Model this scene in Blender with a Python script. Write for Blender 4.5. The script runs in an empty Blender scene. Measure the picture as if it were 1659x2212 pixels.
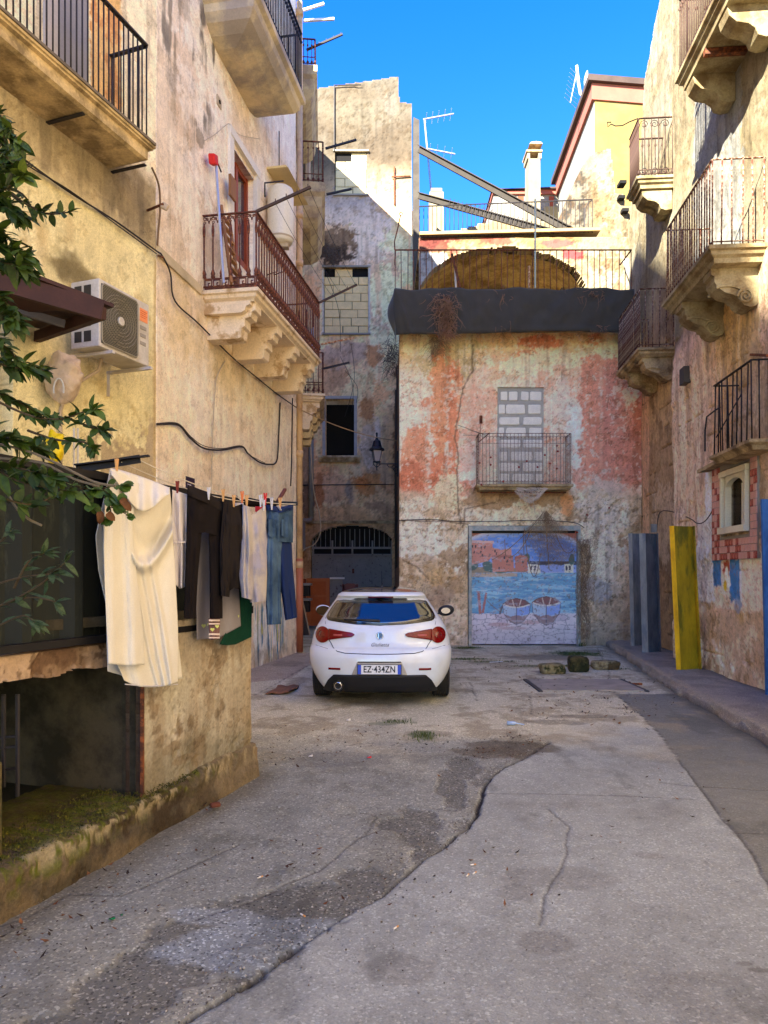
import bpy, math, random
import numpy as np
import mathutils
from mathutils import Vector, Matrix, noise
random.seed(7)
C = bpy.context.scene.collection
SC = bpy.context.scene
PI = math.pi
                # -- camera
EYE, FL, CX, HZ = 1.6, 1560.0, 829.5, 1243.0     # eye height, focal length and horizon measured on the photograph
cam_d = bpy.data.cameras.new("camera")
cam = bpy.data.objects.new("camera", cam_d)
C.objects.link(cam)
cam.location = (0, 0, EYE)
cam.rotation_euler = (PI / 2, 0, 0)
cam_d.sensor_fit = 'VERTICAL'
cam_d.sensor_height = 36.0
cam_d.lens = 36.0 * FL / 2212.0
cam_d.shift_y = (HZ - 1106.0) / 2212.0
cam_d.clip_end = 2000
cam_d.clip_start = 0.05
SC.camera = cam
                # -- light
SUN_TO = Vector((0.63, 1.0, -0.66)).normalized()   # the way the sunlight travels
w = bpy.data.worlds.new("World")
SC.world = w
w.use_nodes = True
nt = w.node_tree
nt.nodes.clear()
sky = nt.nodes.new("ShaderNodeTexSky")
sky.sky_type = 'NISHITA'
sky.sun_disc = False
sky.sun_elevation = math.asin(-SUN_TO.z)
sky.sun_rotation = math.atan2(-SUN_TO.x, -SUN_TO.y)
sky.air_density = 1.0
sky.dust_density = 0.0
sky.ozone_density = 3.0
hsv = nt.nodes.new("ShaderNodeHueSaturation")
hsv.inputs['Saturation'].default_value = 1.38
hsv.inputs['Hue'].default_value = 0.523
bg = nt.nodes.new("ShaderNodeBackground")
bg.inputs['Strength'].default_value = 0.083
wo = nt.nodes.new("ShaderNodeOutputWorld")
nt.links.new(sky.outputs[0], hsv.inputs['Color'])
nt.links.new(hsv.outputs[0], bg.inputs[0])
nt.links.new(bg.outputs[0], wo.inputs[0])
sun_d = bpy.data.lights.new("sun", 'SUN')
sun_d.energy = 4.3
sun_d.angle = math.radians(0.5)
sun_d.color = (1.0, 0.95, 0.84)
sun = bpy.data.objects.new("sun", sun_d)
C.objects.link(sun)
sun.rotation_euler = SUN_TO.to_track_quat('-Z', 'Y').to_euler()
sun.location = (-10, -15, 30)
SC.view_settings.view_transform = 'Standard'
SC.view_settings.look = 'None'
SC.view_settings.exposure = 3.0
SC.view_settings.gamma = 1.0
SC.view_settings.use_curve_mapping = False
SC.render.engine = 'CYCLES'
SC.cycles.use_denoising = True
SC.cycles.max_bounces = 9
SC.cycles.diffuse_bounces = 7
SC.cycles.glossy_bounces = 3
SC.cycles.transparent_max_bounces = 16
SC.cycles.sample_clamp_indirect = 8.0
                # -- colour and noise
def lin(c):
 c = np.asarray(c, dtype=float) / 255.0
 return np.where(c <= 0.04045, c / 12.92, ((c + 0.055) / 1.055) ** 2.4)
ALB = 0.86
def D(r, g, b, k=1.0):
 """own colour of a surface from how it looks in even shade"""
 return tuple(float(v) for v in lin((r, g, b)) * ALB * k * np.array([1.02, 1.0, .94]))
def _hash(ix, iy, seed):
 h = (ix.astype(np.int64) * 374761393 + iy.astype(np.int64) * 668265263 + seed * 1442695041) & 0xffffffff
 h = ((h ^ (h >> 13)) * 1274126177) & 0xffffffff
 h = (h ^ (h >> 16)) & 0xffffff
 return h / float(0xffffff)
def vn(x, y, seed=0):
 ix, iy = np.floor(x), np.floor(y)
 fx, fy = x - ix, y - iy
 fx = fx * fx * (3 - 2 * fx); fy = fy * fy * (3 - 2 * fy)
 a = _hash(ix, iy, seed); b = _hash(ix + 1, iy, seed)
 c = _hash(ix, iy + 1, seed); d = _hash(ix + 1, iy + 1, seed)
 return (a * (1 - fx) + b * fx) * (1 - fy) + (c * (1 - fx) + d * fx) * fy
def fbm(x, y, s=1.0, o=5, seed=0, g=0.55):
 t = 0; a = 1.0; n = 0
 ca, sa = math.cos(0.6), math.sin(0.6)
 x, y = x * s, y * s
 for i in range(o):
  t = t + a * vn(x, y, seed + i * 17); n += a
  a *= g
  x, y = (x * ca - y * sa) * 2.03 + 3.1, (x * sa + y * ca) * 2.03 + 7.7
 return t / n
def sst(a, b, x):
 t = np.clip((x - a) / (b - a), 0, 1)
 return t * t * (3 - 2 * t)
def mx(Cc, col, m):
 m = np.asarray(m)[..., None]
 return Cc * (1 - m) + np.asarray(col) * m
                # -- materials
_mats = {}
def mat(name, col=None, rough=0.85, metal=0.0, var=0.12, vs=2.5, fine=45.0, fvar=0.10, bump=0.25, bd=0.004,
spec=0.35, col2=None, c2s=4.0, c2t=0.5, c2w=0.08, trans=0.0, alpha=1.0, coat=0.0, emis=None, sheen=0.0, stretch=(1, 1, 1), subs=0.0):
 """procedural surface: own colour (or the mesh's colour attribute) times broad and fine grain, a second tone in patches, fine relief"""
 if name in _mats:
  return _mats[name]
 m = bpy.data.materials.new(name)
 m.use_nodes = True
 t = m.node_tree; t.nodes.clear()
 N = t.nodes.new; L = t.links.new
 out = N("ShaderNodeOutputMaterial"); b = N("ShaderNodeBsdfPrincipled")
 L(b.outputs[0], out.inputs[0])
 tc = N("ShaderNodeTexCoord"); mp = N("ShaderNodeMapping"); mp.inputs['Scale'].default_value = stretch
 L(tc.outputs['Object'], mp.inputs[0])
 n1 = N("ShaderNodeTexNoise"); n1.inputs['Scale'].default_value = vs; n1.inputs['Detail'].default_value = 10; n1.inputs['Roughness'].default_value = 0.6
 n2 = N("ShaderNodeTexNoise"); n2.inputs['Scale'].default_value = fine; n2.inputs['Detail'].default_value = 5; n2.inputs['Roughness'].default_value = 0.7
 L(mp.outputs[0], n1.inputs[0]); L(mp.outputs[0], n2.inputs[0])
 r1 = N("ShaderNodeMapRange"); r1.inputs[1].default_value = 0.3; r1.inputs[2].default_value = 0.7; r1.inputs[3].default_value = 1 - var; r1.inputs[4].default_value = 1 + var
 r2 = N("ShaderNodeMapRange"); r2.inputs[1].default_value = 0.3; r2.inputs[2].default_value = 0.7; r2.inputs[3].default_value = 1 - fvar; r2.inputs[4].default_value = 1 + fvar
 L(n1.outputs[0], r1.inputs[0]); L(n2.outputs[0], r2.inputs[0])
 mu = N("ShaderNodeMath"); mu.operation = 'MULTIPLY'; L(r1.outputs[0], mu.inputs[0]); L(r2.outputs[0], mu.inputs[1])
 if col is None:
  at = N("ShaderNodeAttribute"); at.attribute_name = "Col"; src = at.outputs['Color']
 else:
  rg = N("ShaderNodeRGB"); rg.outputs[0].default_value = (*col[:3], 1); src = rg.outputs[0]
 if col2 is not None:
  n3 = N("ShaderNodeTexNoise"); n3.inputs['Scale'].default_value = c2s; n3.inputs['Detail'].default_value = 7; n3.inputs['Roughness'].default_value = 0.65
  L(mp.outputs[0], n3.inputs[0])
  r3 = N("ShaderNodeMapRange"); r3.inputs[1].default_value = c2t - c2w; r3.inputs[2].default_value = c2t + c2w
  L(n3.outputs[0], r3.inputs[0])
  mc = N("ShaderNodeMix"); mc.data_type = 'RGBA'
  L(r3.outputs[0], mc.inputs[0]); L(src, mc.inputs[6]); mc.inputs[7].default_value = (*col2[:3], 1)
  src = mc.outputs[2]
 vm = N("ShaderNodeVectorMath"); vm.operation = 'SCALE'
 L(src, vm.inputs[0]); L(mu.outputs[0], vm.inputs['Scale'])
 L(vm.outputs[0], b.inputs['Base Color'])
 b.inputs['Roughness'].default_value = rough
 b.inputs['Metallic'].default_value = metal
 b.inputs['Specular IOR Level'].default_value = spec
 b.inputs['Transmission Weight'].default_value = trans
 b.inputs['Coat Weight'].default_value = coat
 b.inputs['Sheen Weight'].default_value = sheen
 b.inputs['Alpha'].default_value = alpha
 if emis:
  b.inputs['Emission Color'].default_value = (*emis[:3], 1); b.inputs['Emission Strength'].default_value = emis[3]
 if bump > 0:
  bp = N("ShaderNodeBump"); bp.inputs['Strength'].default_value = bump; bp.inputs['Distance'].default_value = bd
  L(n2.outputs[0], bp.inputs['Height']); L(bp.outputs[0], b.inputs['Normal'])
 _mats[name] = m
 return m
                # -- objects
W = {}
def tag(o, label=None, cat=None, group=None, kind=None):
 if label: o['label'] = label
 if cat: o['category'] = cat
 if group: o['group'] = group
 if kind: o['kind'] = kind
 return o
def thing(name, label, cat, loc=(0, 0, 0), rz=0.0, group=None):
 o = bpy.data.objects.new(name, None); C.objects.link(o)
 o.empty_display_size = 0.2
 o.location = loc; o.rotation_euler = (0, 0, rz)
 W[o.name] = Matrix.Translation(Vector(loc)) @ Matrix.Rotation(rz, 4, 'Z')
 return tag(o, label, cat, group)
def put(name, me, parent=None, loc=None, rot=None, local=False, scale=None):
 """link a mesh; world coordinates unless local (then in the parent's own)"""
 o = bpy.data.objects.new(name, me); C.objects.link(o)
 M = Matrix.Identity(4)
 if loc is not None or rot is not None or scale is not None:
  M = Matrix.LocRotScale(Vector(loc or (0, 0, 0)), (rot.to_quaternion() if isinstance(rot, Matrix) else (Vector(rot).to_tuple() and __import__('mathutils').Euler(rot)) if rot else None), Vector(scale) if scale else None)
  o.matrix_basis = M
 if parent is not None:
  o.parent = parent
  if local:
   W[o.name] = W[parent.name] @ M
  else:
   o.matrix_parent_inverse = W[parent.name].inverted()
   W[o.name] = M
 else:
  W[o.name] = M
 return o
def mesh_arr(name, V, F, mt=None, col=None, smooth=False):
 me = bpy.data.meshes.new(name)
 V = np.asarray(V, dtype=np.float32); F = np.asarray(F, dtype=np.int32)
 n, k = F.shape
 me.vertices.add(len(V)); me.vertices.foreach_set("co", V.ravel())
 me.loops.add(n * k); me.loops.foreach_set("vertex_index", F.ravel())
 me.polygons.add(n); me.polygons.foreach_set("loop_start", np.arange(0, n * k, k, dtype=np.int32))
 me.update(calc_edges=True)
 if col is not None:
  a = me.color_attributes.new("Col", 'FLOAT_COLOR', 'POINT')
  cc = np.ones((len(V), 4), dtype=np.float32); cc[:, :3] = col
  a.data.foreach_set("color", cc.ravel())
 if smooth:
  me.polygons.foreach_set("use_smooth", np.ones(n, dtype=bool))
 if mt: me.materials.append(mt)
 return me
class MB:
 def __init__(s): s.v = []; s.f = []; s.c = []; s.cur = None
 def add(s, vs, fs):
  b = len(s.v); s.v += [tuple(v) for v in vs]; s.f += [tuple(i + b for i in f) for f in fs]
  s.c += [s.cur] * len(vs)
  return s
 def box(s, c, size, M=None):
  hx, hy, hz = size[0] / 2, size[1] / 2, size[2] / 2
  vs = [Vector((x * hx, y * hy, z * hz)) for x in (-1, 1) for y in (-1, 1) for z in (-1, 1)]
  if M is not None: vs = [M @ v for v in vs]
  vs = [v + Vector(c) for v in vs]
  return s.add(vs, [(0, 1, 3, 2), (4, 6, 7, 5), (0, 4, 5, 1), (2, 3, 7, 6), (0, 2, 6, 4), (1, 5, 7, 3)])
 def hexa(s, p):   # 8 corners: bottom 4 then top 4
  return s.add(p, [(0, 3, 2, 1), (4, 5, 6, 7), (0, 1, 5, 4), (1, 2, 6, 5), (2, 3, 7, 6), (3, 0, 4, 7)])
 def bar(s, a, b, w, h=None, up=(0, 0, 1)):
  a = Vector(a); b = Vector(b); d = (b - a)
  L = d.length
  if L < 1e-6: return s
  d /= L; u = Vector(up)
  if abs(d.dot(u)) > 0.95: u = Vector((0, 1, 0)) if abs(d.y) < 0.9 else Vector((1, 0, 0))
  r = d.cross(u).normalized(); u = r.cross(d)
  h = h or w
  return s.box((a + b) / 2, (L, w, h), Matrix((d, r, u)).transposed())
 def tube(s, pts, r, n=6, cap=True):
  pts = [Vector(p) for p in pts]
  rs = r if isinstance(r, (list, tuple)) else [r] * len(pts)
  vs = []; fs = []
  pu = None
  for i, p in enumerate(pts):
   d = (pts[min(i + 1, len(pts) - 1)] - pts[max(i - 1, 0)]).normalized()
   if pu is None:
    u = Vector((0, 0, 1)) if abs(d.z) < 0.9 else Vector((1, 0, 0))
   else: u = pu
   u = (u - d * u.dot(d))
   if u.length < 1e-5: u = Vector((1, 0, 0)) - d * d.x
   u.normalize(); pu = u; q = d.cross(u)
   for k in range(n):
    t = 2 * PI * k / n
    vs.append(p + (u * math.cos(t) + q * math.sin(t)) * rs[i])
  for i in range(len(pts) - 1):
   for k in range(n):
    a = i * n + k; b2 = i * n + (k + 1) % n
    fs.append((a, b2, b2 + n, a + n))
  if cap:
   fs.append(tuple(range(n - 1, -1, -1))); m = (len(pts) - 1) * n; fs.append(tuple(m + k for k in range(n)))
  return s.add(vs, fs)
 def prism(s, poly, f0, f1):   # poly of 2-D points, f0/f1 map a point to the two ends
  n = len(poly)
  vs = [f0(p) for p in poly] + [f1(p) for p in poly]
  fs = [tuple(range(n - 1, -1, -1)), tuple(range(n, 2 * n))] + [(i, (i + 1) % n, (i + 1) % n + n, i + n) for i in range(n)]
  return s.add(vs, fs)
 def lathe(s, prof, c=(0, 0, 0), n=16, M=None):   # (r,z) profile
  vs = []; fs = []
  for r, z in prof:
   for k in range(n):
    t = 2 * PI * k / n; v = Vector((r * math.cos(t), r * math.sin(t), z))
    if M is not None: v = M @ v
    vs.append(v + Vector(c))
  for i in range(len(prof) - 1):
   for k in range(n):
    a = i * n + k; b2 = i * n + (k + 1) % n
    fs.append((a, b2, b2 + n, a + n))
  return s.add(vs, fs)
 def grid(s, fn, nu, nv, close_u=False):
  vs = [fn(i / nu, j / nv) for j in range(nv + 1) for i in range(nu + (0 if close_u else 1))]
  k = nu if close_u else nu + 1
  fs = []
  for j in range(nv):
   for i in range(nu):
    a = j * k + i; b2 = j * k + (i + 1) % k
    fs.append((a, b2, b2 + k, a + k))
  return s.add(vs, fs)
 def mesh(s, name, mt, smooth=False, bevel=0):
  me = bpy.data.meshes.new(name); me.from_pydata([tuple(v) for v in s.v], [], s.f); me.update()
  if mt: me.materials.append(mt)
  if any(c is not None for c in s.c):
   a = me.color_attributes.new("Col", 'FLOAT_COLOR', 'POINT')
   for i, c in enumerate(s.c): a.data[i].color = (*(c or (0.5, 0.5, 0.5)), 1)
  if smooth: me.polygons.foreach_set("use_smooth", [True] * len(me.polygons))
  return me
 def build(s, name, mt, parent=None, smooth=False, local=False, loc=None, rot=None, bevel=0):
  o = put(name, s.mesh(name, mt, smooth), parent, loc, rot, local)
  if bevel:
   m = o.modifiers.new("bevel", 'BEVEL'); m.width = bevel; m.segments = 2; m.limit_method = 'ANGLE'; m.angle_limit = 0.6
  return o
                # -- wall planes
class Plane:
 """an upright plane: u runs along d, z is height, off is distance out of the wall"""
 def __init__(s, O, d, n):
  s.O = Vector((O[0], O[1])); s.d = Vector(d).normalized(); s.n = Vector(n).normalized()
 def pt(s, u, z, off=0.0):
  p = s.O + s.d * u + s.n * off
  return Vector((p.x, p.y, z))
 def hit(s, px, py, off=0.0):
  a = (px - CX) / FL
  O = s.O + s.n * off
  Y = s.n.dot(O) / (s.n.x * a + s.n.y)
  p = Vector((a * Y, Y))
  return (p - O).dot(s.d), EYE + (HZ - py) / FL * Y
 def U(s, px, off=0.0): return s.hit(px, 0, off)[0]
 def P(s, px, py, off=0.0):
  u, z = s.hit(px, py, off); return s.pt(u, z, off)
 def box(s, mb, u0, u1, z0, z1, o0, o1):
  return mb.hexa([s.pt(u0, z0, o0), s.pt(u1, z0, o0), s.pt(u1, z0, o1), s.pt(u0, z0, o1),
s.pt(u0, z1, o0), s.pt(u1, z1, o0), s.pt(u1, z1, o1), s.pt(u0, z1, o1)])
def at(px, py, Y): return Vector(((px - CX) / FL * Y, Y, EYE + (HZ - py) / FL * Y))
def gd(px, py):
 Y = EYE * FL / (py - HZ); return ((px - CX) / FL * Y, Y)
def leftplane(x, y, t): return Plane((x, y), (t, 1), (1, -t))
MAIN = leftplane(-1.82, 14.95, .169)
ANNEX = leftplane(-2.83, 8.99, .356)
SECOND = Plane((-2.1, 15.2), (-.086, 1), (1, .086))
PINK = Plane((0, 16.4), (1, 0), (0, -1))
BACK = Plane((0, 24.5), (1, 0), (0, -1))
RIGHT = Plane((4.11, 0), (.084, 1), (-1, .084))
RFAR = Plane((4.46, 0), (.084, 1), (-1, .084))
def wall(name, pl, u0, u1, z0, z1, step, color, height=None, keep=None, depth=0.3, parent=None, mt=None, off=0.0, smooth=True):
 nu = max(2, int(round((u1 - u0) / step))); nz = max(2, int(round((z1 - z0) / step)))
 us = np.linspace(u0, u1, nu + 1); zs = np.linspace(z0, z1, nz + 1)
 Um, Zm = np.meshgrid(us, zs)
 Cc = color(Um, Zm)
 H = (height(Um, Zm) if height else np.zeros_like(Um)) + off
 K = np.ones((nz, nu), dtype=bool)
 if keep is not None:
  uc = (us[:-1] + us[1:]) / 2; zc = (zs[:-1] + zs[1:]) / 2
  K = keep(*np.meshgrid(uc, zc))
 def pos(H):
  X = pl.O.x + pl.d.x * Um + pl.n.x * H; Y = pl.O.y + pl.d.y * Um + pl.n.y * H
  return np.stack([X, Y, Zm], -1).reshape(-1, 3)
 V = pos(H); Vb = pos(np.full_like(H, off - depth))
 idx = np.arange((nz + 1) * (nu + 1)).reshape(nz + 1, nu + 1)
 a, b, c, d = idx[:-1, :-1], idx[:-1, 1:], idx[1:, 1:], idx[1:, :-1]
 F = np.stack([a[K], b[K], c[K], d[K]], -1)
 nb = len(V)
 sk = []
 Kp = np.zeros((nz + 2, nu + 2), dtype=bool); Kp[1:-1, 1:-1] = K
 lo = Kp[:-1, 1:-1]; hi = Kp[1:, 1:-1]; m = lo != hi
 j, i = np.nonzero(m); e0 = idx[j, i]; e1 = idx[j, i + 1]; sk.append(np.stack([e0, e1, e1 + nb, e0 + nb], -1))
 le = Kp[1:-1, :-1]; ri = Kp[1:-1, 1:]; m = le != ri
 j, i = np.nonzero(m); e0 = idx[j, i]; e1 = idx[j + 1, i]; sk.append(np.stack([e0, e1, e1 + nb, e0 + nb], -1))
 F = np.concatenate([F] + sk)
 V = np.concatenate([V, Vb]); Cf = Cc.reshape(-1, 3); Cf = np.concatenate([Cf, Cf])
 used = np.unique(F); remap = -np.ones(len(V), dtype=np.int64); remap[used] = np.arange(len(used))
 me = mesh_arr(name, V[used], remap[F], mt, Cf[used], False)
 return put(name, me, parent)
def notin(*rects):
 def k(U, Z):
  m = np.ones_like(U, dtype=bool)
  for (a, b, c, d) in rects: m &= ~((U > a) & (U < b) & (Z > c) & (Z < d))
  return m
 return k
def rect(pl, px0, px1, py0, py1):
 """wall rectangle from its corners as seen"""
 (ua, za), (ub, zb) = pl.hit(px0, py0), pl.hit(px1, py1)
 return (min(ua, ub), max(ua, ub), min(za, zb), max(za, zb))
class Paint:
 """patches of colour laid on a wall, their edges frayed by noise"""
 def __init__(s, pl, U, Z, base, seed=0):
  s.pl, s.U, s.Z, s.seed = pl, U, Z, seed
  s.C = np.zeros(U.shape + (3,)) + np.asarray(base)
  s.n1 = fbm(U, Z, 1.3, 5, seed) - .5; s.n2 = fbm(U, Z, 5.0, 5, seed + 5) - .5; s.n3 = fbm(U, Z, 22., 3, seed + 9) - .5
  s.sv = fbm(U, Z * 0.12, 7.0, 4, seed + 31) - .5     # vertical streaks
 def blob(s, px, py, rx, ry, col, amp=1.0, soft=.10, k=1.0, streak=0.0, fray=1.0):
  u, z = s.pl.hit(px, py); ul = s.pl.U(px - rx); ur = s.pl.U(px + rx)
  ru = abs(ur - ul) / 2; zz = s.pl.hit(px, py - ry)[1]; rz = abs(zz - z)
  r = np.sqrt(((s.U - u) / ru) ** 2 + ((s.Z - z) / rz) ** 2)
  r = r + (s.n1 * 1.6 * amp + s.n2 * 1.3 * fray + s.n3 * .6 * fray) + s.sv * streak
  m = (1 - sst(1 - soft, 1 + soft, r)) * k
  s.C = mx(s.C, col, m); return m
 def box(s, px0, px1, py0, py1, col, fray=.05, soft=.02, k=1.0, thr=None):
  a, b, c, d = rect(s.pl, px0, px1, py0, py1)
  dd = np.minimum(np.minimum(s.U - a, b - s.U), np.minimum(s.Z - c, d - s.Z)) + (s.n2 + s.n3 * .6) * fray * 2
  m = sst(-soft, soft, dd) * k
  if thr is not None: m = m * sst(thr - .04, thr + .04, s.n2 + s.n3 * .5 + s.n1 * .6)
  s.C = mx(s.C, col, m); return m
 def over(s, m, col): s.C = mx(s.C, col, m); return m
 def patches(s, col, thr, w=.03, scale=1.0, k=1.0, seed=77, region=1.0):
  n = fbm(s.U, s.Z, scale, 6, s.seed + seed, .6) - .5 + s.n3 * .15
  m = sst(thr - w, thr + w, n) * k * region
  s.C = mx(s.C, col, m); return m
 def age(s, k=1.0, drips=1.0, cracks=1.0, flakes=1.0, lo=0.0):
  """what years do to plaster: hairline cracks, drips, flaked chips, rising dirt"""
  U, Z = s.U, s.Z; m0 = s.C.mean(-1, keepdims=True)
  a = fbm(U, Z, 1.5, 6, s.seed + 301, .6) - .5; b = fbm(U + 9, Z, 1.9, 6, s.seed + 302, .6) - .5; where = sst(-.02, .08, fbm(U, Z, .5, 3, s.seed + 303) - .5)
  ck = (1 - sst(.0015, .007, np.abs(a))) * where + (1 - sst(.001, .006, np.abs(b))) * (1 - where) * .6
  s.C *= (1 - .5 * np.clip(ck, 0, 1) * cracks * k)[..., None]
  fl = fbm(U, Z, 4.5, 5, s.seed + 304, .65) - .5; e = sst(.125, .135, fl); rim = e - sst(.15, .16, fl)
  s.C = mx(s.C, s.C * np.array([.80, .74, .66]), e * flakes * k); s.C *= (1 - .35 * np.clip(rim, 0, 1) * flakes * k)[..., None]
  d1 = fbm(U, Z * .05, 11., 4, s.seed + 305) - .5; d2 = fbm(U, Z, .8, 4, s.seed + 306) - .5
  s.C *= (1 - .34 * sst(.05, .17, d1) * sst(-.05, .12, d2) * drips * k)[..., None]; s.C *= (1 + .16 * sst(.06, .16, -d1) * sst(-.05, .1, -d2) * drips * k)[..., None]
  sp = fbm(U, Z, 30., 3, s.seed + 307) - .5; s.C *= (1 - .30 * sst(.13, .2, sp) * k)[..., None]
  s.C *= (1 + .22 * (fbm(U, Z, 11., 5, s.seed + 308, .65) - .5) * 2 * k)[..., None]
  return s.C
 def fade(s, px, py0, py1):
  """1 below py1, 0 above py0 (measured along the wall at px)"""
  z0 = s.pl.hit(px, py0)[1]; z1 = s.pl.hit(px, py1)[1]
  return sst(z0, z1, s.Z + s.n1 * .5 + s.n2 * .3)
def seg_dist(X, Y, pts):
 best = np.full(X.shape, 1e9)
 for (x0, y0), (x1, y1) in zip(pts[:-1], pts[1:]):
  dx, dy = x1 - x0, y1 - y0; L = dx * dx + dy * dy + 1e-12
  t = np.clip(((X - x0) * dx + (Y - y0) * dy) / L, 0, 1)
  best = np.minimum(best, np.hypot(X - x0 - t * dx, Y - y0 - t * dy))
 return best
def inside(X, Y, poly):
 r = np.zeros(X.shape, dtype=bool); n = len(poly)
 for i in range(n):
  x0, y0 = poly[i]; x1, y1 = poly[(i + 1) % n]
  if y0 == y1: continue
  c = ((Y > y0) != (Y > y1)) & (X < (x1 - x0) * (Y - y0) / (y1 - y0) + x0)
  r ^= c
 return r
                # -- shared materials
M_wall = mat("old_plaster", rough=.92, var=.13, vs=5, fine=70, fvar=.22, bump=.7, bd=.007, spec=.2)
M_rough = mat("rough_stone", rough=.95, var=.12, vs=3, fine=35, fvar=.25, bump=.9, bd=.012, spec=.15)
M_plainwall = mat("plain_render", D(232, 215, 185), var=.12, col2=D(190, 165, 130), c2s=.8)
M_block = mat("tufa_block", D(246, 214, 152), var=.10, vs=5, fine=70, fvar=.15, bump=.5, bd=.006)
M_mortar = mat("grey_mortar", D(150, 142, 128), var=.12, fine=60, bump=.5)
M_rust = mat("rusty_iron", D(88, 52, 36), rough=.8, metal=.25, var=.3, vs=14, col2=D(150, 84, 45), c2s=22, c2t=.54, bump=.4)
M_rustlight = mat("bright_rust", D(165, 98, 55), rough=.85, metal=.1, var=.3, vs=20, col2=D(215, 190, 150), c2s=26, c2t=.52)
M_iron = mat("dark_iron", D(52, 48, 48), rough=.6, metal=.4, var=.2, vs=12, bump=.2)
M_blackiron = mat("black_iron", D(34, 32, 33), rough=.55, metal=.4, var=.2, vs=10, bump=.15)
M_slab = mat("balcony_stone", D(222, 202, 165), rough=.9, var=.14, vs=3, fine=40, fvar=.2, bump=.6, bd=.006, col2=D(160, 135, 95), c2s=2.2, c2t=.56, c2w=.07)
M_slabdirty = mat("weathered_stone", D(190, 165, 120), rough=.93, var=.2, vs=3, fine=35, fvar=.28, bump=.8, bd=.01, col2=D(120, 98, 68), c2s=3.2, c2t=.52, c2w=.1)
M_dark = mat("dark_interior", D(20, 17, 16), rough=.95, var=.2)
M_wood = mat("old_wood", D(150, 105, 62), rough=.7, var=.18, vs=2, fine=30, stretch=(1, 1, .15))
M_cable = mat("cable_rubber", D(46, 40, 38), rough=.7, var=.1, bump=0)
M_cablelight = mat("pale_cable", D(190, 175, 150), rough=.7, var=.1, bump=0)
M_pipe = mat("cream_pipe", D(205, 170, 125), rough=.55, var=.1, vs=5, col2=D(165, 125, 85), c2s=3, c2t=.6)
M_pipegrey = mat("grey_pipe", D(150, 148, 138), rough=.5, var=.1, vs=5)
def body(name_parent, poly, z0, z1, mt=M_plainwall, name='wall_body'):
 mb = MB(); mb.prism(poly, lambda p: Vector((p[0], p[1], z0)), lambda p: Vector((p[0], p[1], z1)))
 return mb.build(name, mt, name_parent)
                # -- LEFT CREAM BUILDING
UK = 0.0
uK = MAIN.hit(338, 600)[0]           # kink with the yellow annex
left_b = thing('house', 'tall cream plastered house on the left with ornate rusty iron balcony', 'building', (-2.4, 12, 0))
dr = rect(MAIN, 500, 549, 312, 606)
def col_main(U, Z):
 p = Paint(MAIN, U, Z, D(230, 216, 194), 3)
 up = p.fade(430, 640, 300)
 p.over(up * .75, D(230, 218, 204))
 p.patches(D(218, 198, 170), .07, .08, .45, .7)
 p.patches(D(236, 222, 198), .08, .05, 1.3, .7, 12)
 p.patches(D(205, 178, 145), .10, .03, 2.2, .5, 40)
 p.blob(370, 830, 55, 170, D(236, 214, 176), soft=.4, k=.6)
 p.blob(540, 900, 110, 200, D(234, 216, 182), soft=.5, k=.5)
 p.blob(400, 640, 60, 40, D(180, 160, 135), soft=.4, k=.5)
 st = sst(.0, .22, p.sv + p.n2 * .5 + p.n1 * .3 + .02)
 for (x, y, rx, ry, k) in ((395, 130, 90, 150, .5), (450, 60, 45, 120, .9), (420, 210, 30, 130, .8), (470, 110, 18, 80, .9), (360, 40, 60, 80, .6)):
  u, z = MAIN.hit(x, y); ul, ur = MAIN.U(x - rx), MAIN.U(x + rx)
  r = np.sqrt(((U - u) / abs(ur - ul) * 2) ** 2 + ((Z - z) / (ry / FL * 10)) ** 2) + p.n1 * 1.2
  p.over((1 - sst(.5, 1.1, r)) * st * k, D(88, 84, 78))
 p.blob(432, 300, 9, 26, D(120, 108, 88), k=.7)
 p.blob(480, 780, 90, 60, D(205, 180, 130), soft=.5, k=.6)
 p.over(sst(.10, .22, p.sv) * .25, D(190, 170, 140))
 g = rect(MAIN, 548, 627, 1290, 1430)
 inb = sst(g[0] - .05, g[0] + .05, U + p.n2 * .2) * (1 - sst(g[1] - .5, g[1] - .1, U + p.n2 * .6)) * sst(.02, .35, Z + p.sv * .9 + .15) * (1 - sst(.95, 1.15, Z))
 sv2 = fbm(U, Z * .06, 9.0, 3, 91)
 for lo, cc in ((.30, D(232, 232, 226)), (.44, D(96, 132, 160)), (.52, D(210, 205, 120)), (.58, D(52, 118, 175)), (.66, D(225, 225, 215))):
  p.over(sst(lo, lo + .03, sv2) * inb, cc)
 p.over((1 - sst(.0, .3, Z + p.n2)) * .5, D(130, 110, 85))
 return np.clip(p.age(.45) * np.array([1.28, 1.30, 1.34]), 0, .87)
def hgt_main(U, Z):
 return (fbm(U, Z, .9, 4, 8) - .5) * .03 + (fbm(U, Z, 7, 3, 9) - .5) * .006
wall('wall', MAIN, uK, 0, 0, 13.6, .02, col_main, hgt_main, notin(dr), .25, left_b, M_wall)
body(left_b, [(-2.1, 14.93), (-3.7, 8.0), (-11, 8.0), (-11, 14.95)], 0, 13.55)
body(left_b, [(-3.9, 7.9), (-11, 7.9), (-11, 2.7), (-5.9, 2.7)], 0, 14.4)
mb = MB(); zc = MAIN.hit(338, 548)[1]
MAIN.box(mb, uK, MAIN.U(432), 5.58, 5.70, -.02, .035); mb.build('string_course', M_wall and mat('course', D(205, 188, 155), var=.2), left_b)
M_glass = mat("window_glass", D(60, 70, 80), rough=.06, var=.03, bump=0, spec=.9, coat=.6)
M_redwood = mat("red_brown_frame", D(150, 66, 34), rough=.5, var=.12, vs=6)
M_white = mat("white_paint", D(235, 228, 215), rough=.6, var=.06)
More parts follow.
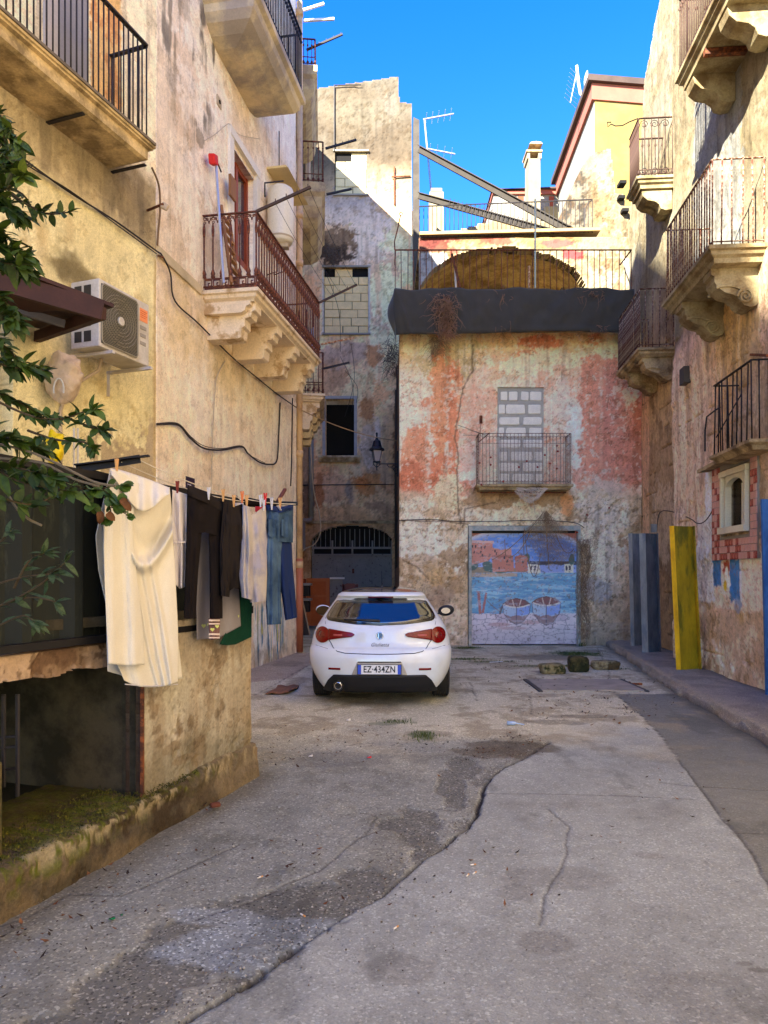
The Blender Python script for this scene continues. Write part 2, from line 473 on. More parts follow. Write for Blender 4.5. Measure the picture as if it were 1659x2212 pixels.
mb = MB(); MAIN.box(mb, dr[0], dr[1], dr[2], dr[3], -.22, -.20)
dpart = mb.build('balcony_door', M_redwood, left_b)
mb = MB()
um = (dr[0] + dr[1]) / 2
for a, b in ((dr[0], dr[0] + .07), (um - .05, um + .05), (dr[1] - .07, dr[1])): MAIN.box(mb, a, b, dr[2], dr[3], -.20, -.11)
for a, b in ((dr[2], dr[2] + .25), (dr[3] - .08, dr[3])): MAIN.box(mb, dr[0] + .07, um - .05, a, b, -.20, -.12); MAIN.box(mb, um + .05, dr[1] - .07, a, b, -.20, -.12)
mb.build('frame', M_redwood, dpart)
for a, b in ((dr[0] + .07, um - .05), (um + .05, dr[1] - .07)):
 mb = MB(); MAIN.box(mb, a, b, dr[2] + .25, dr[3] - .08, -.19, -.16); mb.build('pane', M_glass, dpart)
mb = MB(); MAIN.box(mb, dr[0] - .16, dr[0] - .002, dr[2], dr[3] + .08, -.02, .05); MAIN.box(mb, dr[1] + .002, dr[1] + .16, dr[2], dr[3] + .08, -.02, .05)
MAIN.box(mb, dr[0] - .16, dr[1] + .16, dr[3] + .082, dr[3] + .22, -.02, .06)
mb.build('door_surround', M_white, left_b)
mb = MB(); r_ = rect(MAIN, 467, 476, 203, 238); MAIN.box(mb, r_[0], r_[1], r_[2], r_[3], -.01, .02); v = mb.build('vent_plate', mat('vent', D(190, 175, 150)), left_b)
mb = MB(); mb.tube([MAIN.pt((r_[0] + r_[1]) / 2, (r_[2] + r_[3]) / 2, .015), MAIN.pt((r_[0] + r_[1]) / 2, (r_[2] + r_[3]) / 2, .03)], .03, 10); mb.build('vent_hole', M_dark, v)
mb = MB(); px_ = MAIN.pt(.05, 0, .06)
mb.tube([(px_.x, px_.y, .0), (px_.x, px_.y, 13.5)], .062, 12)
for z in (1.75, 4.05, 8.0, 9.0, 11.5, 13.2): mb.tube([(px_.x, px_.y, z), (px_.x, px_.y, z + .14)], .078, 12)
mb.build('downpipe', M_pipe, left_b, smooth=True)
mb = MB(); mb.tube([(px_.x, px_.y, .02), (px_.x, px_.y, 1.95)], .075, 12); mb.build('pipe_sleeve', mat('terracotta_sleeve', D(176, 104, 70), rough=.5, var=.12), left_b, smooth=True)
                # -- YELLOW ANNEX (nearest on the left)
annex = thing('house', 'mustard yellow plastered house front at the left edge behind the shrub', 'building', (-3.3, 7.5, 0))
def col_annex(U, Z):
 p = Paint(ANNEX, U, Z, D(214, 200, 154), 21)
 p.patches(D(198, 182, 134), .03, .10, .7, .8)
 p.patches(D(224, 210, 164), .10, .05, 1.6, .6, 5)
 p.patches(D(170, 145, 92), .14, .04, 3.0, .5, 15)
 zl = 1.6 + (HZ - (300 + 245 / 338. * 338)) / FL * 8.99
 u0, z0 = ANNEX.hit(0, 300); u1, z1 = ANNEX.hit(338, 548)
 line = z0 + (z1 - z0) * (U - u0) / (u1 - u0)
 above = sst(-.02, .05, Z - line + p.n2 * .12)
 p.over(above, D(196, 178, 142))
 p.over(above * sst(-.02, .12, p.n1 + p.n2 * .6) * .7, D(150, 132, 98))
 p.blob(240, 400, 100, 50, D(112, 98, 76), soft=.5, k=.75)
 p.blob(300, 450, 40, 90, D(124, 108, 82), soft=.5, k=.7)
 p.blob(120, 330, 120, 70, D(140, 122, 92), soft=.6, k=.6)
 p.over(sst(.06, .2, p.sv) * above * .5, D(100, 88, 70))
 zb = 6.45
 top = sst(zb - .1, zb + .15, Z + p.n2 * .2)
 p.over(top, D(232, 214, 180)); p.over(top * sst(.0, .15, p.sv + p.n2 * .4) * .5, D(150, 140, 120))
 p.box(195, 262, -200, 330, D(214, 172, 112), k=1.0)
 a = rect(ANNEX, 195, 262, -200, 330); inn = (U > a[0]) & (U < a[1]) & (Z > a[2])
 p.over(inn * sst(.03, .07, p.n2 + p.n3 * .4) * .8, D(190, 130, 80))
 p.blob(165, 590, 60, 22, D(110, 95, 60), soft=.5, k=.8); p.blob(150, 560, 30, 30, D(96, 84, 56), soft=.6, k=.7)
 pl_ = p.box(200, 338, 930, 1100, D(166, 146, 112), fray=.35)
 p.blob(330, 960, 14, 60, D(170, 150, 118)); p.box(332, 338, 560, 1100, D(176, 152, 108), fray=.02)
 for (x, y) in ((150, 470), (220, 780), (90, 530)): p.blob(x, y, 14, 60, D(176, 152, 108), soft=.5, k=.5)
 return np.clip(p.age(.45) * np.array([1.36, 1.40, 1.42]), 0, .86)
aw = rect(ANNEX, -60, 26, 560, 1100)
wall('wall', ANNEX, ANNEX.hit(-150, 0)[0], 0, 0, 13.55, .018, col_annex,
lambda U, Z: (fbm(U, Z, 1.1, 4, 5) - .5) * .03 + (fbm(U, Z, 9, 3, 6) - .5) * .006, notin(aw), .22, annex, M_wall)
mb = MB(); ANNEX.box(mb, aw[0] - .1, aw[1] + .1, aw[2] - .1, aw[3] + .1, -.6, -.5); mb.build('dark_window', M_dark, annex)
body(annex, [tuple(ANNEX.pt(0, 0, -.7).xy), tuple(ANNEX.pt(-10, 0, -.7).xy), tuple(ANNEX.pt(-10, 0, -6).xy), tuple(ANNEX.pt(0, 0, -6).xy)], 0, 13.5)
r_ = rect(ANNEX, 92, 182, -260, 322)
mb = MB(); ANNEX.box(mb, r_[0], r_[1], 6.42, 9.2, -.02, .03)
sh = mb.build('roller_shutter', mat('shutter_grey', D(198, 190, 184), var=.08, vs=2), annex)
mb = MB(); ANNEX.box(mb, ANNEX.U(120), ANNEX.U(182), 6.43, 9.1, .032, .05); mb.build('shutter_leaf', mat('shutter_blue_grey', D(150, 148, 152), var=.1), sh)
def shade_house(u0, u1, h, lab):  # unseen houses behind the viewer, heights stepped to cast shade on the court
 t = thing('house', lab, 'building', tuple(ANNEX.pt((u0 + u1) / 2, 0, 0)))
 mb = MB(); mb.hexa([ANNEX.pt(u0, 0, 0), ANNEX.pt(u1, 0, 0), ANNEX.pt(u1, 0, -9), ANNEX.pt(u0, 0, -9), ANNEX.pt(u0, h, 0), ANNEX.pt(u1, h, 0), ANNEX.pt(u1, h, -9), ANNEX.pt(u0, h, -9)])
 mb.build('wall', M_plainwall, t)
 for k in range(int((u1 - u0) // 2.6)):
  for fz in range(1, int(h // 3.4)):
   mb = MB(); c = u0 + 1.3 + k * 2.6; ANNEX.box(mb, c - .5, c + .5, fz * 3.4 + .6, fz * 3.4 + 2.4, .003, .03)
   wdw = mb.build('window', M_white, t)
   mb = MB(); ANNEX.box(mb, c - .42, c + .42, fz * 3.4 + .68, fz * 3.4 + 2.32, .032, .04); mb.build('pane', M_glass, wdw)
 return t
def uY(Y): return ANNEX.d.dot(Vector((ANNEX.O.x + .356 * (Y - ANNEX.O.y), Y)) - ANNEX.O)
shade_house(uY(-1.2), uY(2.6), 17.4, 'unseen cream four storey house added behind the viewer on the left for its shade')
shade_house(uY(-5), uY(-1.21), 20.5, 'unseen tall plastered house added second behind the viewer on the left for its shade')
shade_house(uY(-27), uY(-5.01), 23.6, 'unseen tallest long house added behind the viewer on the left for its shade')
                # -- HOUSE BEYOND THE CORNER
second = thing('house', 'set back tall house beyond the corner downpipe with three stacked balcony ends', 'building', (-3, 19, 0))
mb = MB(); mb.prism([(-2.1, 15.2), (-2.9, 24.48), (-11, 24.48), (-11, 15.2)], lambda p: Vector((p[0], p[1], 0)), lambda p: Vector((p[0], p[1], 16.7)))
mb.build('wall', M_plainwall, second)
                # -- BACK BUILDING
back = thing('house', 'tall narrow patched grey house at the end with blocked windows and arched gate', 'building', (-.5, 24.6, 0))
w1 = rect(BACK, 724, 792, 328, 420); w2 = rect(BACK, 700, 796, 578, 720); w3 = rect(BACK, 703, 765, 862, 986); w0 = (w1[0], w1[1], w1[2], w1[3])
gx0, gx1 = BACK.U(673), BACK.U(848); gz = BACK.hit(0, 1168)[1]; gap_ = BACK.hit(0, 1134)[1]
def back_keep(U, Z):
 m = notin(w1, w2, w3)(U, Z)
 c = (gx0 + gx1) / 2; hw = (gx1 - gx0) / 2
 top = gz + (gap_ - gz) * np.sqrt(np.clip(1 - ((U - c) / hw) ** 2, 0, 1)) ** 1.2
 m &= ~((U > gx0) & (U < gx1) & (Z < top))
 xs = [BACK.U(645), BACK.U(690), BACK.U(862), BACK.U(862.5), BACK.U(889), BACK.U(889.5), 1.4]
 zs = [BACK.hit(0, y)[1] for y in (203, 190, 164, 219, 223, 560, 560)]
 m &= Z < np.interp(U, xs, zs)
 return m
def col_back(U, Z):
 p = Paint(BACK, U, Z, D(224, 206, 172), 41)
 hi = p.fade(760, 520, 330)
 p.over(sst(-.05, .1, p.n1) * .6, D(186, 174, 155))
 p.patches(D(222, 210, 186), .05, .04, .7, .8, 3)
 p.patches(D(172, 158, 146), .08, .03, 1.0, .8, 8, region=1 - hi)
 p.patches(D(196, 160, 130), .11, .02, .9, .7, 18, region=1 - hi)
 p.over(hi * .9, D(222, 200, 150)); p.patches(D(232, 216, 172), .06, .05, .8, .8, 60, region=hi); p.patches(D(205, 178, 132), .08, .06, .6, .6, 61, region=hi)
 p.blob(760, 240, 100, 22, D(240, 222, 172), soft=.4, k=.7); p.blob(845, 225, 14, 22, D(245, 232, 190), k=.8)
 for (x, y, rx, ry, c_) in ((745, 450, 60, 40, D(188, 186, 184)), (800, 500, 50, 60, D(196, 192, 188)), (720, 520, 40, 30, D(110, 98, 84)), (705, 545, 40, 22, D(66, 58, 50)),
(830, 640, 25, 60, D(218, 206, 180)), (820, 760, 22, 60, D(216, 206, 188)), (720, 800, 30, 60, D(180, 160, 140)), (740, 760, 45, 30, D(170, 160, 155)),
(792, 890, 16, 22, D(176, 138, 100)), (808, 770, 14, 22, D(172, 138, 108)), (808, 935, 14, 14, D(168, 132, 96)), (800, 970, 20, 60, D(205, 205, 206)),
(845, 960, 14, 60, D(196, 176, 146)), (790, 1045, 40, 25, D(180, 140, 96)), (715, 1060, 40, 30, D(196, 178, 160)), (755, 1065, 9, 26, D(150, 150, 152)),
(690, 1070, 10, 40, D(160, 120, 90)), (740, 1105, 60, 16, D(200, 180, 150)), (820, 1095, 30, 14, D(166, 148, 130)), (665, 1080, 14, 60, D(95, 88, 84)), (660, 980, 12, 60, D(150, 140, 130)),
(660, 1200, 14, 60, D(150, 120, 90)), (858, 1000, 8, 200, D(120, 100, 84)), (780, 1040, 14, 12, D(186, 130, 80))):
  p.blob(x, y, rx, ry, c_, amp=.8, soft=.15)
 p.over(sst(.10, .2, p.sv) * .35 * (1 - hi), D(120, 106, 96))
 p.over((1 - sst(3.3, 3.9, Z + p.n1 * .5)) * .55, D(146, 122, 92))
 p.over((1 - sst(6.2, 10.5, Z + p.n1)) * .22, D(120, 100, 84))
 p.C = np.clip(p.C * (1 + (1 - hi)[..., None] * np.array([.80, .42, .06])), 0, .84) * (1 - hi * .84)[..., None] * (1 + hi[..., None] * np.array([0, .0, .25]))  # sunlit top darkened and shaded wall brightened in the colour to even the light
 for (x0, x1, y0, y1) in ((696, 702, 572, 724), (794, 800, 572, 722), (694, 800, 718, 723)): p.box(x0, x1, y0, y1, D(208, 200, 186), .02)
 return p.age(.75)
def hgt_back(U, Z):
 h = (fbm(U, Z, .8, 4, 51) - .5) * .07
 n = fbm(U, Z, 1.0, 6, 41 + 18, .6) - .5
 h -= sst(.08, .11, n) * .02
 return h + (fbm(U, Z, 10, 3, 9) - .5) * .008
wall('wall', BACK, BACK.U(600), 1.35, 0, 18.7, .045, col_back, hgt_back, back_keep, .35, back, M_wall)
body(back, [(-6, 26.9), (1.3, 26.9), (1.3, 31), (-6, 31)], 0, 15.2, name='rear_body')
mb = MB(); a, b = BACK.U(892), BACK.U(907)
mb.hexa([Vector((a, 24.1, 0)), Vector((b, 24.1, 0)), Vector((b, 24.6, 0)), Vector((a, 24.6, 0)), Vector((a, 24.1, 16.9)), Vector((b - .04, 24.1, 16.8)), Vector((b - .04, 24.6, 16.8)), Vector((a, 24.6, 16.9))])
mb.build('pilaster', mat('pilaster_grey', D(150, 140, 126, .26), var=.2, vs=2, col2=D(110, 100, 90, .3), c2s=2), back)
def block_window(pl, r, rows, lens, parent, mt, back_mt, off=-.10, skip=(), jx=.012, name='blocked_window', rnd=None, bname='block', bevel_gap=.012):
 rnd = rnd or random.Random(5)
 mb = MB(); pl.box(mb, r[0] - .05, r[1] + .05, r[2] - .05, r[3] + .05, off - .2, off - .03)
 wp = mb.build(name, back_mt, parent)
 z = r[2]
 rh = (r[3] - r[2]) / rows
 for j in range(rows):
  u = r[0]; k = 0
  L0 = lens * (.5 if j % 2 else 1.0) * rnd.uniform(.8, 1.15)
  while u < r[1] - .02:
   L = L0 if k == 0 else lens * rnd.uniform(.85, 1.15)
   u1 = min(r[1], u + L)
   if r[1] - u1 < lens * .3: u1 = r[1]
   if (j, k) not in skip and u1 - u > .05:
    m2 = MB(); o = off + rnd.uniform(-.008, .012); g = bevel_gap
    a, b, c, d = u + g * rnd.uniform(.3, 1.2), u1 - g * rnd.uniform(.3, 1.2), z + g * .5 + rnd.uniform(-.3, .3) * g, z + rh - g * .6 + rnd.uniform(-.3, .3) * g
    q = min(.012, g)
    vs = [pl.pt(a, c, off - .1), pl.pt(b, c, off - .1), pl.pt(b, c, o - q), pl.pt(a, c, o - q), pl.pt(a, d, off - .1), pl.pt(b, d, off - .1), pl.pt(b, d, o - q), pl.pt(a, d, o - q),
pl.pt(a + q, c + q, o), pl.pt(b - q, c + q, o), pl.pt(b - q, d - q, o), pl.pt(a + q, d - q, o)]
    m2.add(vs, [(0, 3, 2, 1), (4, 5, 6, 7), (0, 4, 7, 3), (1, 2, 6, 5), (3, 7, 11, 8), (7, 6, 10, 11), (6, 2, 9, 10), (2, 3, 8, 9), (8, 11, 10, 9)])
    m2.build(bname, mt, wp)
   u = u1; k += 1
  z += rh
 return wp
block_window(BACK, w2, 8, .62, back, M_block, M_dark, skip=((7, 0), (7, 3), (7, 2)), off=-.09)
block_window(BACK, w1, 5, .62, back, mat('cream_block', D(224, 208, 160), var=.08, vs=4, fine=60, bump=.4), M_dark, skip=((4, 0),), off=-.06, rnd=random.Random(9))
for (r_, ov) in ((w2, .07), (w1, .07)):
 mb = MB(); BACK.box(mb, r_[0] - ov, r_[1] + ov, r_[3] + .003, r_[3] + .06, -.03, .05); mb.build('lintel', M_mortar, back)
 mb = MB(); BACK.box(mb, r_[0] - ov, r_[1] + ov, r_[2] - .06, r_[2] - .003, -.03, .07); mb.build('window_sill', M_mortar, back)
mb = MB(); BACK.box(mb, w3[0] - .3, w3[1] + .3, w3[2] - .3, w3[3] + .3, -2.2, -2.1); mb.build('dark_room', M_dark, back)
mb = MB()
for a in ((w3[0] - .1, w3[0] + .0, w3[2], w3[3]), (w3[1], w3[1] + .1, w3[2], w3[3]), (w3[0] - .1, w3[1] + .1, w3[3] + .002, w3[3] + .1)): BACK.box(mb, *a, -.05, .035)
mb.build('window_surround', mat('surround_grey', D(180, 176, 172), var=.15, vs=6), back)
mb = MB(); 
sill = [(0, 0), (.10, 0), (.22, .14), (.22, .2), (0, .2)]
mb.prism(sill, lambda p: BACK.pt(w3[0] - .22, w3[2] - .2 + p[1], p[0]), lambda p: BACK.pt(w3[1] + .22, w3[2] - .2 + p[1], p[0])); mb.build('window_sill', M_slab, back)
M_gate = mat("grey_gate_paint", D(142, 134, 126), rough=.7, var=.12, vs=3, col2=D(96, 80, 70), c2s=9, c2t=.62, c2w=.03, bump=.3)
mb = MB(); BACK.box(mb, gx0 - .2, gx1 + .2, 0, gap_ + .1, -1.9, -1.8); mb.build('dark_room', M_dark, back)
gtop = BACK.hit(0, 1198)[1]
mb = MB(); BACK.box(mb, gx0, gx1, .02, .06, -.33, -.27)
gate = mb.build('gate', M_gate, back)
nP = 4; wP = (gx1 - gx0) / nP
for i in range(nP):
 mb = MB(); BACK.box(mb, gx0 + i * wP + .02, gx0 + (i + 1) * wP - .02, .07, gtop, -.32, -.29)
 BACK.box(mb, gx0 + i * wP + .02, gx0 + (i + 1) * wP - .02, .95, 1.02, -.289, -.26)
 mb.build('panel', M_gate, gate)
for i in range(nP + 1):
 mb = MB(); c = gx0 + i * wP; c = min(max(c, gx0 + .03), gx1 - .03); BACK.box(mb, c - .03, c + .03, .02, gz + .02, -.288, -.23); mb.build('frame_bar', M_gate, gate)
mb = MB(); BACK.box(mb, gx0, gx1, gtop + .2, gtop + .27, -.22, -.17); BACK.box(mb, gx0, gx1, gtop - .02, gtop + .03, -.22, -.18); mb.build('cross_rail', M_gate, gate)
for i in range(16):
 mb = MB(); c = gx0 + .12 + i * (gx1 - gx0 - .24) / 15; mb.tube([BACK.pt(c, gtop + .27, -.25), BACK.pt(c, gap_ - .12, -.25)], .012, 5); mb.build('bar', M_gate, gate)
mb = MB(); mb.box(BACK.pt((gx0 + gx1) / 2 + .03, 1.75, -.2), (.07, .08, .16)); mb.build('lock', M_rust, gate)
mb = MB(); mb.tube([BACK.pt(gx0 + 1.55 * wP + .35, 2.45, -.28), BACK.pt(gx0 + 1.55 * wP + .35, 2.45, -.27)], .06, 10); mb.build('round_hole', M_dark, gate)
mb = MB()
BACK.box(mb, BACK.U(664), BACK.U(856), BACK.hit(0, 1131)[1], BACK.hit(0, 1125)[1], -.02, .06); mb.build('string_course', M_slabdirty, back)
                # -- PINK BUILDING
pink = thing('house', 'crumbling pink house at the end of the court with a painted harbour door', 'building', (3.1, 16.5, 0))
PZ = 7.12
md = rect(PINK, 1012, 1254, 1136, 1394); md = (md[0], md[1], 0.0, md[3])
bd = rect(PINK, 1074, 1176, 836, 1052)
def inpk(x, y): return PINK.hit(x, y)
def pink_masks(U, Z):
 n1 = fbm(U, Z, 1.1, 6, 70, .62) - .5; n2 = fbm(U, Z, 3.4, 6, 71, .62) - .5; n3 = fbm(U, Z, 16, 4, 72, .6) - .5
 return n1, n2, n3
PINKR = []
def col_pink(U, Z):
 p = Paint(PINK, U, Z, D(232, 205, 178), 61)
 n1, n2, n3 = pink_masks(U, Z)
 p.patches(D(240, 216, 196), .02, .05, .9, .9, 3)
 p.patches(D(226, 182, 160), .05, .05, 1.1, .8, 6)
 top = sst(inpk(0, 800)[1], inpk(0, 745)[1], Z + n1 * 1.0)
 p.over(top * .9, D(228, 190, 138)); p.patches(D(206, 176, 128), .06, .04, 1.2, .8, 11, region=top)
 p.blob(960, 775, 70, 45, D(196, 176, 130)); p.blob(905, 745, 40, 22, D(226, 206, 166)); p.blob(1000, 745, 40, 20, D(210, 196, 150))
 p.blob(1100, 800, 55, 40, D(236, 178, 142), k=.8); p.blob(1230, 745, 80, 30, D(236, 190, 140), k=.8)
 p.blob(1165, 738, 45, 12, D(196, 86, 52), amp=.8, k=.9); p.blob(1285, 735, 22, 22, D(206, 108, 70), k=.8); p.blob(1150, 765, 50, 9, D(200, 96, 66), k=.7)
 p.blob(1190, 790, 120, 26, D(236, 218, 184)); p.blob(1300, 770, 50, 40, D(232, 214, 178)); p.blob(1110, 850, 60, 30, D(230, 212, 186), k=.9)
 p.blob(960, 900, 34, 140, D(222, 140, 98), amp=.6, streak=1.0); p.blob(975, 960, 14, 150, D(206, 110, 72), amp=.6, streak=1.2, k=.85)
 p.blob(905, 1000, 48, 80, D(206, 118, 80), streak=1.0, k=.85); p.blob(885, 1030, 30, 36, D(190, 86, 52), k=.9); p.blob(880, 960, 26, 30, D(214, 132, 96), streak=1, k=.7)
 p.blob(960, 1010, 30, 45, D(210, 116, 80), k=.85); p.blob(950, 1040, 22, 24, D(196, 92, 58), k=.9); p.blob(1010, 1055, 34, 20, D(200, 112, 86), k=.9)
 p.blob(920, 870, 14, 14, D(206, 116, 80), k=.8)
 p.blob(1040, 950, 48, 90, D(232, 184, 168), amp=.7, k=.9); p.blob(1030, 880, 40, 40, D(226, 160, 134), k=.7, streak=.8)
 p.blob(1230, 870, 60, 60, D(228, 168, 144), k=.8); p.blob(1200, 920, 30, 70, D(222, 150, 122), k=.75, streak=.8); p.blob(1125, 860, 40, 20, D(222, 148, 116), k=.7)
 p.blob(1215, 900, 40, 60, D(236, 214, 200), k=.8); p.blob(1240, 990, 22, 90, D(238, 224, 218), k=.85)
 p.blob(1205, 1010, 24, 50, D(206, 132, 112), k=.7)
 p.box(1253, 1392, 770, 1050, D(206, 128, 108), fray=.16); p.box(1300, 1372, 790, 1040, D(190, 112, 100), fray=.25, k=.8)
 p.box(1295, 1301, 790, 1060, D(214, 150, 132), fray=.02, k=.8)
 p.blob(1375, 900, 14, 60, D(160, 66, 48), k=.95); p.blob(1378, 980, 12, 60, D(150, 72, 56), k=.9); p.blob(1370, 830, 14, 40, D(222, 206, 180)); p.blob(1355, 860, 12, 46, D(222, 200, 176), k=.9)
 p.blob(1300, 1045, 60, 30, D(192, 120, 104), k=.8)
 p.over(sst(.12, .16, n3 + p.sv * .5) * .5, D(240, 226, 210))
 low = 1 - sst(inpk(0, 1085)[1], inpk(0, 1040)[1], Z + n1 * 1.1)
 p.over(low, D(206, 188, 162))
 p.patches(D(226, 214, 196), .0, .05, 1.0, .9, 21, region=low); p.patches(D(172, 150, 118), .04, .03, 1.4, .8, 24, region=low); p.patches(D(140, 112, 78), .10, .02, 2.0, .8, 27, region=low)
 p.blob(915, 1170, 60, 50, D(226, 214, 200)); p.blob(1060, 1075, 50, 22, D(150, 118, 84), k=.9); p.blob(1180, 1078, 60, 18, D(146, 118, 88), k=.9); p.blob(1225, 1090, 14, 24, D(206, 140, 88), k=.8)
 p.blob(1310, 1110, 60, 60, D(196, 190, 180), k=.7); p.blob(965, 1060, 26, 40, D(222, 204, 170), k=.9); p.blob(1330, 1300, 60, 60, D(156, 140, 122), k=.7)
 p.blob(1290, 1275, 34, 32, D(150, 158, 168), amp=.5, k=.75); p.blob(950, 1245, 40, 26, D(176, 140, 84), k=.7); p.blob(915, 1215, 50, 14, D(150, 126, 92), k=.6)
 p.blob(950, 1290, 30, 26, D(140, 118, 100), k=.7); p.box(1262, 1385, 1345, 1400, D(150, 140, 128), fray=.05, k=.8)
 p.C = p.C * .80 + np.asarray(D(242, 204, 168)) * .20
 pit = sst(.13, .19, n3) * (low * .8 + .12)
 p.over(pit * .55, D(120, 102, 82))
 p.over((1 - sst(.0, .5, Z + n1 * .4)) * .5, D(128, 112, 92))
 for pts in (((1000, 835), (985, 940), (990, 1080), (995, 1130)), ((1070, 1085), (1005, 1100), (1000, 1140)), ((865, 1124), (960, 1126), (1010, 1132)), ((870, 1210), (900, 1225), (925, 1250)), ((1022, 745), (1020, 800), (1000, 840))):
  w_ = [PINK.hit(*q) for q in pts]
  d_ = seg_dist(U + n2 * .12, Z + n3 * .05, w_)
  p.over((1 - sst(.008, .028, d_)) * .75, D(110, 92, 74))
 p.over(sst(.55, .8, fbm(U, Z * .04, 8, 3, 940)) * sst(inpk(0, 800)[1], inpk(0, 722)[1], Z) * .4, D(120, 100, 84))
 return np.clip(p.age(.8) * np.array([1.42, 1.38, 1.24]), 0, .86)
def hgt_pink(U, Z):
 n1, n2, n3 = pink_masks(U, Z)
 low = 1 - sst(inpk(0, 1095)[1], inpk(0, 1050)[1], Z + n1 * 1.1)
 h = (fbm(U, Z, .8, 4, 88) - .5) * .05 + (fbm(U, Z, 9, 3, 89) - .5) * .012
 h -= low * (.03 + np.clip(n2, 0, 1) * .12) + sst(.13, .2, n3) * low * .03
 pn = fbm(U, Z, 1.1, 6, 61 + 6, .6) - .5
 h -= sst(.04, .06, pn) * .008
 return h
PX1 = 5.86
wall('wall', PINK, .35, PX1, 0, PZ, .024, col_pink, hgt_pink, notin(md, bd), .35, pink, M_wall)
mb = MB(); mb.prism([(.36, 16.72), (.36, 24.3), (.5, 24.3), (.5, 16.72)], lambda p: Vector((p[0], p[1], 0)), lambda p: Vector((p[0], p[1], PZ - .01)))
mb.build('side_wall', mat('side_wall_brown', D(150, 124, 102), var=.2, vs=1.5, col2=D(110, 86, 70), c2s=2), pink)
body(pink, [(.6, 17.3), (6.3, 17.3), (6.3, 24.2), (.6, 24.2)], 0, PZ - .02, name='wall_body')
mb = MB(); mb.box((3.2, 18.1, PZ - .1), (5.4, 3.3, .18)); mb.build('terrace_floor', M_slabdirty, pink)
blk = [((1095, 1108, 845, 860)), ((1112, 1130, 845, 862)), ((1150, 1166, 845, 862))]
mb = MB(); PINK.box(mb, bd[0] - .02, bd[1] + .02, bd[2] - .02, bd[3] + .02, -.3, -.045)
bw = mb.build('blocked_door', mat('grey_cement', D(178, 174, 162), var=.12, vs=8, fine=80, bump=.6), pink)
M_wblock = mat('whitish_block', D(246, 240, 222), var=.08, vs=6, fine=50, fvar=.14, bump=.6)
rows = [(846, 864, ((1082, 1096), (1100, 1118), (1126, 1142), (1146, 1170))), (874, 893, ((1078, 1091), (1094, 1134), (1142, 1168))), (901, 917, ((1080, 1122), (1131, 1170))), (924, 943, ((1078, 1089), (1094, 1136), (1144, 1170))),
(950, 966, ((1080, 1124), (1132, 1172))), (976, 994, ((1080, 1096), (1104, 1150), (1156, 1172))), (1000, 1017, ((1080, 1122), (1131, 1172))), (1024, 1042, ((1080, 1100), (1108, 1152), (1158, 1172)))]
rb = random.Random(3)
for (y0, y1, xs) in rows:
 for (x0, x1) in xs:
  a = rect(PINK, x0, x1, y0, y1); m2 = MB()
  n = 14; ring = []
  cx_, cz_ = (a[0] + a[1]) / 2, (a[2] + a[3]) / 2; hw, hh = (a[1] - a[0]) / 2, (a[3] - a[2]) / 2
  for k in range(n):
   t = 2 * PI * k / n; q = 9.0
   cu = abs(math.cos(t)) ** (2 / q) * (1 if math.cos(t) > 0 else -1); cv = abs(math.sin(t)) ** (2 / q) * (1 if math.sin(t) > 0 else -1)
   ring.append((cx_ + cu * hw * rb.uniform(.99, 1.07), cz_ + cv * hh * rb.uniform(1.0, 1.12)))
  o = rb.uniform(-.025, -.015)
  m2.add([PINK.pt(u, z, -.06) for u, z in ring] + [PINK.pt(u, z, o - .008) for u, z in ring] + [PINK.pt(cx_ + (u - cx_) * .93, cz_ + (z - cz_) * .88, o) for u, z in ring],
[(k, (k + 1) % n, (k + 1) % n + n, k + n) for k in range(n)] + [(k + n, (k + 1) % n + n, (k + 1) % n + 2 * n, k + 2 * n) for k in range(n)] + [tuple(2 * n + k for k in range(n))])
  m2.build('block', M_wblock, bw)
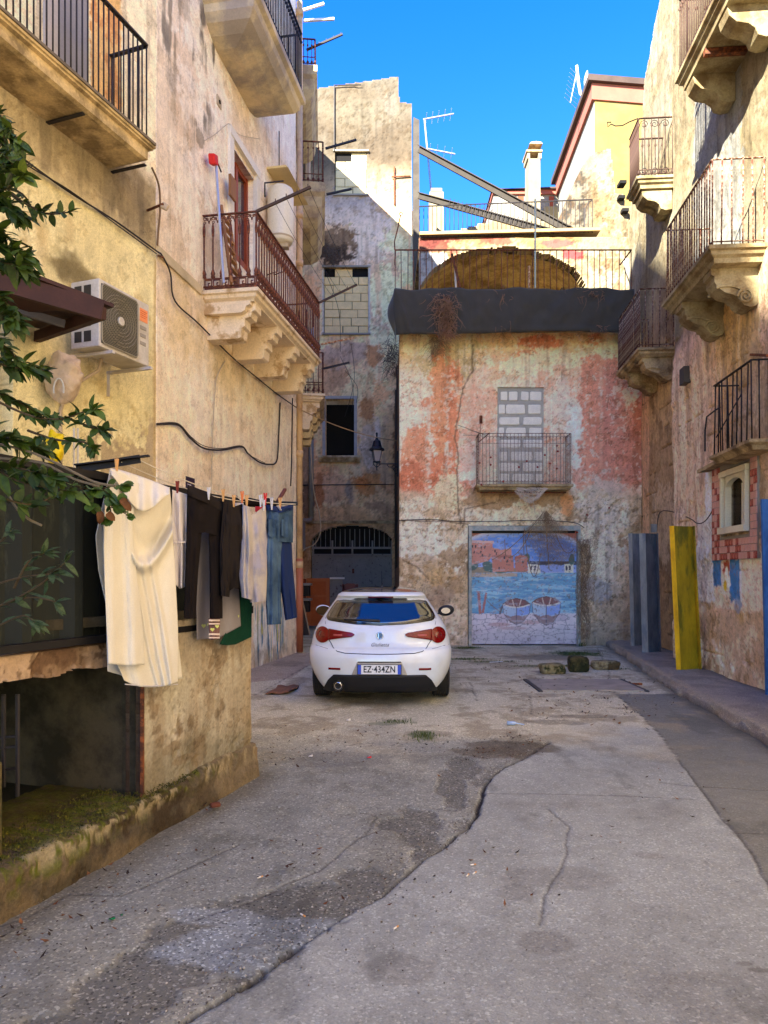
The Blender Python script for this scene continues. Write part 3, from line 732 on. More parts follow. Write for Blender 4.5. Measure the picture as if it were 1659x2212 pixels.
                # -- RIGHT BUILDING
right_b = thing('house', 'sunlit peeling house on the right with big weathered balconies and a tiled window niche', 'building', (5, 10, 0))
uN = RIGHT.U(1455)
RZ = 14.6
niche = rect(RIGHT, 1568, 1624, 1026, 1140)
def top_right(U, Z): return Z < 99
def col_right(U, Z):
 p = Paint(RIGHT, U, Z, D(218, 200, 160), 101)
 z_sh = RIGHT.hit(1600, 760)[1]
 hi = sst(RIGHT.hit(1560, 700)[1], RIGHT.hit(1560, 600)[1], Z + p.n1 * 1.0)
 p.patches(D(232, 218, 182), .03, .05, .6, .7, 4, region=hi)
 p.patches(D(206, 184, 136), .08, .05, .8, .6, 9, region=hi)
 p.box(1500, 1600, 190, 560, D(226, 226, 216), fray=.2, k=.95); p.box(1380, 1450, 380, 640, D(224, 222, 208), fray=.15, k=.8)
 p.over(hi * sst(.14, .2, p.sv) * .3, D(170, 150, 110))
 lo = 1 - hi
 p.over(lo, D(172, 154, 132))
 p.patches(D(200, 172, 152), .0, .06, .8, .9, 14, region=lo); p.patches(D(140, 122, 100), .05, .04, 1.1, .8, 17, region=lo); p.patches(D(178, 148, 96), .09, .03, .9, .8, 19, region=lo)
 p.box(1455, 1528, 735, 1190, D(206, 178, 158), fray=.12, k=.75)
 p.blob(1590, 770, 50, 110, D(176, 150, 100), soft=.3, k=.8, streak=1.5); p.blob(1560, 900, 30, 130, D(172, 140, 104), soft=.3, k=.6, streak=1.5); p.blob(1630, 900, 40, 160, D(150, 134, 118), soft=.4, k=.7)
 p.over(lo * sst(.04, .14, p.sv + p.n2 * .3) * .45, D(112, 98, 84)); p.over(lo * sst(.10, .18, -p.sv + p.n2 * .2) * .4, D(216, 202, 180))
 p.box(1528, 1548, 1010, 1300, D(216, 214, 214), fray=.06); p.box(1505, 1535, 1120, 1300, D(190, 190, 196), fray=.08, k=.8)
 p.box(1545, 1700, 1195, 1330, D(216, 196, 186), fray=.06, k=.9); p.blob(1560, 1350, 60, 60, D(212, 184, 172), k=.6)
 p.box(1541, 1562, 1205, 1268, D(66, 112, 168), fray=.03, k=1); p.box(1580, 1603, 1205, 1300, D(62, 112, 170), fray=.05, k=1); p.blob(1594, 1310, 8, 26, D(90, 128, 172), k=.8)
 p.blob(1572, 1228, 9, 28, D(140, 66, 50), amp=.3); p.blob(1572, 1240, 5, 26, D(228, 216, 190), amp=.3); p.blob(1570, 1262, 4, 12, D(196, 166, 40), amp=.2)
 p.box(1600, 1604, 1200, 1300, D(226, 220, 214), .01, k=.8)
 low = 1 - sst(RIGHT.hit(1600, 1345)[1], RIGHT.hit(1600, 1315)[1], Z + p.n2 * .4)
 p.over(low, D(176, 154, 132)); p.patches(D(206, 190, 168), .03, .04, 1.4, .8, 33, region=low); p.patches(D(140, 116, 88), .05, .03, 2.2, .8, 36, region=low)
 p.over(sst(.14, .2, p.n3) * (lo * .4 + .05), D(110, 92, 74))
 p.C = p.C * (1 - hi * .60)[..., None]  # colour lowered where the sun falls on the upper wall
 j = right_joint(U, Z) * lo
 p.over(j * .6, D(112, 94, 76))
 return np.clip(p.age(.7) * (1 + lo[..., None] * np.array([.92, .84, .66])), 0, .86)  # colour raised on the lower wall to make up for its shade
def right_joint(U, Z):
 h = .42; row = np.floor(Z / h); fz = Z / h - row
 L = .8; fu = (U + row * .37 + vn(row, row * 0, 3) * .3) / L; fu = fu - np.floor(fu)
 n = fbm(U, Z, 2, 3, 55) - .5
 wob = n * .05
 jz = 1 - sst(.015, .045, np.minimum(fz + wob, 1 - fz - wob)); ju = 1 - sst(.01, .025, np.minimum(fu, 1 - fu) + wob * .2)
 vis = sst(.02, .12, fbm(U, Z, .9, 4, 57) - .5) * .8
 return np.maximum(jz, ju) * vis * sst(.0, .06, fbm(U, Z, 3.5, 4, 58) - .46) * (Z < 7.0)
def hgt_right(U, Z):
 h = (fbm(U, Z, .7, 4, 108) - .5) * .09 + (fbm(U, Z, 8, 4, 109) - .5) * .02
 lo = 1 - sst(6, 7.4, Z + (fbm(U, Z, 1.3, 4, 1) - .5) * 3)
 h -= right_joint(U, Z) * .03 * lo
 n = fbm(U, Z, .8, 6, 101 + 14, .6) - .5
 h += sst(.0, .02, n) * .018 * lo
 return h
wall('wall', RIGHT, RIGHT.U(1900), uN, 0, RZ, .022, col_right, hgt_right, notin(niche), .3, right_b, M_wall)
def col_rfar(U, Z):
 p = Paint(RFAR, U, Z, D(220, 204, 164), 131)
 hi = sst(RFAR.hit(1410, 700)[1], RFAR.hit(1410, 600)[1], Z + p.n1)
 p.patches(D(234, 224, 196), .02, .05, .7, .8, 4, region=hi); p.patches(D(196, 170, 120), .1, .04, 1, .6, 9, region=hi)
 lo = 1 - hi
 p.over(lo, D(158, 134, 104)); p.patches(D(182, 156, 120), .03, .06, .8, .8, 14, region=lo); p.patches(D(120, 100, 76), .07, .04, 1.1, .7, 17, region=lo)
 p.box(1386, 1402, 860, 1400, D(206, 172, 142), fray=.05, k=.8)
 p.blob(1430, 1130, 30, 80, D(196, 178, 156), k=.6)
 p.C = p.C * (1 - hi * .60)[..., None]  # sunlit upper part painted darker to hold back the sun
 p.over(right_joint(U, Z) * lo * .8, D(80, 64, 48))
 p.over(sst(.14, .2, p.n3) * lo * .35, D(110, 92, 74))
 return np.clip(p.age(.7) * (1 + lo[..., None] * np.array([.62, .52, .36])), 0, .86)  # shaded lower part painted brighter than the upper
def far_keep(U, Z):
 xs = [RFAR.U(1640), RFAR.U(1425), RFAR.U(1408), RFAR.U(1393), RFAR.U(1385), RFAR.U(1368), RFAR.U(1362)]
 zs = [14.4] + [RFAR.hit(x, y)[1] for x, y in ((1425, 8), (1408, 90), (1393, 170), (1385, 300), (1368, 400), (1362, 470))]
 jag = (fbm(U, Z, 3, 4, 5) - .5) * .3
 return (Z < np.interp(U, xs, zs) + jag)
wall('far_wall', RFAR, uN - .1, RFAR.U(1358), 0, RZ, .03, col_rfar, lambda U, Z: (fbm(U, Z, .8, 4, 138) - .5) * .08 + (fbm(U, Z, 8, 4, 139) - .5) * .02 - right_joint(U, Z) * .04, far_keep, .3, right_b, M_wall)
a = RIGHT.pt(RIGHT.U(1900), 0, -.35); b = RFAR.pt(RFAR.U(1358), 0, -.7)
body(right_b, [(a.x, a.y), (13, a.y), (13, b.y), (b.x + .2, b.y), (5.85, 12.9)], 0, 8.0)
body(right_b, [(a.x, a.y), (13, a.y), (13, 13.8), (5.95, 13.8), (5.85, 12.9)], 8.01, RZ - .05)
nb_ = thing('house', 'plain cream house behind the viewer on the right side of the lane', 'building', (6, -4, 0))
mb = MB(); a0 = RIGHT.pt(RIGHT.U(1900) - .02, 0, 0); a1 = RIGHT.pt(-26, 0, 0)
mb.hexa([Vector((a1.x, a1.y, 0)), Vector((a0.x, a0.y, 0)), Vector((13, a0.y, 0)), Vector((13, a1.y, 0))] + [Vector((a1.x, a1.y, 12.5)), Vector((a0.x, a0.y, 12.5)), Vector((13, a0.y, 12.5)), Vector((13, a1.y, 12.5))])
mb.build('wall', M_plainwall, nb_)
for k in range(9):
 for fz in range(3):
  mb = MB(); c = -24 + k * 3.1; RIGHT.box(mb, c, c + 1, fz * 3.7 + 1.2, fz * 3.7 + 3.2, .003, .03); mb.build('window', M_glass, nb_)
                # -- GROUND
def gm(name, rough=.9, big=1.0, wetdark=True):
 """ground surface: the mesh's own colour times aggregate specks (pale and dark grit) and fine relief"""
 m = bpy.data.materials.new(name); m.use_nodes = True; t = m.node_tree; t.nodes.clear(); N = t.nodes.new; L = t.links.new
 out = N("ShaderNodeOutputMaterial"); b = N("ShaderNodeBsdfPrincipled"); L(b.outputs[0], out.inputs[0])
 tc = N("ShaderNodeTexCoord"); at = N("ShaderNodeAttribute"); at.attribute_name = "Col"
 grit = N("ShaderNodeAttribute"); grit.attribute_name = "Grit"
 v = N("ShaderNodeTexVoronoi"); v.inputs['Scale'].default_value = 95; L(tc.outputs['Object'], v.inputs[0])
 cr = N("ShaderNodeSeparateColor"); L(v.outputs['Color'], cr.inputs[0])
 a = N("ShaderNodeMapRange"); a.inputs[1].default_value = .80; a.inputs[2].default_value = .98; a.inputs[3].default_value = 0; a.inputs[4].default_value = 1; L(cr.outputs[0], a.inputs[0])
 d = N("ShaderNodeMapRange"); d.inputs[1].default_value = .16; d.inputs[2].default_value = .0; d.inputs[3].default_value = 0; d.inputs[4].default_value = 1; L(cr.outputs[1], d.inputs[0])
 n = N("ShaderNodeTexNoise"); n.inputs['Scale'].default_value = 120; n.inputs['Detail'].default_value = 4; L(tc.outputs['Object'], n.inputs[0])
 n2 = N("ShaderNodeTexNoise"); n2.inputs['Scale'].default_value = 9; n2.inputs['Detail'].default_value = 8; n2.inputs['Roughness'].default_value = .7; L(tc.outputs['Object'], n2.inputs[0])
 def M(op, x, y):
  q = N("ShaderNodeMath"); q.operation = op
  for i, s in enumerate((x, y)):
   if isinstance(s, (int, float)): q.inputs[i].default_value = s
   else: L(s, q.inputs[i])
  return q.outputs[0]
 fac = M('ADD', 1.0, M('MULTIPLY', grit.outputs['Fac'], M('SUBTRACT', M('MULTIPLY', a.outputs[0], .85), M('MULTIPLY', d.outputs[0], .5))))
 fac = M('MULTIPLY', fac, M('ADD', .62, M('MULTIPLY', n.outputs[0], .76)))
 fac = M('MULTIPLY', fac, M('ADD', .72, M('MULTIPLY', n2.outputs[0], .56)))
 s = N("ShaderNodeVectorMath"); s.operation = 'SCALE'; L(at.outputs['Color'], s.inputs[0]); L(fac, s.inputs['Scale']); L(s.outputs[0], b.inputs['Base Color'])
 b.inputs['Roughness'].default_value = rough; b.inputs['Specular IOR Level'].default_value = .3
 h = M('ADD', M('MULTIPLY', n.outputs[0], .5), M('ADD', M('MULTIPLY', n2.outputs[0], 1.2), M('MULTIPLY', v.outputs['Distance'], -.25)))
 bp = N("ShaderNodeBump"); bp.inputs['Strength'].default_value = .55; bp.inputs['Distance'].default_value = .008; L(h, bp.inputs['Height']); L(bp.outputs[0], b.inputs['Normal'])
 return m
M_ground = gm("worn_concrete_and_asphalt")
def gpts(*px): return [gd(*p) for p in px]
CR_A = gpts((150, 2380), (395, 2212), (470, 2165), (565, 2105), (640, 2045), (690, 2010), (745, 1975), (820, 1938), (880, 1890), (915, 1858), (960, 1832), (985, 1805), (1010, 1792), (1030, 1758), (1040, 1725), (1046, 1700), (1062, 1678), (1085, 1660), (1130, 1640), (1185, 1605))
CR_R = gpts((1330, 1500), (1400, 1560), (1440, 1605), (1500, 1692), (1540, 1745), (1590, 1800), (1625, 1850), (1700, 1990))
CR_R2 = gpts((1520, 1540), (1600, 1620), (1659, 1690), (1800, 1860))
def gline(*px): return gpts(*px)
def ground_fields(X, Y):
 n1 = fbm(X, Y, .8, 5, 200) - .5; n2 = fbm(X, Y, 3, 6, 201, .62) - .5; n3 = fbm(X, Y, 12, 4, 202) - .5
 wx, wy = X + n2 * .10 + n3 * .03, Y + n1 * .1
 polyA = CR_A + [(1.6, 7.6), (3.2, 8.4), (3.9, 9.4), (9, 9.4), (9, -3), (-3, -3), (CR_A[0][0] - .6, -3)]
 slab = inside(X + n3 * .03, Y + n3 * .03, polyA)
 dA = seg_dist(X + n3 * .04, Y + n3 * .03, CR_A)
 polyR = CR_R + [(9, CR_R[-1][1]), (9, 10.0), CR_R[0]]
 right = inside(X + n3 * .015, Y + n3 * .015, polyR)
 dR = seg_dist(X + n3 * .02, Y, CR_R)
 return n1, n2, n3, slab, dA, right, dR
def gblob(X, Y, px, py, rx, ry, n, amp=1.0, soft=.15):
 x, y = gd(px, py); r = np.sqrt(((X - x) / rx) ** 2 + ((Y - y) / ry) ** 2) + n * amp
 return 1 - sst(1 - soft, 1 + soft, r)
def ground_all(X, Y):
 n1, n2, n3, slab, dA, right, dR = ground_fields(X, Y)
 nn = n1 * 1.4 + n2 * 1.2 + n3 * .5
 c = np.zeros(X.shape + (3,)) + np.asarray(D(170, 160, 148, .62))
 grit = np.full(X.shape, .95)
 c = mx(c, D(186, 172, 152, .62), sst(-.05, .12, n1 + n2 * .4) * .7)
 c = mx(c, D(140, 130, 118, .62), sst(.02, .16, n2) * .6)
 sl = slab.astype(float)
 c = mx(c, D(176, 168, 160, .66), sl); grit = grit * (1 - sl * .45)
 c = mx(c, D(150, 140, 132, .66), sl * sst(.03, .2, n1 + n2 * .5) * .6)
 c = mx(c, D(192, 184, 176, .66), sl * sst(.04, .16, -n1 + n2 * .5) * .5)
 rg = right.astype(float)
 c = mx(c, D(146, 136, 124, .64), rg); grit = grit * (1 - rg * .3)
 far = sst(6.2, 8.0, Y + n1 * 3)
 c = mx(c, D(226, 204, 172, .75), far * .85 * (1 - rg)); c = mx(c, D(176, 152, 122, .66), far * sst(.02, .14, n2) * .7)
 L_ = 1 - sl
 band = (1 - sst(.03, .12, dA + n2 * .35 + .3 * sst(-.1, .1, n1))) * L_
 for (px, py, rx, ry) in ((520, 1985, .40, .16), (610, 1960, .34, .12), (700, 1930, .25, .13), (430, 2010, .30, .16), (340, 2090, .26, .16), (250, 2160, .28, .18), (150, 2230, .32, .2), (60, 2300, .3, .2), (800, 1900, .22, .16), (900, 1790, .17, .30),
(845, 1778, .13, .12), (975, 1700, .12, .4), (1000, 1650, .14, .3), (930, 1840, .13, .2)):
  band = np.maximum(band, gblob(X, Y, px, py, rx * .85, ry * 1.2, n1 * .8 + n2 * 1.1 + n3 * .5, 1.0, .14) * L_)
 c = mx(c, D(122, 112, 102, .58), band * .72); grit = grit + band * .5
 c = mx(c, D(176, 174, 176, .66), gblob(X, Y, 600, 2040, .45, .2, nn, .8) * L_ * .6); c = mx(c, D(172, 168, 168, .66), gblob(X, Y, 440, 1975, .2, .08, nn, .6) * L_ * .6)
 for (px, py, rx, ry, k) in ((1110, 1612, .36, .28, .8), (1060, 1625, .3, .2, .7), (1250, 1548, .5, .12, .55), (1180, 1560, .4, .14, .5), (930, 1585, .3, .16, .4), (1150, 1420, .9, .5, .6), (1050, 1430, .5, .3, .5)):
  c = mx(c, D(116, 98, 80, .6), gblob(X, Y, px, py, rx, ry, nn) * k * (1 - rg))
 c = mx(c, D(120, 108, 98, .6), gblob(X, Y, 740, 1640, .5, .3, nn) * .35)
 for (px, py, rx, ry, k) in ((1180, 2040, .12, .1, .35), (860, 2100, .12, .1, .3), (1400, 1850, .08, .05, .3), (1500, 2120, .2, .06, .25), (1200, 1900, .3, .12, .25), (1120, 1930, .12, .1, .3), (1640, 2100, .05, .03, .6), (1610, 2085, .04, .02, .5)):
  c = mx(c, D(120, 106, 98, .6), gblob(X, Y, px, py, rx, ry, nn) * k)
 for (px, py, rx, ry, k) in ((1010, 1400, .3, .22, .8), (1005, 1424, .45, .1, .85), (1250, 1412, .45, .35, .85), (1230, 1438, .9, .08, .8), (1060, 1430, .3, .06, .7), (915, 1592, .14, .2, .6), (845, 1560, .2, .12, .45), (980, 1388, .2, .2, .6)):
  c = mx(c, D(86, 100, 36, .6), gblob(X, Y, px, py, rx, ry, n2 * 1.6 + n3 * 1.2, 1.2, .25) * k)
 lf = inside(X, Y, [(-2.4, 10.5), (-1.45, 11.2), (-1.2, 15), (-2.0, 15), (-2.6, 12)])
 c = mx(c, D(196, 160, 140, .62), lf * .7)
 edge = seg_dist(X, Y, [(-1.9, 2.4), (-1.66, 3.61), (-1.01, 5.74)])
 c = mx(c, D(120, 100, 74, .6), (1 - sst(.03, .3, edge + n2 * .25)) * .6)
 kb = seg_dist(X, Y, KERB); c = mx(c, D(120, 104, 84, .6), (1 - sst(.02, .2, kb + n2 * .2)) * .7)
 c = c * (1 + .34 * (fbm(X, Y, 2.4, 7, 251, .62) - .5))[..., None] * (1 - .25 * sst(.10, .2, fbm(X * 1.6, Y * .7, 1.3, 6, 252, .65) - .5))[..., None] * np.array([1.10, 1.27, 1.27])
 h = n1 * .025 + n2 * .010 + n3 * .003
 h = h + sl * .006 - band * .010
 cw = .004 + .010 * np.clip(fbm(X, Y, 1.6, 2, 9) - .30, 0, 1) * 2.4
 crack = 1 - sst(cw, cw + .012, dA); crack = crack * sst(-.22, -.06, n2 + .12)
 lines = [(gline((1050, 1715), (1180, 1716), (1360, 1722), (1500, 1728)), .003), (CR_R, .004), (gline((1420, 1690), (1500, 1700), (1680, 1710)), .004), (gline((1585, 1800), (1680, 1802)), .004),
(gline((0, 2005), (60, 1985), (140, 1930), (260, 1935), (420, 1870), (520, 1822)), .001), (gline((420, 1985), (560, 1930), (690, 1880), (770, 1812), (830, 1790)), .002),
(gline((1185, 1750), (1230, 1790), (1222, 1850), (1190, 1920), (1175, 1960), (1165, 2000)), .0015), (gline((1145, 1500), (1150, 1545), (1200, 1560)), .002), (gline((930, 1745), (985, 1752)), .003),
(gline((1010, 1462), (1022, 1490), (1030, 1520)), .003), (gline((965, 1590), (1020, 1605), (1060, 1600)), .003), (gline((740, 1612), (800, 1605), (870, 1612)), .002), (gline((985, 1452), (1170, 1450)), .004), (gline((545, 1505), (590, 1480), (680, 1430)), .006),
(gline((780, 1755), (820, 1765), (790, 1800)), .002), (gline((1330, 1500), (1310, 1440), (1290, 1400)), .003)]
 fine = np.zeros(X.shape)
 for L2, wd in lines:
  dd = seg_dist(X + n2 * .07 + n3 * .02, Y + n3 * .03, L2); fine = np.maximum(fine, 1 - sst(wd * .6, wd * .6 + .009 + .002 * Y / 4, dd))
 c = mx(c, D(70, 60, 52, .5), crack * .95); c = mx(c, D(84, 74, 64, .55), fine * .6)
 h = h - crack * .03 - fine * .006
 cr2 = (1 - sst(.0, .07, dA)) * sst(.02, .10, n3 + n2 * .5) * gblob(X, Y, 640, 2030, .7, .5, nn)
 c = mx(c, D(80, 70, 62, .5), cr2 * .9); h = h - cr2 * .02
 return c, h, grit
KERB = [(5.06, 16.45), (4.72, 14.2), (4.35, 12.2), (3.93, 9.6), (3.72, 8.0), (3.6, 6.8), (3.3, 4.5), (3.0, 2.0), (2.8, -4)]
def ground_patch(name, x0, x1, y0, y1, step):
 nx, ny = int((x1 - x0) / step), int((y1 - y0) / step)
 X, Y = np.meshgrid(np.linspace(x0, x1, nx + 1), np.linspace(y0, y1, ny + 1))
 c, h, g = ground_all(X, Y)
 V = np.stack([X, Y, h], -1).reshape(-1, 3)
 i = np.arange((ny + 1) * (nx + 1)).reshape(ny + 1, nx + 1)
 F = np.stack([i[:-1, :-1].ravel(), i[:-1, 1:].ravel(), i[1:, 1:].ravel(), i[1:, :-1].ravel()], -1)
 return V, F, c.reshape(-1, 3), g.ravel()
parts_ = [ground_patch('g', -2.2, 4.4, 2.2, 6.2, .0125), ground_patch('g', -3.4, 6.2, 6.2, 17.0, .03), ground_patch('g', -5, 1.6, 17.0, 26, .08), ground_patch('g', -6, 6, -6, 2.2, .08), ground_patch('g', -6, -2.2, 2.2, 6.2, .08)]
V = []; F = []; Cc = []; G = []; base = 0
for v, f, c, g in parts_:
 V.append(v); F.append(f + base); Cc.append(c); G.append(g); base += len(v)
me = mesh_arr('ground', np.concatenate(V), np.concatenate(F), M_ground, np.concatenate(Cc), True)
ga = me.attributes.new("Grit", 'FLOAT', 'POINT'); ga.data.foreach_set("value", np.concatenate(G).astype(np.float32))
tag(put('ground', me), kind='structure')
mb = MB(); mb.box((0, 0, -.12), (600, 600, .1)); tag(mb.build('ground_beyond', mat('far_ground', D(165, 150, 130, .6))), kind='structure')
def pave():
 nV = 260; nU = 60
 ys = np.linspace(-4, 16.4, nV + 1); kx = np.interp(ys, [p[1] for p in KERB[::-1]], [p[0] for p in KERB[::-1]])
 wx = np.where(ys < 12.97, 4.11 + .084 * ys, 4.46 + .084 * ys) + .05
 S = np.linspace(0, 1, nU + 1)
 Sg, Yg = np.meshgrid(S, ys); K = kx[:, None]; Wx = wx[:, None]
 X = K + (Wx - K) * Sg ** 1.3
 n2 = fbm(X, Yg, 3, 5, 301) - .5; n1 = fbm(X, Yg, .9, 4, 302) - .5; n3 = fbm(X, Yg, 14, 3, 303) - .5
 d = X - K
 brk = sst(.0, .2, fbm(Yg * 0, Yg, 2.2, 4, 9) - .45 + n3 * .2)
 X = X + (1 - Sg) ** 8 * (fbm(Yg * 0, Yg, 3.0, 4, 12) - .5) * .14
 Z = .125 + n2 * .02 + n1 * .02 - (1 - sst(0, .06, d)) * (.03 + .05 * brk) - n3 * .006
 c = np.zeros(X.shape + (3,)) + np.asarray(D(184, 170, 148, .74))
 c = mx(c, D(158, 144, 124, .7), sst(.0, .15, n2) * .7)
 c = mx(c, D(206, 188, 156, .62), (1 - sst(.10, .17, d + n2 * .1)) * sst(-.2, .1, n3 + .12)); c = mx(c, D(160, 150, 146, .62), gauss(X, Yg, 4.5, 8.6, .5, .8) * .6)
 c = mx(c, D(110, 96, 78, .6), (1 - sst(.0, .25, (Wx - X) + n2 * .2)) * .7)
 c = mx(c, D(84, 96, 44, .6), (1 - sst(.0, .1, (Wx - X) + n2 * .2)) * sst(.05, .12, n1 + n3) * .7)
 V = np.stack([X, Yg, Z], -1); Vl = V[:, :1].copy(); Vl[..., 2] = -.06; Vl[..., 0] -= .015
 V = np.concatenate([Vl, V], 1); c = np.concatenate([np.zeros((nV + 1, 1, 3)) + np.asarray(D(128, 110, 84, .6)), c], 1)
 i = np.arange((nV + 1) * (nU + 2)).reshape(nV + 1, nU + 2)
 F = np.stack([i[:-1, :-1].ravel(), i[:-1, 1:].ravel(), i[1:, 1:].ravel(), i[1:, :-1].ravel()], -1)
 me = mesh_arr('pavement', V.reshape(-1, 3), F, M_ground, c.reshape(-1, 3), False)
 ga = me.attributes.new("Grit", 'FLOAT', 'POINT'); ga.data.foreach_set("value", np.full(len(V.reshape(-1, 3)), .7, dtype=np.float32))
 tag(put('pavement', me), kind='structure')
def gauss(X, Y, x, y, rx, ry): return np.exp(-(((X - x) / rx) ** 2 + ((Y - y) / ry) ** 2))
pave()
x0, y0 = gd(1172, 1494); x1, y1 = gd(1338, 1470)
mcov = thing('access_cover', 'rectangular grey steel ground cover in front of the three mossy stones', 'ground cover', ((x0 + x1) / 2, (y0 + y1) / 2, 0))
M_cover = mat('cover_grey', D(186, 176, 160, .7), rough=.9, var=.2, vs=5, fine=60, bump=.6)
mb = MB(); mb.box(((x0 + x1) / 2, (y0 + y1) / 2, .008), (x1 - x0, y1 - y0, .03)); mb.build('plate', M_cover, mcov, bevel=.004)
mb = MB()
for s in ((x0 - .03, 0), (x1 + .03, 0)): mb.box((s[0], (y0 + y1) / 2, .004), (.05, y1 - y0 + .1, .03))
mb.build('frame', mat('cover_frame', D(100, 96, 92, .6), bump=.5), mcov)
mb = MB(); mb.box((x1 + .12, (y0 + y1) / 2 + .1, .01), (.14, .05, .03)); mb.build('hinge', M_rust, mcov)
M_card = mat('cardboard', D(168, 116, 84, .7), rough=.9, var=.1, vs=4, bump=.3)
mb = MB(); x0, y0 = gd(572, 1502); x1, y1 = gd(636, 1484)
def cardf(u, v):
 return Vector((x0 + (x1 - x0) * u + .03 * math.sin(v * 3) + .06 * v, y0 + (y1 - y0) * v + .04 * u, .018 + .02 * math.sin(u * 5 + v) ** 2 + .012 * math.sin(v * 6)))
mb.grid(cardf, 14, 8); o = mb.build('cardboard_sheet', M_card, smooth=True); m_ = o.modifiers.new('s', 'SOLIDIFY'); m_.thickness = .006
tag(o, 'flat piece of brown cardboard lying on the ground left of the white car', 'cardboard')
M_stone = mat('mossy_tufa', D(190, 172, 120, .62), rough=.95, var=.2, vs=6, fine=30, fvar=.25, bump=1.0, bd=.02, col2=D(74, 76, 32, .6), c2s=7, c2t=.52, c2w=.06)
M_stone2 = mat('moss_dark_tufa', D(120, 108, 60, .6), rough=.95, var=.2, vs=6, fine=30, fvar=.25, bump=1.0, bd=.02, col2=D(58, 62, 24, .55), c2s=5, c2t=.45, c2w=.08)
M_stone3 = mat('dry_tufa', D(196, 178, 132, .62), rough=.95, var=.2, vs=5, fine=30, fvar=.25, bump=1.0, bd=.02, col2=D(110, 92, 56, .6), c2s=5, c2t=.5, c2w=.05)
def rock(name, px0, px1, ptop, pbot, dep, mt, lab, seed, rz=0.0):
 Yg = gd(0, pbot)[1]; a, b = (px0 - CX) / FL * Yg, (px1 - CX) / FL * Yg; hgt = (pbot - ptop) / FL * Yg
 n = 8; vs = []
 def f(x, y, z):
  v = Vector((x, y, z)); q = (abs(x) ** 5 + abs(y) ** 5 + abs(z) ** 5) ** .2
  v = v / q * .5
  from mathutils import noise
  d = noise.noise(v * 2.2 + Vector((seed, 0, 0))) * .10 + noise.noise(v * 6 + Vector((seed, 4, 0))) * .05
  v *= 1 + d
  return Vector((v.x * (b - a), v.y * dep, (v.z + .5) * hgt - .01))
 mb = MB(); k = 9
 for ax in range(3):
  for sg in (-1, 1):
   def g(u, v, ax=ax, sg=sg):
    p = [0, 0, 0]; p[ax] = sg; p[(ax + 1) % 3] = (2 * u - 1) * sg; p[(ax + 2) % 3] = 2 * v - 1
    return f(*p)
   mb.grid(g, k, k)
 o = mb.build(name, mt, smooth=False, loc=((a + b) / 2, Yg + dep / 2, 0), rot=(0, 0, rz))
 return tag(o, lab, 'stone block', 'stone blocks lying before the painted door')
rock('stone_block', 1171, 1224, 1434, 1457, .3, M_stone, 'mossy yellowish stone block nearest the car of the three on the ground', 3, .05)
rock('stone_block', 1232, 1275, 1418, 1453, .3, M_stone2, 'darkest moss covered squat stone block between the two others', 9, -.05)
rock('stone_block', 1284, 1342, 1427, 1448, .28, M_stone3, 'pale dry oblong stone block at the kerb end of the row', 14, .03)
                # -- LOW TERRACE ON THE LEFT
terr = thing('terrace', 'low plastered terrace block with a dark cellar opening under its crumbling ledge', 'terrace', (-1.6, 4.6, 0))
TP = Plane((-1.05, 5.71), (.377, 1), (1, -.377))          # face of the plastered block
PL = Plane((-1.01, 5.74), (.305, 1), (1, -.305))          # front of the stone footing
M_terr = mat("terrace_plaster", rough=.93, var=.10, vs=2.2, fine=45, fvar=.2, bump=.7, bd=.008, spec=.2)
ub = TP.hit(305, 1700)[0]
def col_t(U, Z):
 p = Paint(TP, U, Z, D(200, 190, 168, .85), 401)
 p.patches(D(186, 170, 144, .85), .0, .08, 1.6, .8, 3); p.patches(D(214, 202, 178, .85), .06, .05, 2.2, .7, 6)
 p.over(sst(.08, .2, p.sv) * .4, D(160, 130, 92, .7))
 p.over(sst(.12, .18, p.n2) * .6, D(140, 112, 80, .7))
 p.over((1 - sst(.25, .6, Z + p.n2 * .5)) * .6, D(130, 122, 96, .7))
 e = sst(TP.U(520), TP.U(545), U); p.over(e * .4, D(220, 190, 140, .75))
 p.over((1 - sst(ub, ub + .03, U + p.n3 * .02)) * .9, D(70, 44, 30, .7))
 for (x, y, rx, ry) in ((385, 1570, 6, 22), (410, 1560, 7, 14), (370, 1615, 16, 12), (430, 1620, 12, 26), (395, 1640, 20, 7), (345, 1600, 10, 14), (470, 1540, 6, 12), (440, 1680, 20, 10)):
  p.blob(x, y, rx, ry, D(150, 128, 98, .75), amp=.7, k=.6)
 return p.age(.6)
def h_t(U, Z):
 n = fbm(U, Z, 4, 5, 411) - .5
 return (fbm(U, Z, 1.5, 4, 410) - .5) * .03 - sst(.13, .18, n) * .012
wall('wall', TP, ub, 0, .12, 1.30, .010, col_t, h_t, None, .12, terr, M_terr)
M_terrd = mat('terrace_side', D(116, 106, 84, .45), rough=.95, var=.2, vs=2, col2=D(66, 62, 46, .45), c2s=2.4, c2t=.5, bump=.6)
a = TP.pt(0, 0, -.121); b = TP.pt(ub + .01, 0, -.121)
mb = MB(); mb.prism([(a.x - .0, a.y - .02), (b.x, b.y), (b.x - 1.5, b.y + .55), (a.x - 1.9, a.y + 1.1)], lambda p: Vector((p[0], p[1], .1)), lambda p: Vector((p[0], p[1], 1.27)))
mb.build('block', M_terrd, terr)
mb = MB(); mb.prism([(TP.pt(0, 0, .02).x, TP.pt(0, 0, .02).y), (TP.pt(ub, 0, .0).x, TP.pt(ub, 0, .0).y), (-2.15, 3.2), (-3.9, 3.6), (-4.4, 6.0), (-3.0, 6.8)], lambda p: Vector((p[0], p[1], 1.302)), lambda p: Vector((p[0], p[1], 1.36)))
mb.build('paving', M_terrd, terr)
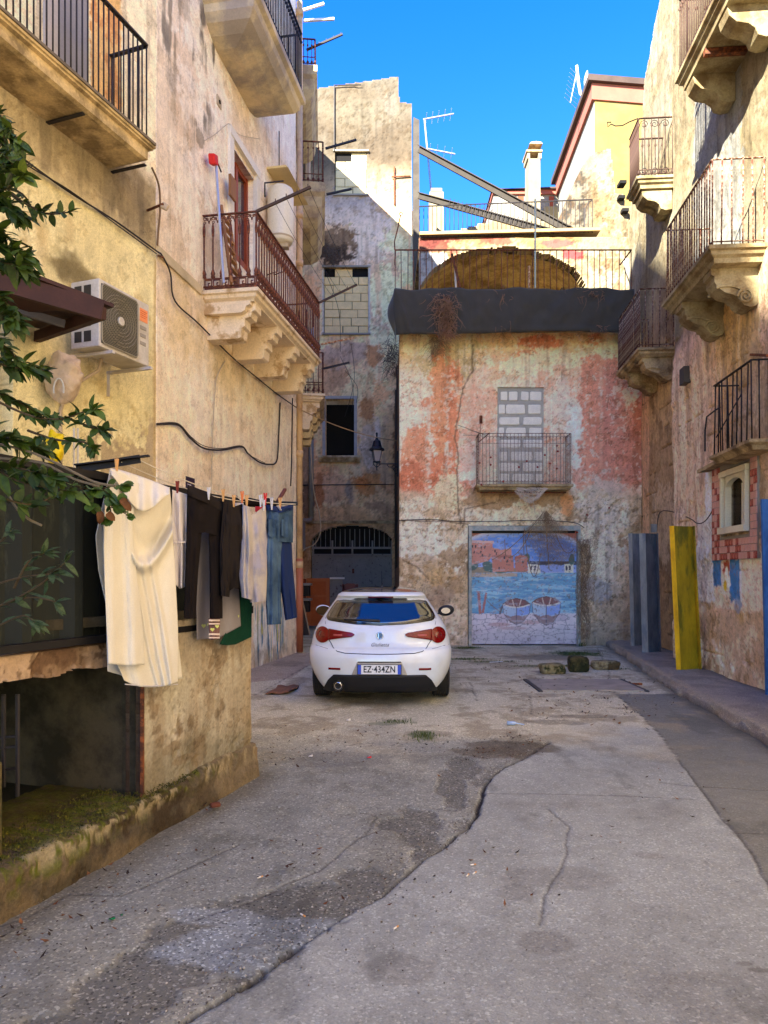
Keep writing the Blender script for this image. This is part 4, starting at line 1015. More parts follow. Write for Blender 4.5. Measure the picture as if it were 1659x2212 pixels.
mb = MB(); mb.prism([(-1.09, 5.73), (-3.0, 6.75), (-3.05, 6.6), (-1.13, 5.62)], lambda p: Vector((p[0], p[1], 0)), lambda p: Vector((p[0], p[1], 1.29))); mb.build('end_wall', mat('end_plaster', D(200, 172, 128, .75), var=.15, bump=.5), terr)
BP = Plane((TP.pt(ub, 0, 0).x - .02, TP.pt(ub, 0, 0).y), (.36, 1), (1, -.36))
def col_b(U, Z):
 p = Paint(BP, U, Z, D(206, 176, 144, .75), 431)
 p.patches(D(120, 90, 68, .7), .05, .02, 3.0, .9, 4); p.patches(D(176, 146, 116, .7), .0, .04, 5.0, .7, 7)
 p.over(sst(.10, .14, p.n3 + p.n2 * .4) * .7, D(110, 84, 62, .7))
 return p.C
z0b, z1b = 1.045, 1.20
def keep_b(U, Z):
 n = fbm(U, Z * 0, 6, 4, 9) - .5
 return Z > z0b + .02 + n * .07 + .04 * sst(-1.5, -.2, U) * 0
wall('ledge', BP, -3.2, 0.0, z0b, z1b, .010, col_b, lambda U, Z: -sst(.05, .07, fbm(U, Z, 3, 6, 431 + 4, .6) - .5) * .02 + (fbm(U, Z, 12, 3, 2) - .5) * .012, keep_b, .25, terr, M_terr)
mb = MB(); mb.hexa([BP.pt(-3.2, z1b - .13, -.24), BP.pt(0, z1b - .13, -.24), BP.pt(0, z1b - .13, -2.2), BP.pt(-3.2, z1b - .13, -2.2), BP.pt(-3.2, z1b + .08, -.24), BP.pt(0, z1b + .08, -.24), BP.pt(0, z1b + .08, -2.2), BP.pt(-3.2, z1b + .08, -2.2)])
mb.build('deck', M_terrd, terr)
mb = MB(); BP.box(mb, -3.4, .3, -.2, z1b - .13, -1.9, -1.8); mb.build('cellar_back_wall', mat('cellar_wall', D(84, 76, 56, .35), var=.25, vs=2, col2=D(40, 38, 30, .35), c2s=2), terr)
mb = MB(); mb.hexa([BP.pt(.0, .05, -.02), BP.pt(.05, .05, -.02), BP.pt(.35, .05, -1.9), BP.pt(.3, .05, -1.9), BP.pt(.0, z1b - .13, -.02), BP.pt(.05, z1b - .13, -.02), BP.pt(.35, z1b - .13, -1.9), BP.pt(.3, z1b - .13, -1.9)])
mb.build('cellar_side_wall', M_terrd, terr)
mb = MB(); mb.bar(TP.pt(ub - .005, .2, .012), TP.pt(ub - .005, 1.28, .012), .02, .02); mb.build('corner_iron', M_rust, terr)
x, y = gd(30, 1850)
mb = MB(); mb.box((-2.06, 3.42, .40), (.36, .3, .58)); mb.build('pier', mat('mossy_pier', D(150, 130, 84, .6), rough=.95, var=.2, vs=4, bump=1, bd=.01, col2=D(70, 76, 34, .6), c2s=4), terr, bevel=.02)
for (px, yy0, yy1) in ((38, 1500, 1720), (8, 1500, 1700)):
 mb = MB(); p0 = at(px, yy0, 3.7); p1 = at(px, yy1, 3.7); mb.tube([p0, p1], .012, 6); mb.build('iron_bar', M_iron, terr)
for yy in (1590, 1612, 1660):
 mb = MB(); mb.tube([at(-80, yy + 10, 3.7), at(40, yy, 3.7)], .008, 6); mb.build('iron_bar', M_iron, terr)
def plinth():
 nU, nS = 420, 34
 us = np.linspace(-4.2, 0.03, nU + 1)
 V = []; Cc = []
 prof = [(0.0, -.05)] + [(0.0, z) for z in np.linspace(0, .19, 9)] + [(-.015, .212), (-.04, .225)] + [(-.04 - k * .035, .225) for k in range(1, 24)]
 P_ = np.array(prof); o = P_[:, 0]; z = P_[:, 1]
 Ug, Og = np.meshgrid(us, o, indexing='ij'); _, Zg = np.meshgrid(us, z, indexing='ij')
 s = np.cumsum(np.r_[0, np.hypot(np.diff(o), np.diff(z))]); _, Sg = np.meshgrid(us, s, indexing='ij')
 n = fbm(Ug, Sg, 4, 5, 501) - .5; n2 = fbm(Ug, Sg, 14, 4, 502) - .5; n3 = fbm(Ug, Sg * 0, 2, 4, 503) - .5; n5 = fbm(Ug, Sg, 30, 3, 504) - .5
 top = sst(.2, .26, Sg)
 Off = Og + (n * .05 + n2 * .03) * (1 - top) + n3 * .05 * (1 - top) - (1 - np.abs(Sg - .22).clip(0, .1) / .1) * (.02 + n2 * .09)
 Z = Zg + top * (n * .04 + n2 * .025 + n5 * .01) + (1 - np.abs(Sg - .24).clip(0, .08) / .08) * (n2 * .07) + .05 * sst(-1.3, -.2, Ug) * top * sst(-.3, -.0, Og + .12) 
 c = np.zeros(Ug.shape + (3,)) + np.asarray(D(112, 100, 80, .58))
 c = mx(c, D(148, 128, 98, .62), sst(.0, .12, n) * .7); c = mx(c, D(74, 56, 36, .55), sst(.05, .12, -n + n2 * .5) * .6)
 c = mx(c, D(172, 152, 122, .7), sst(-1.2, -.1, Ug) * .6)
 moss = sst(.14, .24, Sg + n * .15) * (1 - sst(-1.2, -.1, Ug + n)) * sst(-.16, .1, n2 + n5 + .03)
 c = mx(c, D(104, 100, 34, .62), moss * .85); c = mx(c, D(120, 130, 44, .62), moss * sst(.02, .1, n5 + n) * .8)
 c = mx(c, D(196, 178, 144, .7), sst(.17, .22, Sg) * (1 - sst(.26, .4, Sg)) * sst(.05, .13, n2 + n5 * .6) * .8)
 c = mx(c, D(96, 86, 54, .6), sst(.5, .9, Sg) * .6)
 X = PL.O.x + PL.d.x * Ug + PL.n.x * Off; Y = PL.O.y + PL.d.y * Ug + PL.n.y * Off
 V = np.stack([X, Y, Z], -1).reshape(-1, 3)
 k = len(prof); i = np.arange((nU + 1) * k).reshape(nU + 1, k)
 F = np.stack([i[:-1, :-1].ravel(), i[:-1, 1:].ravel(), i[1:, 1:].ravel(), i[1:, :-1].ravel()], -1)
 me = mesh_arr('footing', V, F, M_rockv, c.reshape(-1, 3), False)
 put('footing', me, terr)
M_rockv = mat("mossy_rock", rough=.95, var=.15, vs=5, fine=50, fvar=.3, bump=1.0, bd=.012, spec=.15)
plinth()
mb = MB(); mb.prism([(PL.pt(.03, 0, -.005).x, PL.pt(.03, 0, 0).y), (PL.pt(.03, 0, -.5).x, PL.pt(.03, 0, -.5).y), (PL.pt(.0, 0, -.5).x, PL.pt(.0, 0, -.5).y - .03), (PL.pt(.0, 0, -.04).x, PL.pt(.0, 0, -.04).y)], lambda p: Vector((p[0], p[1], -.02)), lambda p: Vector((p[0], p[1], .235))); mb.build('footing_end', mat('footing_end_stone', D(168, 140, 100, .6), bump=1, bd=.01, var=.2), terr, bevel=.01)
mb = MB(); mb.hexa([PL.pt(-4.2, 0, -.8), PL.pt(0, 0, -.6), PL.pt(0, 0, -2.6), PL.pt(-4.2, 0, -3), PL.pt(-4.2, .19, -.8), PL.pt(0, .21, -.6), PL.pt(0, .2, -2.6), PL.pt(-4.2, .17, -3)])
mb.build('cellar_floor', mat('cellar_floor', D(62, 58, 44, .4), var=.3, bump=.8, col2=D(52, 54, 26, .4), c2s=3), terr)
M_fence = mat('dark_green_netted_sheet', D(36, 42, 36, .6), rough=.8, var=.25, vs=3, fine=30, stretch=(1, 1, .25), col2=D(62, 68, 56, .6), c2s=16, c2t=.62, c2w=.05, bump=.4)
fence = thing('fence', 'dark corrugated metal fence standing on the terrace ledge behind the laundry', 'fence', tuple(BP.pt(-.4, 1.2, 0)))
FU0, FU1 = -3.1, 1.15
pw = .36; i = 0; u = FU0
while u < FU1:
 n = 6; mb = MB(); vs = []
 zt = 2.16
 for k in range(n + 1):
  uu = u + pw * k / n; o = -.04 + (.03 if (k % 6) in (1, 2) else -.02)
  vs += [(uu, o)]
 V_ = [BP.pt(a_, 1.24, o_) for a_, o_ in vs] + [BP.pt(a_, zt, o_) for a_, o_ in vs]
 mb.add(V_, [(k, k + 1, k + 2 + n, k + 1 + n) for k in range(n)])
 o = mb.build('panel', M_fence, fence); md_ = o.modifiers.new('s', 'SOLIDIFY'); md_.thickness = .004
 u += pw
for z in (1.235, 2.17):
 mb = MB(); BP.box(mb, FU0, FU1, z - .02, z + .02, -.03, .03); mb.build('rail', M_blackiron, fence)
for u in (-2.4, -1.3, -.25, .4, 1.13):
 mb = MB(); BP.box(mb, u - .02, u + .02, 1.2, 2.2, -.085, -.055); mb.build('post', M_blackiron, fence)
                # -- BALCONIES
def spiral(pl, u, off, z, r0, turns, n, r_t, mb, sgn=1, tilt=0):
 pts = []
 for k in range(n + 1):
  t = k / n; a = turns * 2 * PI * t; r = r0 * (1 - t * .86)
  pts.append(pl.pt(u, z + r * math.sin(a), off + sgn * r * math.cos(a)))
 mb.tube(pts, [r_t * (1 - .5 * k / n) for k in range(n + 1)], 6)
def volute_pts(n=26):
 """side profile of a scrolled bracket in (off, z) with the top at z=0, unit depth and unit height"""
 return [(0, 0), (1.0, 0), (1.0, -.16), (.93, -.2), (.93, -.34), (.86, -.48), (.70, -.62), (.52, -.68), (.40, -.80), (.30, -.95), (.16, -1.0), (.05, -.97), (0, -.9)]
def corbel(pl, u, w, zt, dep, h, parent, mt, kind='scroll'):
 mb = MB()
 if kind == 'scroll': prof = [(x * dep, zt + z * h) for x, z in volute_pts()]
 elif kind == 'curl':  # deep outward roll
  prof = [(0, zt), (dep, zt), (dep, zt - .10 * h), (dep * .96, zt - .3 * h), (dep * .8, zt - .5 * h), (dep * .55, zt - .58 * h), (dep * .42, zt - .72 * h), (dep * .36, zt - .92 * h), (dep * .2, zt - h), (0, zt - .96 * h)]
 else:               # stepped: three mouldings each shorter than the one above
  prof = [(0, zt), (dep, zt), (dep, zt - .22 * h), (dep * .93, zt - .24 * h), (dep * .90, zt - .40 * h), (dep * .78, zt - .43 * h), (dep * .78, zt - .66 * h), (dep * .72, zt - .70 * h), (dep * .70, zt - .96 * h), (dep * .66, zt - h), (0, zt - h)]
 mb.prism(prof, lambda p: pl.pt(u - w / 2, p[1], p[0]), lambda p: pl.pt(u + w / 2, p[1], p[0]))
 if kind == 'scroll':
  for s in (-1, 1):
   spiral(pl, u + s * (w / 2 + .012), .28 * dep, zt - .74 * h, .20 * h, 2.1, 30, .022, mb)
   mb.tube([pl.pt(u + s * (w / 2 + .01), zt - (.50 - .1 * math.sin(t * 3)) * h - .12 * t * h, (.28 + .62 * (1 - t)) * dep) for t in np.linspace(0, 1, 9)], .02, 5)
 if kind == 'step':
  for s in (0,):
   pass
 return mb.build('corbel', mt, parent, smooth=False, bevel=.008 if kind != 'scroll' else 0)
def balcony(parent, pl, u0, u1, zt, dep, thick, rail_h, nf, ns, slab_mt, rail_mt, bar_r=.009, inset=.05, near_side=True, far_side=True, corbels=(), profile=None, ornate=None, mid=None, jitter=0.0, label=None, missing=(), top_r=.016, bottom=True):
 """a slab with mouldings > corbels, handrail, bottom rail and every upright bar"""
 prof = profile or [(0, 0), (dep, 0), (dep, -.05), (dep - .035, -.065), (dep - .045, -.11), (dep - .09, -.14), (dep - .10, -thick), (0, -thick)]
 mb = MB(); rings = []
 for (o, z) in prof[1:-1]:
  d_ = dep - o
  rings.append([(u0 + d_, 0), (u0 + d_, o), (u1 - d_, o), (u1 - d_, 0), z])
 vs = []
 for r in rings:
  for q in r[:4]: vs.append(pl.pt(q[0], zt + r[4], q[1] if q[1] else -.02))
 fs = []
 for i in range(len(rings) - 1):
  for k in range(3): a = i * 4 + k; fs.append((a, a + 1, a + 5, a + 4))
 fs.append((3, 2, 1, 0)); m = (len(rings) - 1) * 4; fs.append((m, m + 1, m + 2, m + 3))
 mb.add(vs, fs)
 bal = mb.build('balcony', slab_mt, parent)
 if label: bal['label'] = label
 o_ = dep - inset; ua, ub_ = u0 + inset, u1 - inset
 mb = MB(); path = []
 if near_side: path.append(pl.pt(ua, zt + rail_h, 0))
 path += [pl.pt(ua, zt + rail_h, o_), pl.pt(ub_, zt + rail_h, o_)]
 if far_side: path.append(pl.pt(ub_, zt + rail_h, 0))
 for a, b in zip(path[:-1], path[1:]): mb.bar(a, b, top_r * 2.4, top_r)
 mb.build('handrail', rail_mt, bal)
 if bottom:
  mb = MB()
  for a, b in zip(path[:-1], path[1:]): mb.bar(a - Vector((0, 0, rail_h - .06)), b - Vector((0, 0, rail_h - .06)), top_r * 1.6, top_r * .8)
  mb.build('bottom_rail', rail_mt, bal)
 if mid:
  mb = MB()
  for a, b in zip(path[:-1], path[1:]): mb.bar(a - Vector((0, 0, rail_h - mid)), b - Vector((0, 0, rail_h - mid)), top_r * 1.2, top_r * .8)
  mb.build('middle_rail', rail_mt, bal)
 H = rail_h - .01
 mbb = MB()
 if ornate == 'cup':
  mbb.tube([(0, 0, .19), (0, 0, H - .10)], .011, 6)
  mbb.lathe([(.012, .18), (.034, .19), (.026, .22), (.034, .245), (.018, .29), (.012, .31)], n=8)
  mbb.lathe([(.010, H - .30), (.016, H - .29), (.022, H - .22), (.018, H - .16), (.012, H - .13)], n=8)
 elif ornate == 'knob':
  mbb.tube([(0, 0, 0), (0, 0, H)], bar_r, 6); mbb.lathe([(.01, .05), (.028, .07), (.028, .10), (.01, .13)], n=8); mbb.lathe([(.01, H - .16), (.024, H - .13), (.01, H - .10)], n=8)
 else:
  mbb.tube([(0, 0, -.02), (0, 0, H)], bar_r, 6)
 me = mbb.mesh('baluster', rail_mt, smooth=True)
 spots = []
 for i in range(nf + 1): spots.append(pl.pt(ua + (ub_ - ua) * i / nf, zt, o_))
 for i in range(1, ns + 1):
  if near_side: spots.append(pl.pt(ua, zt, o_ * (1 - i / ns) + .02))
  if far_side: spots.append(pl.pt(ub_, zt, o_ * (1 - i / ns) + .02))
 rj = random.Random(int(abs(u0 * 100)))
 for i, s in enumerate(spots):
  if i in missing: continue
  put('baluster', me, bal, loc=s, rot=(rj.uniform(-jitter, jitter), rj.uniform(-jitter, jitter), 0) if jitter else None)
 for c in corbels: corbel(pl, c[0], c[1], zt - thick + .005, c[2], c[3], bal, c[5] if len(c) > 5 else slab_mt, c[4])
 return bal, ua, ub_, o_
zf = 5.67
uA, uB = MAIN.hit(553, 700, .80)[0] - .03, MAIN.hit(690, 700, .80)[0]
M_balw = mat("painted_stone_slab", D(236, 216, 184), rough=.85, var=.12, vs=3, fine=40, fvar=.15, bump=.5, col2=D(178, 148, 105), c2s=3.0, c2t=.58, c2w=.05)
M_cast = mat("cast_iron_rust_brown", D(96, 56, 46), rough=.8, metal=.15, var=.25, vs=18, col2=D(150, 92, 60), c2s=20, c2t=.58, bump=.4)
bal, ua, ub_, oo = balcony(left_b, MAIN, uA, uB, zf, .84, .16, 1.08, 30, 6, M_balw, M_cast, ornate='cup', inset=.04,
corbels=[(uA + .30 + k * (uB - uA - .55) / 3, .26, .74, .50, 'step') for k in range(4)])
H_ = 1.08
def run(a, b, fn):   # place something along a rail run
 fn(a, b)
mb = MB()
def key_band(mb, P0, P1, z0, h, n):
 d = (P1 - P0) / n; t = .014
 for i in range(n):
  a = P0 + d * i
  def q(x, z): return a + d * x + Vector((0, 0, z0 + z * h))
  path = [(0.02, .12), (.02, .88), (.80, .88), (.80, .34), (.42, .34), (.42, .60), (.60, .60)]
  for s, e in zip(path[:-1], path[1:]): mb.bar(q(*s), q(*e), t, t)
  mb.bar(q(.60, .12), q(1.0, .12), t, t); mb.bar(q(0.02, .12), q(.60, .12), t, t)
 for z in (0, 1): mb.bar(P0 + Vector((0, 0, z0 + z * h)), P1 + Vector((0, 0, z0 + z * h)), .02, .014)
key_band(mb, MAIN.pt(ua, zf, .03), MAIN.pt(ua, zf, oo), .02, .15, 6); mb.build('greek_key_band', M_cast, bal)
mb = MB(); key_band(mb, MAIN.pt(ua, zf, oo), MAIN.pt(ub_, zf, oo), .02, .15, 26); mb.build('greek_key_band', M_cast, bal)
mb = MB(); key_band(mb, MAIN.pt(ub_, zf, oo), MAIN.pt(ub_, zf, .03), .02, .15, 6); mb.build('greek_key_band', M_cast, bal)
def arc_band(P0, P1, n):
 mb = MB(); d = (P1 - P0) / n
 for i in range(n):
  c = P0 + d * (i + .5)
  for s in (-1, 1):
   mb.tube([c + d * s * (.5 - .5 * math.sin(t)) + Vector((0, 0, zf + H_ - .13 + .10 * math.cos(t) - 0)) * 1 - Vector((0, 0, 0)) for t in np.linspace(0, 1.4, 5)], .008, 4)
  for (x, z, r) in ((-.22, -.05, .018), (.22, -.05, .018), (-.5, -.045, .022), (-.5, -.1, .016)):
   e = c + d * x + Vector((0, 0, zf + H_ + z)); dn = d.normalized()
   mb.tube([e + (dn * math.cos(t) + Vector((0, 0, 1)) * math.sin(t)) * r for t in np.linspace(0, 2 * PI, 9)], .006, 4, cap=False)
 mb.build('arch_tracery', M_cast, bal)
z0v = Vector((0, 0, 0))
def fl(p): return Vector((p.x, p.y, 0))
arc_band(fl(MAIN.pt(ua, 0, .03)), fl(MAIN.pt(ua, 0, oo)), 6); arc_band(fl(MAIN.pt(ua, 0, oo)), fl(MAIN.pt(ub_, 0, oo)), 30)
for u in (ua, ub_):
 mb = MB(); mb.bar(MAIN.pt(u, zf, oo), MAIN.pt(u, zf + H_, oo), .022, .022); mb.build('corner_post', M_cast, bal)
mb = MB(); mb.prism([(0, 0), (.70, 0), (.70, -.05), (.64, -.07), (.62, -.13), (.56, -.16), (0, -.16)], lambda p: MAIN.pt(uA + .06, zf - .165 + p[1], p[0]), lambda p: MAIN.pt(uA + .42, zf - .165 + p[1], p[0]))
mb.build('moulding', M_balw, bal)
M_brk = mat('bracket_brown', D(80, 62, 50), rough=.7, metal=.3, var=.2)
def bracket(pl_, root, tip, lab, w=.035, mt=None, pegs=4, group='iron laundry brackets sticking out over the court'):
 t = thing('laundry_bracket', lab, 'laundry bracket', tuple(root), group=group)
 mb = MB(); mb.bar(root, tip, w, w); mb.build('arm', mt or M_brk, t)
 d = tip - root
 for k in range(pegs):
  q = root + d * (.35 + .6 * k / max(1, pegs - 1)); mb = MB(); mb.bar(q + Vector((0, 0, -.01)), q + Vector((0, 0, .06)), .012); mb.build('hook', mt or M_brk, t)
 return t
cA = MAIN.pt(ua, zf + H_, oo); cB = MAIN.pt(ub_, zf + H_, oo)
tipA = at(671, 404, cA.y + .05); tipB = at(771, 615, cB.y + .1)
bracket(MAIN, cA, tipA, 'brown iron laundry arm at the near corner of the ornate balcony'); bracket(MAIN, cB, tipB, 'brown iron laundry arm at the far corner of the ornate balcony')
def lines(name, a0, a1, b0, b1, ks, sag, labs, mt=M_cable, r=.0035):
 for i, k in enumerate(ks):
  lab = labs[i]
  p, q = a0.lerp(a1, k), b0.lerp(b1, k); mb = MB()
  mb.tube([p.lerp(q, t) - Vector((0, 0, sag * 4 * t * (1 - t))) for t in np.linspace(0, 1, 12)], r, 4)
  o = mb.build('washing_line', mt); tag(o, lab, 'washing line', 'empty washing lines')
lines('l', cA, tipA, cB, tipB, (.35, .55, .75, .97), .06, ['empty washing line nearest the ornate balcony rail', 'second empty washing line out from the ornate balcony', 'third empty washing line out from the ornate balcony', 'outermost empty washing line at the arm tips'])
zu = 9.95
bul = [(0, 0), (.82, 0), (.82, -.10), (.76, -.14), (.74, -.24), (.66, -.34), (.50, -.42), (.30, -.47), (0, -.50)]
uC, uD = MAIN.hit(570, 5, .82)[0] - .3, MAIN.hit(660, 235, .82)[0]
balcony(left_b, MAIN, uC, uD, zu, .82, .5, 1.1, 30, 6, mat('grey_cream_belly_stone', D(214, 196, 160), var=.15, vs=2, col2=D(160, 150, 140), c2s=1.5, bump=.6, rough=.9), M_blackiron, ornate='knob', profile=bul, inset=.06, mid=.16)
M_bel = mat('belly_stone', D(206, 184, 140), var=.2, vs=3, col2=D(150, 130, 105), c2s=3, bump=.6, rough=.9)
sb = [(16.0, 5.65, .95, 'step'), (16.0, 10.35, .95, 'belly'), (16.0, 12.95, .8, 'belly')]
for (Yb, zt, dep, kd) in sb:
 u0 = Yb - 15.2; X1 = (702 - CX) / FL * Yb if zt < 12 else (685 - CX) / FL * Yb
 dp = X1 - SECOND.pt(u0, 0, 0).x
 pr = bul if kd == 'belly' else None
 if pr: pr = [(x * dp / .82, z * 2.1) for x, z in bul]
 b_, a1_, a2_, o1_ = balcony(second, SECOND, u0, u0 + 2.6, zt, dp, .16 if kd == 'step' else 1.05, .92 if zt < 12 else .6, 22, 7, M_balw if kd == 'step' else M_bel, M_cast, ornate='knob', profile=pr,
corbels=[(u0 + .3 + k * 1.0, .28, dp * .86, .62, 'step') for k in range(3)] if kd == 'step' else (), mid=.2)
for (r0, t0, Y_, lab) in (((703, 321), (770, 302), 16.2, 'highest iron laundry arm with four hooks, level with the blocked top window'), ((705, 420), (760, 408), 16.1, 'short dark iron arm beside the second high balcony'),
((693, 744), (765, 730), 16.3, 'red rusty laundry arm above the lower balcony beyond the downpipe'), ((695, 797), (755, 783), 16.6, 'lower brown arm below the red rusty one beyond the downpipe'), ((662, 108), (740, 74), 16.2, 'dark iron arm against the blue sky at the top left')):
 bracket(None, at(*r0, Y_), at(*t0, Y_), lab, w=.04 if Y_ != 16.3 else .035, mt=M_rustlight if Y_ == 16.3 else M_iron, pegs=4 if 'hook' in lab or 'sky' in lab else 0)
for (r0, t0, Y_, lab) in (((655, 22), (700, 8), 15.6, 'upper bright white metal arm sticking out into the blue sky'), ((655, 45), (722, 41), 15.8, 'lower bright white metal arm sticking out into the blue sky')):
 bracket(None, at(*r0, Y_), at(*t0, Y_), lab, w=.045, mt=mat('bright_metal', D(245, 240, 240), rough=.35, metal=.2), pegs=0)
ze = 6.40
vA, vB = ANNEX.hit(-150, 0)[0] + .1, ANNEX.hit(330, 322, .52)[0]
pr = [(0, 0), (.56, 0), (.56, -.025), (.54, -.03), (.54, -.05), (.50, -.06), (.50, -.17), (.46, -.19), (0, -.2)]
bA, a_, b_, o_ = balcony(annex, ANNEX, vA, vB, ze, .56, .2, 1.1, 27, 4, mat('ochre_balcony', D(205, 180, 132), rough=.9, var=.2, vs=4, fine=40, fvar=.2, bump=.7, col2=D(140, 120, 84), c2s=3, c2t=.52), M_iron, profile=pr, near_side=False, inset=.07, bar_r=.009, top_r=.02, bottom=True)
mb = MB(); ANNEX.box(mb, vA, vB - .01, ze + .001, ze + .03, .1, .575); mb.build('slab_top', mat('slab_top_grey', D(120, 108, 90), bump=.6, var=.2), bA)
for u in (vB - .05, vB - 1.0):
 mb = MB(); ANNEX.box(mb, u - .02, u + .02, ze - .215, ze - .2, 0.0, .46); mb.build('iron_joist', M_iron, bA)
def rbal(pl, px_near, px_far, y_near, dep, **kw):
 """front corner near at px_near,y_near (slab underside); far corner at px_far"""
 u1, z = pl.hit(px_near, y_near, dep); u2, _ = pl.hit(px_far, y_near, dep)
 return min(u1, u2), max(u1, u2), z
M_rs = mat('right_balcony_stone', D(214, 198, 152, .62), rough=.9, var=.15, vs=3, fine=35, fvar=.2, bump=.7, bd=.008, col2=D(140, 118, 80, .7), c2s=3, c2t=.5, c2w=.1)
M_rr = mat('rail_brown_right', D(70, 50, 42), rough=.7, metal=.3, var=.25, vs=14, col2=D(110, 84, 66), c2s=18, c2t=.62)
M_rp = mat('peeling_rust_rail', D(92, 50, 34), rough=.85, var=.3, vs=20, col2=D(196, 174, 146), c2s=16, c2t=.56, bump=.5)
u0, u1, z = rbal(RIGHT, 1532, 1429, 562, .72)
balcony(right_b, RIGHT, u0, u1, z + .2, .72, .2, 1.12, 20, 5, M_rs, M_rp, bar_r=.011, inset=.06, jitter=.012, top_r=.012,
corbels=[(u0 + .42, .30, .60, .52, 'scroll'), (u1 - .45, .30, .60, .52, 'scroll')], label='largest nearest balcony with peeling pale bars')
mb = MB(); c0 = RIGHT.pt(u0 + .06, z + 1.32, .66); w0_ = RIGHT.pt(u0 + .06, z + 1.32, .0)
bj = bpy.data.objects[-1] if False else None
v0, v1, z1 = rbal(RIGHT, 1560, 1457, 0, .70); z1 = RIGHT.hit(1457, 207, .70)[1]
balcony(right_b, RIGHT, v0 - .1, v1, z1 + .22, .70, .22, 1.15, 26, 5, M_rs, M_rr, ornate='knob', inset=.06, corbels=[(v0 + .3, .3, .58, .42, 'curl'), (v1 - .3, .3, .58, .42, 'curl')], mid=.14, label='topmost balcony with turned brown bars')
mb = MB(); RIGHT.box(mb, (v0 + v1) / 2 - .06, (v0 + v1) / 2 + .02, z1 - .09, z1 - .01, .05, .6); mb.build('iron_joist', M_rust, right_b)
q0, q1, z2 = rbal(RFAR, 1375, 1350, 400, .72); q1 = RFAR.hit(1345, 475, .72)[0]; z2 = RFAR.hit(1375, 402, .72)[1]
RF2 = RFAR
balcony(right_b, RF2, q0, q1 - .3, z2 + .2, .72, .2, 1.15, 20, 5, M_rs, M_rr, ornate='knob', inset=.06, corbels=[(q0 + .3, .3, .58, .42, 'curl'), (q1 - .6, .3, .58, .42, 'curl')], mid=.14, label='far upper balcony with scrolled side panel')
sp = MB()
for k in range(3):
 for (zz, sg) in ((z2 + .2 + 1.03, 1), (z2 + .2 + .12, -1)):
  pts = []
  for i in range(15):
   t = i / 14; a = 1.6 * 2 * PI * t; r = .085 * (1 - t * .8); pts.append(RF2.pt(q0 + .06, zz + sg * r * math.sin(a), .16 + k * .2 + r * math.cos(a)))
  sp.tube(pts, .007, 4)
sp.build('scroll_panel', M_blackiron, right_b)
o = MB(); pts = [RF2.pt(q0 + .3 + .0 * k, z2 + 1.35 - .12 * k / 6 * (1 + math.sin(k)), .66 + .08 * k) for k in range(7)]
pts = [at(1378, 256, 14.6), at(1360, 263, 14.6), at(1345, 271, 14.6), at(1330, 272, 14.6), at(1320, 268, 14.6), at(1313, 274, 14.6), at(1312, 264, 14.6), at(1320, 264, 14.6)]
o.tube(pts, .012, 5); o.build('scroll_arm', M_blackiron, right_b)
s0 = RFAR.hit(1378, 765, .70)[0]; zz4 = RFAR.hit(1378, 768, .70)[1]; s1 = RFAR.hit(1330, 838, .70)[0]
balcony(right_b, RFAR, s0, s1, zz4 + .16, .70, .16, 1.15, 20, 5, M_slabdirty, M_rp, bar_r=.011, inset=.05, jitter=.01, corbels=[(s0 + .3, .3, .58, .45, 'scroll'), (s1 - .5, .3, .58, .45, 'scroll')], label='rusty far lower balcony beside the black cloth')
t0_, zt5 = RIGHT.hit(1628, 962, .35); t1_, _ = RIGHT.hit(1532, 1003, .35)
u5a, z5 = RIGHT.hit(1628, 965, .33); u5b, _ = RIGHT.hit(1540, 990, .33)
prof5 = [(0, 0), (.38, 0), (.38, -.04), (.33, -.07), (.30, -.12), (0, -.14)]
b5, a5, c5, o5 = balcony(right_b, RIGHT, u5a, u5b, z5 + .10, .38, .14, .98, 8, 3, M_slabdirty, M_blackiron, bar_r=.010, inset=.05, profile=prof5, jitter=.02, top_r=.014, bottom=False, label='small balcony with bent black bars over the tiled niche')
mb = MB(); mb.tube([RIGHT.P(1556, 880, .3), RIGHT.P(1545, 886, .34), RIGHT.P(1527, 900, .36), RIGHT.P(1523, 930, .36), RIGHT.P(1523, 975, .36)], .012, 5); mb.build('bent_rod', M_iron, b5)
mb = MB(); mb.bar(RIGHT.P(1602, 850, .34), RIGHT.P(1547, 945, .34), .012); mb.build('loose_rod', M_iron, b5)
mb = MB(); u_a, zl = RIGHT.hit(1640, 972, .1); u_b, zl2 = RIGHT.hit(1520, 1015, .1)
mb.hexa([RIGHT.pt(u_a, 3.27, -.02), RIGHT.pt(u_b, 3.20, -.02), RIGHT.pt(u_b, 3.18, .2), RIGHT.pt(u_a, 3.25, .2), RIGHT.pt(u_a, 3.33, -.02), RIGHT.pt(u_b, 3.25, -.02), RIGHT.pt(u_b, 3.23, .2), RIGHT.pt(u_a, 3.31, .2)])
mb.build('stone_ledge', M_slabdirty, right_b)
M_tr = mat('red_tile', D(158, 58, 46), rough=.5, var=.2, vs=14, bump=.2, col2=D(196, 110, 92), c2s=12)
M_tp = mat('pink_tile', D(230, 178, 160), rough=.5, var=.12, vs=14, bump=.2, col2=D(216, 156, 138), c2s=12)
ra = RIGHT.U(1645); rb_ = RIGHT.U(1545); ztop = RIGHT.hit(1600, 990)[1]; zbot = RIGHT.hit(1600, 1208)[1]
mb = MB(); 
nr = niche; 
for (a, b, c, d) in ((ra, nr[0] - .05, zbot, ztop), (nr[1] + .05, rb_, zbot, ztop), (nr[0] - .05, nr[1] + .05, zbot, nr[2] - .08), (nr[0] - .05, nr[1] + .05, nr[3] + .06, ztop)): RIGHT.box(mb, a, b, c, d, -.03, .052)
tp = mb.build('tile_panel', M_mortar, right_b)
ts = .098; mt_me = {}
rr = random.Random(8)
